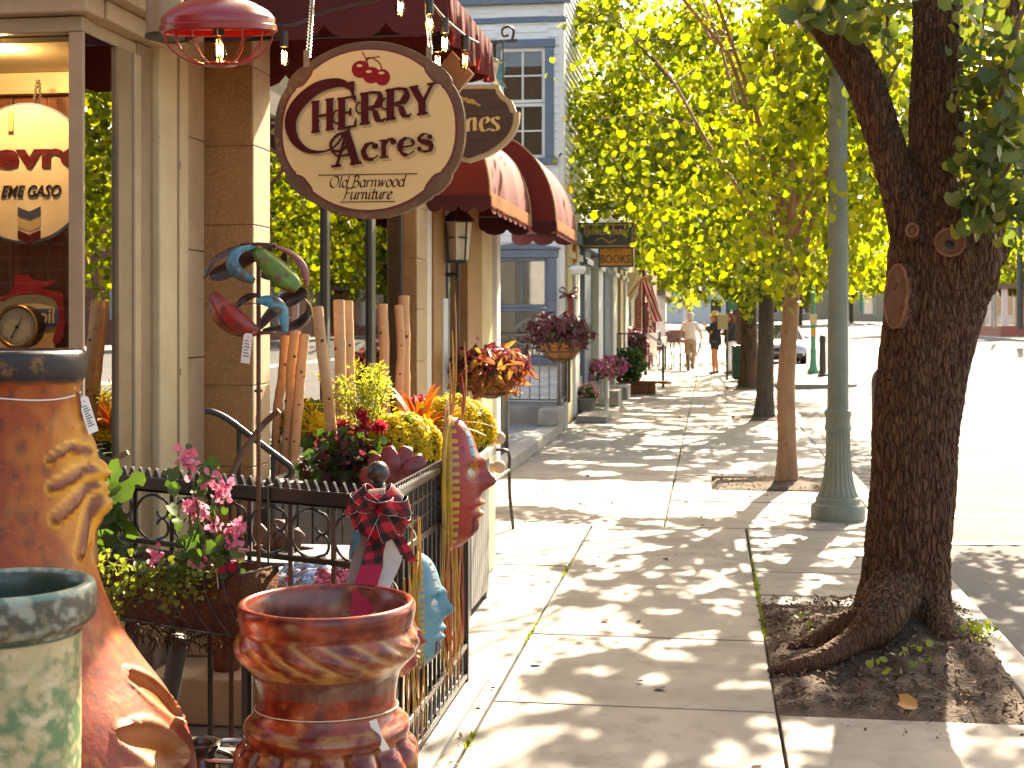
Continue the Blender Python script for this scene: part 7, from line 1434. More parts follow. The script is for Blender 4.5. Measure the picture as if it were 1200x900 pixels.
# cream stone trough with knob finials behind the bench
ct = thing('cream_trough', 'cream stone plant trough with round bone coloured knobs beyond the red mask', 'trough', (-1.35, 8.3, 0)); 
part('body', M['cream'], lambda b: b.span((-1.72, 8.05, .005), (-1.36, 8.65, .60)), ct, bev=.015)
for y, z in ((8.5, .66), (8.5, .84)): part('knob', M['limestone'], lambda b: (b.tube([V((-1.5, y, z)), V((-1.32, y, z))], .028, 12), b.ball((-1.315, y, z), .042, 14)), ct)
# ================= iron rails round the entry platform
ep = thing('platform_railing', 'black iron picket railing standing on the low grey wall before the clapboard building', 'railing', (XB - .1, 19.2, .36))
def ipr(p, q, z0, z1, n):
    p, q = V(p), V(q); part('top_bar', M['iron'], lambda b: b.beam(p + EZ * z1, q + EZ * z1, .035, .03), ep); part('bottom_bar', M['iron'], lambda b: b.beam(p + EZ * (z0 + .08), q + EZ * (z0 + .08), .025, .02), ep); part('upper_bar', M['iron'], lambda b: b.beam(p + EZ * (z1 - .13), q + EZ * (z1 - .13), .02, .02), ep)
    for i in range(n + 1): c = p.lerp(q, i / n); part('picket', M['iron'], lambda b: b.beam(c + EZ * (z0 if i in (0, n) else z0 + .09), c + EZ * (z1 - .016), .05 if i in (0, n) else .016, .05 if i in (0, n) else .016), ep)
ipr((XB - .05, 19.1, 0), (XB - 2.0, 19.1, 0), .36, 1.36, 14); ipr((XB - .05, 19.16, 0), (XB - .05, 19.95, 0), .36, 1.36, 7)
gt = thing('entry_railing', 'black iron railing with knob post at the near end of the entry platform', 'railing', (XB - .1, 13.8, .13))
for i, y in enumerate((13.75, 14.75)): part('post', M['iron'], lambda b: (b.beam((XB - .15, y, .13), (XB - .15, y, 1.15), .045, .045), b.ball((XB - .15, y, 1.19), .04, 12)), gt)
part('top_bar', M['iron_worn'], lambda b: b.beam((XB - .15, 13.78, 1.1), (XB - .15, 14.72, 1.1), .04, .03), gt); part('cross_bar', M['iron'], lambda b: b.beam((XB - .15, 13.75, 1.12), (XB - 1.6, 13.75, 1.12), .04, .03), gt)
for i in range(1, 8): part('picket', M['iron'], lambda b: b.beam((XB - .15, 13.75 + i / 8, .134), (XB - .15, 13.75 + i / 8, 1.084), .015, .015), gt)
for i in range(1, 12): part('picket', M['iron'], lambda b: b.beam((XB - .15 - i * .12, 13.75, .134), (XB - .15 - i * .12, 13.75, 1.104), .015, .015), gt)
# ================= hanging coir baskets
def basket(c, r, label, m1, m2, n, hook, liner='coir_light', half=True):
    c = V(c); t = thing('flower_basket', label, 'flower basket', tuple(c - EZ * r * .9), 'coir flower baskets hooked on the railings'); b = MB(); vs = []; k = 24
    for j in range(10):
        a = PI / 2 * j / 9
        for i in range(k): q = 2 * PI * i / k; vs.append(c + V((r * math.cos(a) * math.cos(q), r * math.cos(a) * math.sin(q), -r * .95 * math.sin(a))))
    b.add(vs, [(j * k + i, j * k + (i + 1) % k, (j + 1) * k + (i + 1) % k, (j + 1) * k + i) for j in range(9) for i in range(k)]); o = b.build('liner', M[liner], t); s_ = o.modifiers.new('t', 'SOLIDIFY'); s_.thickness = .015
    part('frame', M['iron'], lambda b: ([b.tube([c + V((r * 1.03 * math.cos(a) * math.cos(q), r * 1.03 * math.cos(a) * math.sin(q), -r * .98 * math.sin(a))) for q in [2 * PI * i / 28 for i in range(28)]], .006, 6, closed=True) for a in (0, .5, .95)], [b.tube([c + V((r * 1.03 * math.cos(a) * math.cos(q), r * 1.03 * math.cos(a) * math.sin(q), -r * .98 * math.sin(a))) for a in [PI / 2 * j / 8 for j in range(9)]], .004, 5) for q in [2 * PI * i / 8 for i in range(8)]], b.tube([V(hook), c + V((0, 0, .0)) + (V(hook) - c) * .2], .008, 6)), t)
    for nm, mm, num, spread, lift, sz, tm in n:
        p, d = fuzz(c + V((0, 0, lift)), r, num, *spread, .15); p[:, 2] = np.maximum(p[:, 2], c.z - r * .9 + .4 * r * np.random.random(num)); leaf_obj(nm, [(leaves(p, np.random.uniform(.7, 1.2, num) * sz, d + rv(num, .6), d * [1, 1, .3] + rv(num, .5) + np.array([0, 0, -.2]), tm), 0)], M[mm], t)
    return t
q = onX(575, 438, -1.72); basket(q, .20, 'coir basket of pink and orange coleus foliage, the nearer of two on railings', 0, 0, [('dark_leaf', 'darkleaf', 420, (1.7, 1.4, .8), .08, .085, LONG), ('coleus_leaf', 'coleus', 420, (1.6, 1.7, 1.0), .02, .11, LONG), ('blossom', 'magenta_fl', 60, (1.5, 1.4, .7), .14, .04, PETAL)], (XB - .15, q.y, q.z + .06))
for k in range(2):
    pass
q = onX(657, 400, -1.78); basket(q, .26, 'coir basket of dark purple foliage, the farther one on the black platform railing', 0, 0, [('dark_leaf', 'darkleaf', 700, (1.6, 1.5, .9), .1, .12, LONG), ('leaf', 'green', 120, (1.5, 1.4, .8), .1, .09, LONG)], (XB - .05, q.y, q.z + .06))
# ================= lantern, bow, signs on brackets
lt_ = thing('wall_lantern', 'square glass lantern on a thin black post and arm under the rounded awnings', 'lantern', tuple(onX(537, 400, -2.0))); lq = onX(537, 282, -1.97); lr = .066
part('frame', M['iron'], lambda b: ([b.beam(lq + V((dx * lr, dy * lr, -.16)), lq + V((dx * lr * 1.25, dy * lr * 1.25, .14)), .014, .014) for dx in (-1, 1) for dy in (-1, 1)], b.box(lq + V((0, 0, -.17)), (.16, .16, .02)), b.lathe([(.001, .15), (.13, .15), (.12, .17), (.05, .25), (.02, .27), (.02, .3), (.001, .3)], lq, 4), b.box(lq + V((0, 0, .02)), (.165, .165, .01))), lt_)
part('pane', mat('frosted', (.62, .55, .42), .5), lambda b: b.lathe([(lr * 1.25, -.155), (lr * 1.62, .14)], lq, 4, cap=True), lt_)
part('arm', M['iron'], lambda b: (b.tube([lq + V((0, 0, -.18)), lq + V((0, 0, -.30))], .022, 8), b.tube([lq + V((0, 0, -.27)), V((XB - .03, lq.y, lq.z - .27))], .018, 8), b.tube([lq + V((0, 0, -.3)), V((lq.x, lq.y, .01))], .011, 8)), lt_)
wsn = thing('carved_wood_sign', 'dark woodgrain shop sign with cream moulded edge and gold line hanging behind the round sign', 'hanging sign', tuple(P(560, 148, 9.1))); wd_ = 9.1; wk = wd_ / F; wo = P(550, 148, wd_); T2 = lambda x, y: ((x - 550), (148 - y))
half = c2([T2(550, 100), T2(568, 100), T2(586, 101)], 3) + c2([T2(587, 106), T2(592, 113), T2(600, 119)], 3) + c2([T2(603, 124), T2(606, 132), T2(610, 133)], 3) + c2([T2(609, 146), T2(604, 158), T2(594, 170), T2(578, 181), T2(563, 187), T2(550, 191)], 4)
outl = half + [(-x, y) for x, y in reversed(half)]; outl = [p for i, p in enumerate(outl) if i == 0 or abs(p[0] - outl[i - 1][0]) + abs(p[1] - outl[i - 1][1]) > .05]
M['gold'] = mat('gold', (.50, .30, .05), .4, (.36, .2, .03), 8)
M['darkwood'] = mat('darkwood', (.075, .03, .02), .6, (.04, .015, .011), 5, st=(.6, 1, 16), bump=.3, bsc=10)
pr2 = lambda o_, s_, y_, d_, m, n_: (lambda b: (b.prism([(x * s_, z * s_) for x, z in o_], wo + V((0, y_, 0)), EX * wk, EZ * wk, d_), b.build(n_, m, wsn))[1])(MB())
pr2(outl, 1, .03, .06, M['limestone'], 'board'); pr2(outl, .90, -.0305, .004, M['gold'], 'gold_line'); pr2(outl, .885, -.0346, .003, M['darkwood'], 'panel')
L = Letter(wo + V((0, -.0378, 0)), EX * wk, EZ * wk); italic(L, 'Wines', -40, -7, 16.5, 4.6, slant=.0, pen=R(12), width=78)
L.b.build('lettering', M['sign_cream'], wsn, smooth=False); L = Letter(wo + V((0, -.0378, 0)), EX * wk, EZ * wk)
for k_ in range(3): L.stroke(c2([(-14 + k_ * 7, 30 - k_ * 2), (-10 + k_ * 7, 34 - k_ * 2), (-4 + k_ * 7, 30 - k_ * 2.5), (0 + k_ * 7, 27 - k_ * 2)]), 2.2)
L.b.build('gold_flourish', M['gold'], wsn, smooth=False)
part('hanger', M['iron'], lambda b: [b.tube([wo + V((dx * wk, 0, 48 * wk)), wo + V((dx * wk, 0, 100 * wk))], .006, 6) for dx in (-40, 40)], wsn)
ds = thing('diamond_sign', 'plain brown diamond shaped hanging sign peeking out behind the round shop sign', 'hanging sign', tuple(P(535, 88, 5.6))); dk2 = 5.6 / F; dq = P(533, 90, 5.6)
part('board', M['sign_brown'], lambda b: b.prism([(-24 * dk2, 0), (0, -24 * dk2), (22 * dk2, 2 * dk2), (-2 * dk2, 28 * dk2)], dq, EX, EZ, .02), ds); part('edge', M['limestone'], lambda b: b.tube([dq + V((x * dk2, -.01, z * dk2)) for x, z in ((-24, 0), (0, -24), (22, 2), (-2, 28))], .008, 6, closed=True), ds)
yf = thing('garden_flags', 'yellow, red and blue cloth flags on a thin pole behind the sign chains', 'flags', tuple(P(550, 80, 9.4)));
part('pole', M['steel'], lambda b: b.tube([P(515, 52, 9.4), P(590, 74, 9.4)], .012, 8), yf)
for (x, y, m, w_) in ((528, 72, 'mk_yellow', 15), (552, 72, 'rib_white', 9), (560, 74, 'rib_red', 9), (568, 76, 'mk_blue', 11), (578, 79, 'rib_white', 9), (587, 82, 'mk_blue', 7)):
    part('flag', M[m], lambda b: b.ribbon(curve([P(x, y - 12, 9.4), P(x + 2, y - 2, 9.43), P(x - 1, y + 10, 9.37), P(x + 3, y + 20, 9.4)], 5), V((1, .2, -.3)), w_ * 9.4 / F, .003), yf)
br = thing('scroll_bracket', 'black iron sign bracket with a curl at the top against the clapboard wall', 'bracket', tuple(P(592, 49, 12)))
part('arm', M['iron'], lambda b: (b.beam(P(572, 50, 11.5), P(606, 48, 11.5), .03, .03), b.tube([P(580, 50, 11.5), P(580, 100, 11.5)], .02, 8), b.tube(curve([P(600, 47, 11.5), P(602, 36, 11.5), P(596, 31, 11.5), P(589, 34, 11.5), P(590, 42, 11.5), P(596, 41, 11.5)], 6), .012, 8)), br)
rb = thing('red_bow', 'small dark red bow on a black stake at the clapboard corner', 'bow', tuple(onY(667, 375, 19.85))); bq = onY(667, 345, 19.85)
part('stake', M['iron'], lambda b: b.tube([onY(667, 350, 19.85), V((onY(667, 350, 19.85).x, 19.85, .36))], .02, 8), rb)
for a in (.5, 2.6, -.6, 3.7): part('loop', M['petal_red'], lambda b: b.ribbon(curve([bq, bq + V((math.cos(a) * .10, -.05, math.sin(a) * .10 + .05)), bq + V((math.cos(a) * .16, -.08, math.sin(a) * .1)), bq], 6), V((0, 1, .3)), .09, .004), rb)
part('tail', M['petal_red'], lambda b: b.ribbon(curve([bq, bq + V((.03, -.03, -.16)), bq + V((.02, -.03, -.33))], 5), V((1, .3, 0)), .08, .004), rb)
# perpendicular shop signs along the street
def board(name, label, px0, px1, py0, py1, Y, face, edge, th=.06, cat='hanging sign', group='shop signs along the street'):
    a = onY(px0, py0, Y); c = onY(px1, py1, Y); t = thing(name, label, cat, ((a.x + c.x) / 2, Y, c.z), group)
    part('board', M[edge], lambda b: b.span((a.x, Y, c.z), (c.x, Y + th, a.z)), t, bev=.01)
    m = .03; part('panel', M[face], lambda b: b.span((a.x + m, Y - .006, c.z + m), (c.x - m, Y - .001, a.z - m)), t)
    return t, a, c
M['sg_dark'] = mat('sg_dark', (.03, .035, .03), .5); M['sg_orange'] = mat('sg_orange', (.66, .27, .025), .5, (.56, .22, .02), 4); M['sg_navy'] = mat('sg_navy', (.03, .055, .10), .5); M['sg_green'] = mat('sg_green', (.07, .13, .03), .5, (.05, .1, .02), 5); M['sg_tan'] = mat('sg_tan', (.5, .38, .2), .6)
t, a, c = board('shop_board', 'dark green shop sign with gold outline and gold lettering above the orange sign', 677, 743, 261, 291, 22, 'sg_dark', 'sg_dark'); Lc = V(((a.x + c.x) / 2, 21.992, (a.z + c.z) / 2)); u = 22 / F
L = Letter(Lc, EX * u, EZ * u); fr = [(-31, 9), (-28, 12.5), (28, 12.5), (31, 9), (31, -9), (28, -12.5), (-28, -12.5), (-31, -9)]
for i in range(8): L.stroke([fr[i], fr[(i + 1) % 8]], 1.3)
italic(L, 'Heavenly', -26, 1, 6.2, 1.7, slant=0, pen=R(20), width=34); italic(L, 'home', 8.5, 1, 6.2, 1.7, slant=0, pen=R(20), width=19); L.stroke(c2([(-12, -6), (-4, -3), (4, -8), (12, -5)]), 1.2); L.b.build('lettering', M['gold'], t, smooth=False)
part('bracket', M['iron'], lambda b: (b.beam((-2.0, 22.03, a.z + .22), (c.x + .1, 22.03, a.z + .22), .03, .03), [b.tube([(x, 22.03, a.z + .2), (x, 22.03, a.z)], .01, 6) for x in (a.x + .12, c.x - .12)], b.beam((-2.0, 22.03, a.z + .5), (-1.7, 22.03, a.z + .23), .02, .02)), t)
t, a, c = board('shop_board', 'orange shop sign with navy edge and the word books', 701, 742, 289, 313, 22.6, 'sg_orange', 'sg_navy'); Lc = onY(721, 304, 22.6)
text('BOOKS', .19, V((Lc.x, 22.59, Lc.z)), EX, EZ, M['sg_dark'], 'lettering', t, off=.002, sx=.8); text('for BEES', .085, V((Lc.x, 22.59, Lc.z + .155)), EX, EZ, M['sg_dark'], 'small_lettering', t) if False else None
L = Letter(V((Lc.x, 22.594, Lc.z + .15)), EX, EZ)
for i in range(7): L.stroke([(-.12 + i * .034 + (.015 if i > 2 else 0), -.018), (-.12 + i * .034 + (.015 if i > 2 else 0), .018)], .014)
L.b.build('small_lettering', M['sg_dark'], t, smooth=False)
part('bracket', M['iron'], lambda b: b.beam((-2.0, 22.63, a.z + .03), (c.x, 22.63, a.z + .03), .025, .025), t)
t, a, c = board('shop_board', 'small arched green shop sign with tan edge half hidden by leaves', 745, 755, 279, 307, 31, 'sg_green', 'sg_tan'); part('bracket', M['iron'], lambda b: b.beam((-2.1, 31.03, a.z + .05), (c.x, 31.03, a.z + .05), .025, .025), t)
t, a, c = board('shop_board', 'tall orange banner sign flat beside the clapboard corner board', 671, 676, 276, 308, 21.2, 'sg_orange', 'sg_orange')
wl_ = thing('wall_light', 'round white wall light fixed beside the shop posts under the signs', 'wall light', tuple(onX(677, 316, -1.9))); q = onX(677, 316, -1.85); part('globe', M['white'], lambda b: b.lathe([(.01, .06), (.1, .05), (.12, .0), (.09, -.06), (.01, -.07)], q, 20), wl_); part('arm', M['iron'], lambda b: b.beam(q + V((0, 0, .05)), V((-2.0, q.y, q.z + .05)), .03, .03), wl_)
# ================= fluted lamp posts
def lamp_post(base, s, label, m, name='lamp_post', lower='lamp_green'):
    t = thing(name, label, 'lamp post', tuple(base), 'cast iron street lamp posts'); B = V(base); u = .00687 * s
    prof = [(.1, 0), (31, 0), (31, 14), (29.5, 17), (27, 18), (25.5, 20), (25.5, 24), (23, 27)]
    b = MB(); b.lathe([(r * u, z * u) for r, z in prof], B, 40, cap=False); b.build('plinth', M[lower], t)
    sh = resample([(r * u, z * u) for r, z in ((23, 27), (19.5, 36), (17, 48), (15.3, 62), (14, 78), (13.6, 102))], 24); b = MB(); b.lathe(sh, B, 80, lambda a, z, i: -.055 * sh[i][0] * abs(math.cos(a * 10)) ** .5, cap=False); b.build('fluted_base', M[lower], t)
    b = MB(); b.lathe([(r * u, z * u) for r, z in ((13.4, 101), (15, 103), (15, 107), (14.2, 109), (14.2, 118), (15.4, 121), (15, 125), (12.6, 127), (12.4, 128))], B, 40, cap=False); b.build('collar', M[lower], t)
    up = [(12.4, 127), (11.9, 300), (11.2, 420), (10.4, 560)]; up = resample([(r * u, z * u) for r, z in up], 16); b = MB(); b.lathe(up, B, 80, lambda a, z, i: -.05 * up[i][0] * abs(math.cos(a * 8)) ** .5); b.build('shaft', M[m], t)
    b = MB(); b.lathe([(r * u, z * u) for r, z in ((.1, 560), (16, 560), (18, 566), (14, 574), (12, 580), (.1, 580))], B, 30); b.build('capital', M[m], t)
    b = MB(); b.ball(B + V((0, 0, 622 * u)), 42 * u, 22, (1, 1, 1.05)); b.build('globe', M['white'], t); return t
lamp_post(G(982, 608), 1.0, 'grey green fluted cast iron lamp post beside the big tree', 'lamp_green')
g = G(953, 438); l2 = lamp_post((g.x, g.y, .0), .82, 'bright green lamp post further along the kerb with orange and beige stickers', 'bright_green', lower='bright_green')
part('sticker', M['sg_orange'], lambda b: b.box((g.x, g.y - .075, 1.18), (.13, .02, .22)), l2); part('sticker', M['sg_tan'], lambda b: b.box((g.x, g.y - .085, 1.55), (.2, .02, .3)), l2)
b = MB(); b.prism([(-.42, -.42), (.36, -.42), (.36, .36), (-.42, .36)], G(982, 608) + V((0, 0, -.02)), EX, V((0, 1, 0)), .022); struct(b.build('lamp_footing', M['concrete_old']))
# ================= twin parking meter, bollard, litter bin, sign post
m_ = thing('parking_meter', 'dark grey twin head parking meter half hidden behind the big tree trunk', 'parking meter', (1.36, 10.35, 0)); mc = V((1.36, 10.35, 0))
part('pole', M['steel'], lambda b: b.tube([mc, mc + V((0, 0, .78))], .032, 14), m_); part('base_plate', M['steel'], lambda b: b.lathe([(.001, .0), (.09, .0), (.09, .02), (.04, .04), (.001, .04)], mc, 20), m_)
for dx in (-.09, .09):
    def hd(b):
        o = [(-.08, 0), (-.085, .34)] + [(.085 * math.cos(PI - PI * i / 12), .36 + .11 * math.sin(PI * i / 12)) for i in range(13)] + [(.085, .34), (.08, 0)]; b.prism(o, mc + V((dx, .07, .76)), EX, EZ, .14)
    h = part('head', M['darkgrey'], hd, m_, bev=.012); part('window', M['glass_win'], lambda b: b.prism([(.05 * math.cos(PI * i / 8), .05 * math.sin(PI * i / 8)) for i in range(9)] + [(-.05, -.03), (.05, -.03)], mc + V((dx, -.072, 1.14)), EX, EZ, .004), h); part('coin_plate', M['steel'], lambda b: b.box(mc + V((dx, -.074, .94)), (.08, .008, .16)), h, bev=.003)
g = G(964, 441); bl = thing('bollard', 'thin black iron bollard beside the bright green lamp post', 'bollard', (g.x, g.y, 0)); part('shaft', M['iron'], lambda b: b.lathe(resample([(.14, 0), (.14, .08), (.10, .12), (.085, .6), (.08, 1.0), (.10, 1.03), (.07, 1.1), (.001, 1.14)], 40), g, 24), bl); part('band', M['iron'], lambda b: b.tube([g + V((0, 0, .95)), g + V((0, 0, .99))], .1, 20), bl)
g = G(866, 446); tc2 = thing('litter_bin', 'dark green slatted litter bin by the third street tree', 'litter bin', (g.x, g.y, 0))
part('slats', M['bright_green'] if 0 else mat('bin_green', (.03, .10, .055), .5), lambda b: [b.box(g + V((.17 * math.cos(a), .17 * math.sin(a), .47)), (.02, .03, .8), rz=a) for a in [2 * PI * i / 26 for i in range(26)]], tc2); part('hoop', M['iron'], lambda b: [b.tube([g + V((.185 * math.cos(a), .185 * math.sin(a), z)) for a in [2 * PI * i / 30 for i in range(30)]], .018, 8, closed=True) for z in (.08, .5, .88)], tc2); part('liner', M['black'], lambda b: b.lathe([(.001, .03), (.14, .03), (.15, .86)], g, 26, cap=False), tc2)
g = G(852, 446); sp_ = thing('sign_post', 'grey street sign post with blank beige sign back between the two standing women', 'sign post', (g.x, g.y, 0)); part('post', M['darkgrey'], lambda b: b.tube([g, g + V((0, 0, 2.6))], .03, 10), sp_); part('sign_plate', M['sg_tan'], lambda b: b.span((g.x - .24, g.y - .05, 1.3), (g.x + .02, g.y - .035, 1.68)), sp_, bev=.006); part('sign_plate', M['bright_green'], lambda b: b.span((g.x + .02, g.y - .05, 1.8), (g.x + .24, g.y - .035, 2.5)), sp_, bev=.006)
# kerb extension
b = MB(); b.prism([(1.478, 33.4), (3.1, 33.4), (3.5, 33.8), (3.6, 34.6), (3.6, 46), (3.0, 47.2), (1.478, 47.2)], V((0, 0, -.2)), EX, V((0, 1, 0)), .20); struct(b.build('kerb_extension', M['concrete_old'], bev=.02))
# ================= planters and pots along the far shop fronts
M['white_wood'] = mat('white_wood', (.66, .63, .55), .6, (.55, .52, .45), 5, st=(1, 1, .2), bump=.1)
def box_planter(g, w_, d_, h, label, r):
    t = thing('box_planter', label, 'planter', tuple(g), 'white box planters of pink flowers'); part('box', M['white_wood'], lambda b: ([b.span((g.x - w_ / 2 + i * w_ / 6 + .003, g.y, g.z + h * .3), (g.x - w_ / 2 + (i + 1) * w_ / 6 - .003, g.y + d_, g.z + h - .03)) for i in range(6)], b.span((g.x - w_ / 2 - .02, g.y - .02, g.z + h - .028), (g.x + w_ / 2 + .02, g.y + d_ + .02, g.z + h))), t, bev=.005)
    for dx in (-1, 1):
        for dy in (.02, d_ - .06): part('leg', M['white_wood'], lambda b: b.box((g.x + dx * (w_ / 2 - .03), g.y + dy + .02, g.z + h * .15), (.05, .05, h * .298)), t)
    p, d = fuzz((g.x, g.y + d_ / 2, g.z + h + .08), r, 700, 1.25, 1.2, .62, .4); k = 450
    leaf_obj('leaf', [(leaves(p[k:], np.random.uniform(.05, .09, 250), rv(250) + d[k:], rv(250)), 0)], M['green'], t); leaf_obj('blossom', [(leaves(p[:k] + d[:k] * .03, np.random.uniform(.04, .07, k), d[:k] + rv(k, .5), rv(k), PETAL), 0)], M['magenta_fl'], t); return t
box_planter(G(700, 479), .37, .35, .58, 'white box planter of magenta flowers, nearest on the concrete step', .30)
box_planter(G(716, 466), .16, .3, .55, 'narrow white box planter of magenta flowers behind the nearest one', .28)
g = G(687, 489); t = thing('grey_flowerpot', 'round grey flowerpot of pink and white flowers on the shop step', 'flowerpot', tuple(g)); part('body', M['darkgrey'] if 0 else mat('pot_grey', (.17, .15, .135), .6, (.12, .11, .1), 5), lambda b: b.lathe(resample([(.001, .01), (.11, .01), (.13, .12), (.16, .26), (.175, .27), (.175, .31), (.15, .31), (.14, .27), (.001, .27)], 40), g, 30), t)
p, d = fuzz(g + V((.02, 0, .38)), .17, 420, 1, 1, .9, .3); leaf_obj('leaf', [(leaves(p[:360], np.random.uniform(.04, .07, 360), rv(360) + d[:360], rv(360)), 0)], M['green'], t); leaf_obj('blossom', [(leaves(p[360:] + d[360:] * .03, np.random.uniform(.04, .06, 60), d[360:] + [0, -1, 0], rv(60), PETAL), 0)], M['pink_fl'], t)
stp = MB(); a = G(676, 496); stp.span((-2.0, a.y, .005), (-1.55, a.y + 1.3, .11)); struct(stp.build('shop_doorstep', M['grey_stone'], bev=.01))
for (px, py, w_, h, dd, lb) in ((713, 476, .3, .28, 1.0, 'square concrete block step beside the grey flowerpot'), (724, 469, .32, .26, 1.2, 'second square concrete block step farther along the shop front')):
    q = G(px, py); b = MB(); b.span((-2.0, q.y, .005), (q.x + .18, q.y + dd, h)); tag(b.build('block_step', M['concrete_old'], bev=.012), lb, 'step')
q = G(742, 462); t = thing('brown_box_planter', 'long brown wooden box planter with a green bush by the black stair rail', 'planter', tuple(q)); part('box', M['wood_panel'], lambda b: b.span((q.x - .85, q.y, .004), (q.x + .45, q.y + .5, .22)), t, bev=.01); part('cap', M['wood_panel'], lambda b: b.span((q.x - .3, q.y - .03, .222), (q.x + .8, q.y + .53, .27)), t, bev=.01)
p, d = fuzz(q + V((-.1, .25, .58)), .42, 900, .9, .7, .95, .2); leaf_obj('bush', [(leaves(p, np.random.uniform(.06, .11, 900), rv(900) + d, rv(900)), 0)], M['green'], t)
t = thing('burgundy_shrub', 'burgundy leaved shrub behind the black stair rail by the brick wall', 'shrub', (-1.9, 36, 0)); p, d = fuzz((-1.95, 36.3, .85), .42, 900, .8, 1, 1.2, .2); leaf_obj('foliage', [(leaves(p, np.random.uniform(.07, .12, 900), rv(900) + d, rv(900)), 0)], M['darkleaf'], t); part('stem', M['bark_dark'], lambda b: [b.tube([(-1.95, 36.3, 0), (-1.95 + dx, 36.3, .6)], .02, 6) for dx in (-.2, 0, .2)], t)
# black stair railing with pale top bars
hr_ = thing('stair_railing', 'black iron stair railing with pale sunlit top bars beyond the magenta planters', 'railing', (-1.6, 31, 0))
A_, B_, C_ = onY(723, 391, 31), onY(757, 391, 31), onY(777, 404, 31.2); zb_ = onY(777, 447, 31.2).z
part('top_bar', M['iron'], lambda b: b.beam(A_, B_, .04, .03), hr_)
for dy in (0, .35): part('sloping_bar', M['steel'], lambda b: b.beam(B_ + V((0, dy, 0)), C_ + V((0, dy, 0)), .05, .04), hr_)
part('newel', M['iron'], lambda b: b.beam(V((C_.x, C_.y, .004)), C_, .06, .06), hr_)
for i in range(9): c = A_.lerp(B_, i / 8); part('picket', M['iron'], lambda b: b.beam(V((c.x, c.y, .27)), c, .02, .02), hr_)
# ================= flag, open banner, café furniture
fp_ = thing('wall_flag', 'red and white striped flag hanging from a slanting pole on the brick wall', 'flag', tuple(onY(755, 350, 37)))
p0, p1 = onY(737, 346, 37), onY(757, 321, 36.6); part('pole', M['wood_panel'], lambda b: b.tube([p0 + (p0 - p1) * .5, p1], .018, 8), fp_)
fb2 = MB(); nu, nv_ = 14, 26; a0, a1 = onY(752, 330, 36.9), onY(760, 320, 36.5)
vs = []
for j in range(nv_ + 1):
    for i in range(nu + 1):
        u, v = i / nu, j / nv_; q = a0.lerp(a1, u) + V((.48 * v * (.5 + .4 * u) + .05 * math.sin(u * 9 + v * 2), .10 * math.sin(u * 8 + v * 3), -1.25 * v ** .9 + .12 * (1 - u) * v)); vs.append(q)
for j in range(nv_):
    for i in range(nu): fb2.m.append(0); fb2.f.append([j * (nu + 1) + i, j * (nu + 1) + i + 1, (j + 1) * (nu + 1) + i + 1, (j + 1) * (nu + 1) + i]); fb2.m[-1] = i % 2
fb2.v = [tuple(x) for x in vs]; o = fb2.build('cloth', [M['rib_red'], M['rib_white']], fp_, angle=80); q = o.modifiers.new('t', 'SOLIDIFY'); q.thickness = .004
ob_ = thing('open_banner', 'maroon vertical open banner with white letters under the striped flag', 'banner', tuple(onY(762, 388, 38))); a, c = onY(756, 354, 38), onY(769, 390, 38)
part('cloth', M['petal_red'], lambda b: b.span((a.x, 38, c.z), (c.x, 38.01, a.z)), ob_); part('pole', M['black'], lambda b: b.tube([(a.x - .02, 38.01, .0), (a.x - .02, 38.01, a.z + .1)], .02, 8), ob_)
for i, ch in enumerate('OPEN'): text(ch, .22, V(((a.x + c.x) / 2, 37.99, a.z - .20 - i * .19)), EX, EZ, M['white'], 'letter', ob_, off=.004)
def cafe_chair(x, y, rz, label):
    t = thing('cafe_chair', label, 'chair', (x, y, 0), 'dark metal café chairs'); B = V((x, y, 0)); Rm = Matrix.Rotation(rz, 3, 'Z'); w = lambda *p: B + Rm @ V(p)
    part('seat', M['iron'], lambda b: b.prism([(w(.21 * math.cos(a), .21 * math.sin(a), 0) - B).xy for a in [2 * PI * i / 20 for i in range(20)]], B + V((0, 0, .44)), EX, V((0, 1, 0)), .02), t)
    for dx, dy in ((-1, -1), (1, -1), (-1, 1), (1, 1)): part('leg', M['iron'], lambda b: b.tube([w(dx * .16, dy * .15, .44), w(dx * .2, dy * .2, .003)], .02, 6), t)
    part('backrest', M['iron'], lambda b: (b.tube(curve([w(-.18, .17, .44), w(-.19, .22, .8), w(0, .25, .92), w(.19, .22, .8), w(.18, .17, .44)], 6), .022, 6), [b.tube([w(dx, .18, .45), w(dx, .235, .86)], .007, 5) for dx in (-.09, 0, .09)]), t); return t
def cafe_table(x, y, label, h=.74, m='iron'):
    t = thing('cafe_table', label, 'table', (x, y, 0), 'café tables'); part('tabletop', M[m], lambda b: b.lathe([(.001, h - .02), (.34, h - .02), (.35, h), (.001, h + .004)], (x, y, 0), 28), t); part('stem', M['iron'], lambda b: b.tube([(x, y, .03), (x, y, h - .02)], .03, 10), t); part('foot', M['iron'], lambda b: [b.beam((x, y, .03), (x + .26 * math.cos(a), y + .26 * math.sin(a), .015), .04, .02) for a in (.4, 1.97, 3.54, 5.1)], t)
q = G(778, 436); cafe_table(q.x, q.y + 1.5, 'small dark café table nearest the stair railing'); cafe_table(q.x - .3, q.y + 5, 'tall white topped café table under the flag', 1.15, 'white')
cafe_chair(q.x + .45, q.y + 1.1, 2.4, 'dark café chair nearest us on the right of the small table'); cafe_chair(q.x - .5, q.y + 1.7, .9, 'dark café chair to the left of the small table'); cafe_chair(q.x + .3, q.y + 3.2, -.4, 'dark café chair behind the small table'); cafe_chair(q.x - .7, q.y + 4.2, 1.5, 'dark café chair beside the tall white table')
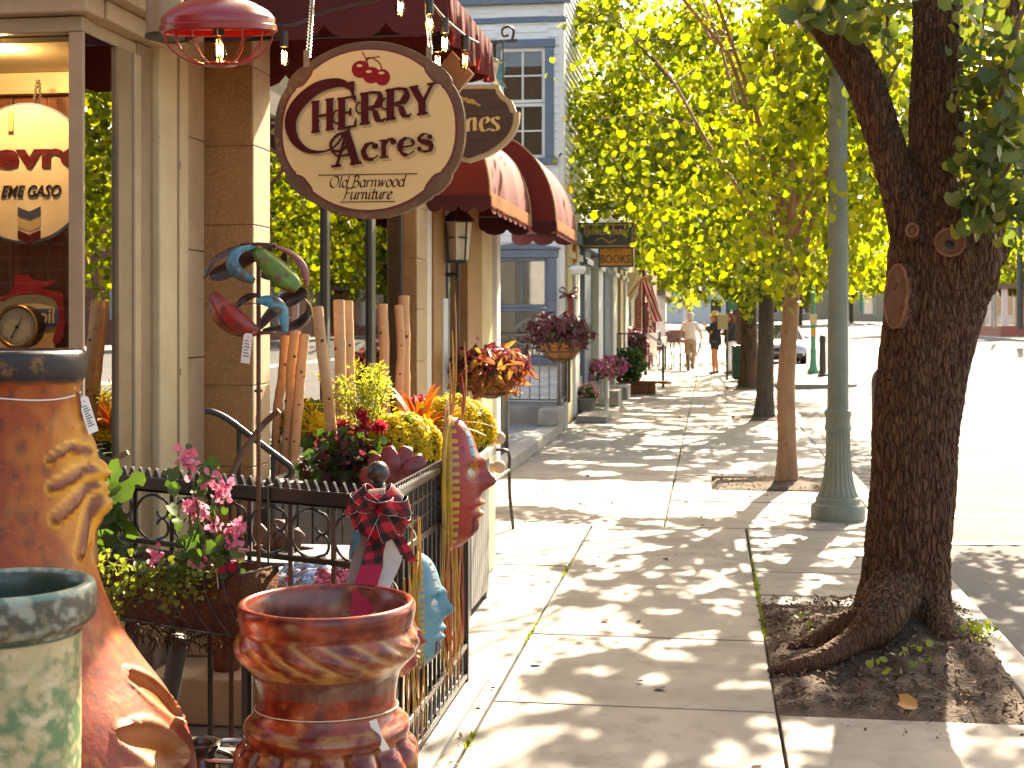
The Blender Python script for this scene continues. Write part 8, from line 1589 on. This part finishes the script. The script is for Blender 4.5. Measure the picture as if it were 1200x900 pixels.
# ================= people
M['skin'] = mat('skin', (.50, .27, .17), .55, (.44, .22, .13), 8); M['skin_leg'] = mat('skin_leg', (.58, .22, .07), .55)
M['tee'] = mat('tee', (.74, .74, .75), .8); M['khaki'] = mat('khaki', (.42, .32, .22), .8); M['blackcloth'] = mat('blackcloth', (.025, .023, .022), .85); M['hairbrown'] = mat('hairbrown', (.16, .06, .025), .7); M['straw'] = mat('straw', (.60, .42, .14), .8); M['capw'] = mat('capw', (.55, .53, .5), .8); M['whitepants'] = mat('whitepants', (.70, .68, .68), .8); M['shoe'] = mat('shoe', (.05, .06, .09), .6); M['sandal'] = mat('sandal', (.20, .09, .04), .7)
def person(g, face, label, legs, arms, top, bottom, hair, hat=None, bot_len='long', shoe='shoe', s=1.0, head_turn=0):
    """legs/arms: joint positions in body space (x right, y forward, z up); one continuous body, clothes as children"""
    t = thing('person', label, 'person', tuple(g)); B = V(g); Rm = Matrix.Rotation(face - PI / 2, 3, 'Z'); W = lambda p: B + Rm @ (V(p) * s)
    b = MB(); hips = V((0, 0, .93)); RH = Matrix.Rotation(head_turn, 3, 'Z'); hc = V((0, .02, 1.60)); H = lambda p: W(hc + RH @ V(p))
    ell = lambda c, r, sc: b.ball(W(c), r * s, 18, sc)
    b.tube([W((0, 0, .86)), W((0, 0, 1.0)), W((0, .01, 1.15)), W((0, .0, 1.32)), W((0, -.01, 1.42)), W((0, 0, 1.46))], [.10 * s, .105 * s, .09 * s, .105 * s, .09 * s, .05 * s], 18, flat=1.5)
    b.tube([W((0, 0, 1.40)), W((0, .01, 1.52))], [.055 * s, .05 * s], 12)
    b.ball(W(hc), .105 * s, 18, (.86, .95, 1.18)); b.ball(H((0, .045, -.05)), .065 * s, 12, (.9, .95, 1.0))
    b.tube([H((0, .09, .03)), H((0, .125, -.018)), H((0, .10, -.025))], [.01 * s, .016 * s, .012 * s], 8); b.tube([H((-.025, .10, -.062)), H((.025, .10, -.062))], .009 * s, 6)
    for sd_ in (-1, 1):
        b.ball(H((sd_ * .092, -.005, .0)), .022 * s, 8, (.5, .8, 1.3)); b.ball(H((sd_ * .034, .088, .018)), .014 * s, 8)
    for (kn, an, toe), sd_ in zip(legs, (-1, 1)):
        b.tube([W((sd_ * .09, 0, .92)), W((V((sd_ * .09, 0, .92)) + V(kn)) / 2), W(kn), W(V(kn).lerp(V(an), .35)), W(an)], [.088 * s, .075 * s, .053 * s, .055 * s, .036 * s], 14)
        b.tube([W(V(an) + V((0, -.03, -.045))), W(V(an) + V((0, 0, -.04))), W(toe)], [.034 * s, .036 * s, .026 * s], 10)
    for (el, wr), sd_ in zip(arms, (-1, 1)):
        sh = V((sd_ * .175, -.01, 1.40)); b.tube([W((sd_ * .10, 0, 1.41)), W(sh), W(sh.lerp(V(el), .5)), W(el), W(V(el).lerp(V(wr), .4)), W(wr)], [.055 * s, .056 * s, .044 * s, .037 * s, .036 * s, .024 * s], 12)
        d = (V(wr) - V(el)).normalized(); sx = d.cross(V((0, 1, .2))).normalized(); b.tube([W(V(wr)), W(V(wr) + d * .05), W(V(wr) + d * .085)], [.024 * s, .036 * s, .030 * s], 10, flat=.6)
        for k in range(4): o = V(wr) + d * .08 + sx * (k - 1.5) * .02; L_ = (.07, .08, .075, .058)[k]; b.tube([W(o), W(o + d * L_ * .55 + V((0, .006, 0))), W(o + d * L_ + V((0, .02, 0)))], [.0095 * s, .009 * s, .007 * s], 6)
        o = V(wr) + d * .035 + sx * .03; b.tube([W(o), W(o + sx * .025 + d * .02), W(o + sx * .03 + d * .05)], [.011 * s, .0105 * s, .008 * s], 6)
    remesh(b, 'body', .011, M['skin'] if bot_len == 'long' else M['skin_leg'], t, 2)
    b = MB(); b.tube([W((0, 0, .88)), W((0, 0, 1.0)), W((0, .01, 1.15)), W((0, 0, 1.32)), W((0, -.01, 1.425)), W((0, 0, 1.47))], [.128 * s, .124 * s, .112 * s, .124 * s, .104 * s, .066 * s], 20, flat=1.45)
    for (el, wr), sd_ in zip(arms, (-1, 1)):
        sh = V((sd_ * .175, -.01, 1.40)); e2 = sh.lerp(V(el), .62) if top == 'tee' else V(el); pts = [W((sd_ * .09, 0, 1.41)), W(sh), W(sh.lerp(V(el), .5)), W(e2)] + ([] if top == 'tee' else [W(V(el).lerp(V(wr), .9))]); b.tube(pts, [x * s for x in ([.07, .075, .066, .066] + ([] if top == 'tee' else [.038]))], 12)
    remesh(b, 'shirt' if top == 'tee' else 'jacket', .014, M[top], t, 2)
    b = MB(); b.tube([W((0, -.01, .80)), W((0, -.01, .90)), W((0, 0, .99))], [.115 * s, .128 * s, .118 * s], 18, flat=1.35)
    for (kn, an, toe), sd_ in zip(legs, (-1, 1)):
        hp = V((sd_ * .09, 0, .90)); mid = (hp + V(kn)) / 2; pts = [W(hp), W(mid)] + ([W(V(kn)), W(V(kn).lerp(V(an), .5)), W(V(an) + V((0, 0, .0)))] if bot_len == 'long' else []); b.tube(pts, [x * s for x in ([.105, .095] + ([.078, .072, .062] if bot_len == 'long' else []))], 14)
    remesh(b, 'trousers' if bot_len == 'long' else 'shorts', .014, M[bottom], t, 2)
    if bot_len != 'long':
        pass
    for (kn, an, toe), sd_ in zip(legs, (-1, 1)):
        b = MB(); b.tube([W(V(an) + V((0, -.05, -.05))), W(V(an) + V((0, 0, -.045))), W(V(toe) + V((0, .0, 0))), W(V(toe) + V((0, .03, -.005)))], [.042 * s, .046 * s, .04 * s, .02 * s], 12); b.build('shoe', M[shoe], t)
    b = MB(); b.ball(H((0, -.018, .03)), .112 * s, 18, (.9, .93, 1.1))
    if hair == 'long': b.tube([H((0, -.06, .04)), H((0, -.09, -.08)), H((0, -.085, -.22))], [.085 * s, .09 * s, .055 * s], 14)
    bo_ = b.build('hair', M['hairbrown' if hair != 'grey' else 'capw'], t)
    if hat == 'cap': b = MB(); b.ball(H((0, -.005, .05)), .118 * s, 18, (.9, 1.0, .95)); b.beam(H((0, .08, .06)), H((0, .19, .04)), .15 * s, .012); b.build('cap', M['capw'], t)
    if hat == 'straw': b = MB(); b.lathe([(.001, .16), (.07, .155), (.095, .10), (.10, .05), (.19, .03), (.19, .022), (.09, .035)], H((0, -.01, .03)), 28); b.build('straw_hat', M['straw'], t)
    return t
g = G(840, 433)
person(G(809, 434), R(82), 'walking person seen from behind in white T-shirt, khaki trousers and pale cap', [((-.10, .16, .50), (-.09, .06, .09), (-.09, .2, .03)), ((.10, .06, .50), (.11, -.32, .17), (.11, -.2, .06))], [((-.30, -.06, 1.14), (-.32, .12, .95)), ((.30, .04, 1.15), (.30, .25, 1.02))], 'tee', 'khaki', 'grey', 'cap')
person(G(838, 438), R(165), 'standing person in black jacket, short black skirt, bare legs and straw hat', [((-.16, .02, .5), (-.20, -.02, .09), (-.22, .1, .03)), ((.15, .02, .5), (.22, .0, .09), (.23, .12, .03))], [((-.28, .05, 1.16), (-.12, .26, 1.34)), ((.28, .05, 1.16), (.12, .26, 1.36))], 'blackcloth', 'blackcloth', 'long', 'straw', 'short', 'sandal', head_turn=.2)
person(G(856, 438), R(170), 'standing person in black jacket and white trousers with loose auburn hair', [((-.11, .06, .5), (-.10, .0, .09), (-.10, .14, .03)), ((.10, .05, .5), (.12, -.06, .09), (.12, .08, .03))], [((-.27, .06, 1.14), (-.06, .24, 1.12)), ((.27, .06, 1.14), (.08, .26, 1.16))], 'blackcloth', 'whitepants', 'long', None, 'long', 'sandal')
# bicycle beside the walker
bk_ = thing('bicycle', 'black bicycle standing by the café chairs beside the walking person', 'bicycle', tuple(G(817, 428))); bg = G(817, 428); bdv = V((.25, .97, 0)).normalized()
for k in (-.52, .52):
    c = bg + bdv * k + V((0, 0, .345)); wh = part('wheel', M['iron'], lambda b: b.tube([c + bdv * .33 * math.cos(a) + EZ * .33 * math.sin(a) for a in [2 * PI * i / 32 for i in range(32)]], .018, 8, closed=True), bk_); part('spokes', M['steel'], lambda b: [b.tube([c, c + bdv * .32 * math.cos(a) + EZ * .32 * math.sin(a)], .003, 4) for a in [2 * PI * i / 16 for i in range(16)]], wh)
w_ = lambda f, z: bg + bdv * f + EZ * z
part('frame', M['iron'], lambda b: [b.tube([p, q], .018, 8) for p, q in ((w_(-.52, .345), w_(-.1, .3)), (w_(-.1, .3), w_(-.22, .85)), (w_(-.52, .345), w_(-.2, .75)), (w_(-.2, .75), w_(.36, .82)), (w_(-.1, .3), w_(.37, .74)), (w_(.36, .9), w_(.52, .345)))], bk_); part('saddle', M['black'], lambda b: b.ball(w_(-.23, .9), .1, 12, (.8, 1.2, .35)), bk_); part('handlebar', M['iron'], lambda b: b.tube([w_(.36, .9) , w_(.36, 1.0), w_(.36, 1.02) + V((.25, -.06, 0))], .014, 8), bk_)
# ================= parked cars
def car(x, y, label, col):
    z = road_z(x, y); t = thing('parked_car', label, 'car', (x, y, z), 'cars parked along the near kerb'); B = V((x, y, z)); m = mat('car_paint', col, .25, coat=1.0, metal=.3)
    def body(b):
        # cross sections along the length (front towards us), each a rounded hoop
        secs = [(0.0, .30, .62, .78), (.12, .26, .74, .86), (.5, .24, .84, .90), (1.15, .24, .92, .90), (1.6, .24, .95, .91), (3.2, .24, .97, .91), (4.0, .26, .98, .89), (4.4, .32, .92, .82)]
        vs = []; k = 16
        for Y_, zb2, zt2, hw in secs:
            for i in range(k):
                a = 2 * PI * i / k; cx, sx = math.cos(a), math.sin(a); vs.append(B + V((hw * abs(cx) ** .45 * (1 if cx > 0 else -1), Y_, (zb2 + zt2) / 2 + (zt2 - zb2) / 2 * abs(sx) ** .5 * (1 if sx > 0 else -1))))
        n = len(secs); b.add(vs, [(j * k + i, j * k + (i + 1) % k, (j + 1) * k + (i + 1) % k, (j + 1) * k + i) for j in range(n - 1) for i in range(k)] + [tuple(range(k)), tuple((n - 1) * k + i for i in range(k))])
    bo2 = part('body', m, body, t, angle=50)
    def cab(b, ins, y0, y1, y2, y3, h, zl=.9): 
        vs = [B + V(p) for p in ((-.82 + ins, y0, zl), (.82 - ins, y0, zl), (.62 - ins, y1, h), (-.62 + ins, y1, h), (-.82 + ins, y3, zl), (.82 - ins, y3, zl), (.62 - ins, y2, h), (-.62 + ins, y2, h))]; b.add(vs, [(0, 1, 2, 3), (5, 4, 7, 6), (3, 2, 6, 7), (0, 3, 7, 4), (1, 5, 6, 2), (0, 4, 5, 1)])
    part('cabin_glass', M['car_glass'], lambda b: cab(b, 0, 1.2, 1.85, 3.1, 3.95, 1.42), t, bev=.03); part('roof', m, lambda b: b.span((B.x - .64, B.y + 1.83, B.z + 1.425), (B.x + .64, B.y + 3.12, B.z + 1.46)), t, bev=.03)
    for sx in (-1, 1):
        part('pillar', m, lambda b: [b.tube([B + V((sx * .835, y0, .9)), B + V((sx * .635, y1, 1.43))], .035, 8) for y0, y1 in ((1.2, 1.85), (2.5, 2.5), (3.95, 3.1))], t); part('headlight', M['white'], lambda b: b.ball(B + V((sx * .62, .1, .64)), .11, 14, (1.3, .6, .7)), t); part('mirror', m, lambda b: b.ball(B + V((sx * .98, 1.5, .98)), .09, 10, (1.2, .7, .8)), t)
        for yy in (.85, 3.55):
            o = part('wheel', M['black'], lambda b: b.tube([B + V((sx * .70, yy, .32)), B + V((sx * .92, yy, .32))], .32, 26), t); part('rim', M['steel'], lambda b: b.tube([B + V((sx * .915, yy, .32)), B + V((sx * .93, yy, .32))], .2, 18), o)
    part('grille', M['black'], lambda b: b.box(B + V((0, .0, .55)), (.9, .06, .14)), t, bev=.01); part('bumper', M['darkgrey'], lambda b: b.box(B + V((0, .02, .36)), (1.5, .14, .12)), t, bev=.03)
M['car_glass'] = mat('car_glass', (.02, .025, .03), .03, spec=.8, coat=1)
car(2.55, 50, 'silver parked car behind the kerb extension, nearest of the row', (.5, .5, .5)); car(2.5, 56.5, 'dark blue parked car right behind the silver one', (.03, .05, .1)); car(2.5, 63, 'white parked car, farthest of the near kerb row', (.7, .7, .7))
# ================= across and at the end of the road
b = MB(); z15 = .37
ys = [-20, 20, 60, 95, 140]; vs = []
for y in ys: vs += [(15.5, y, z15 - .1 + hill(y)), (15.5, y, z15 + .13 + hill(y)), (18.2, y, z15 + .16 + hill(y)), (18.2, y, z15 - .1 + hill(y))]
b.add(vs, [(4 * j + i, 4 * j + (i + 1) % 4, 4 * j + 4 + (i + 1) % 4, 4 * j + 4 + i) for j in range(4) for i in range(4)]); struct(b.build('far_sidewalk', M['concrete_old'], base=(0, 0, 0)))
def house(x0, x1, y0, y1, h, wall, roof, label, porch=None, gz=0, wins=()):
    t = thing('house', label, 'house', ((x0 + x1) / 2, y0, gz)); part('wall', M[wall], lambda b: b.span((x0, y0, gz - .4), (x1, y1, gz + h)), t)
    part('roof', M[roof], lambda b: b.prism([(x0 - .4, h - .1), (x1 + .4, h - .1), ((x0 + x1) / 2, h + (x1 - x0) * .3)], V((0, y1 + .4, gz)), EX, EZ, y1 - y0 + .8), t)
    for (a, c, z0, z1) in wins: f = part('window', M['white'], lambda b: b.span((a, y0 - .06, gz + z0), (c, y0 - .004, gz + z1)), t); part('pane', M['car_glass'], lambda b: b.span((a + .1, y0 - .075, gz + z0 + .1), (c - .1, y0 - .062, gz + z1 - .1)), f)
    # side windows towards the street
    if porch:
        px0, px1, py0, py1 = porch; part('porch_roof', M[roof], lambda b: b.span((px0 - .2, py0 - .2, gz + 2.7), (px1 + .2, py1 + .2, gz + 2.95)), t); part('porch_base', M['brick'], lambda b: b.span((px0, py0, gz - .3), (px1, py1, gz + .55)), t)
        n = 4
        for i in range(n): yy = py0 + .2 + (py1 - py0 - .4) * i / (n - 1); part('porch_column', M['white'], lambda b: (b.span(((px0 + .1 if x0 > 10 else px1 - .4), yy - .13, gz + .56), ((px0 + .4 if x0 > 10 else px1 - .1), yy + .13, gz + 2.69))), t)
    return t
M['tan_wall'] = mat('tan_wall', (.42, .33, .22), .8, (.36, .28, .18), 3); M['roof_tan'] = mat('roof_tan', (.22, .16, .11), .9, (.16, .12, .09), 5)
house(19.5, 28, 80, 92, 5.5, 'tan_wall', 'roof_tan', 'tan house with brick porch across the road at the right edge', (16.4, 19.4, 81, 91), .55, [(20.5, 22, 1, 2.6), (24, 25.5, 1, 2.6)])
house(19.5, 29, 58, 70, 5.5, 'brick', 'roof_tan', 'brick house across the road, nearest on the far side', (16.8, 19.4, 59, 69), .5, [(20.5, 22, 1, 2.6)])
house(19.5, 28, 104, 116, 5.5, 'white', 'darkgrey', 'white house across the road further up the rise', (16.8, 19.4, 105, 115), .65, [(20.5, 22, 1, 2.6)])
house(-11, -4.2, 68, 79, 6.2, 'siding', 'darkgrey', 'white house on the left beyond the brick building', (-4.15, -2.4, 69, 78), 0, [(-6.4, -5.2, .9, 2.5), (-6.4, -5.2, 3.6, 5.1)])
house(-12, -3.6, 98, 110, 6.5, 'tan_wall', 'roof_tan', 'tan house with white porch columns far down the left pavement', (-3.55, -1.6, 99, 109), .1, [(-6.4, -5, .9, 2.5)])
house(-6, 3.5, 190, 202, 6, 'white', 'roof_tan', 'white house at the far end of the street on the left', None, 1.2, [(-4, -2.4, 1, 3), (0, 1.6, 1, 3)])
house(6, 16, 185, 198, 6, 'tan_wall', 'darkgrey', 'tan house at the far end of the street in the middle', None, 1.1, [(7.5, 9, 1, 3), (12, 13.5, 1, 3)])
house(18, 29, 180, 194, 6.5, 'tan_wall', 'roof_tan', 'widest tan house at the far end of the street on the right', None, 1.0, [(19.5, 21, 1, 3), (24, 25.5, 1, 3)])
def pole(px, py, Y, h, r, label, m='darkgrey'):
    q = onY(px, py, Y); t = thing('utility_pole', label, 'pole', (q.x, q.y, q.z), 'poles beside the far road'); part('shaft', M[m], lambda b: b.tube([q, q + V((0, 0, h))], [r, r * .7], 12), t); part('cross_arm', M[m], lambda b: b.beam(q + V((-.9, 0, h - .6)), q + V((.9, 0, h - .6)), .12, .12), t); part('insulator', M['white'], lambda b: [b.ball(q + V((dx, 0, h - .48)), .08, 8) for dx in (-.8, -.3, .3, .8)], t)
pole(1195, 386, 62, 8.5, .14, 'dark utility pole at the right edge across the road'); pole(1166, 384, 70, 7.5, .09, 'thin pale pole just left of the dark utility pole', 'steel')
tq = onY(1009, 364, 100); tl = thing('traffic_light', 'green traffic light post with a lit red signal at the far crossing', 'traffic light', tuple(tq)); part('post', M['bright_green'], lambda b: b.tube([tq, tq + V((0, 0, 4.6))], [.14, .09], 12), tl); part('housing', M['black'], lambda b: b.box(tq + V((.25, -.1, 3.2)), (.36, .3, 1.1)), tl, bev=.03); part('red_signal', emit('sig_red', (1, .12, .03), 6), lambda b: b.tube([tq + V((.25, -.26, 3.55)), tq + V((.25, -.24, 3.55))], .13, 18), tl); part('dark_signal', M['darkgrey'], lambda b: [b.tube([tq + V((.25, -.26, z)), tq + V((.25, -.24, z))], .13, 18) for z in (3.2, 2.85)], tl)
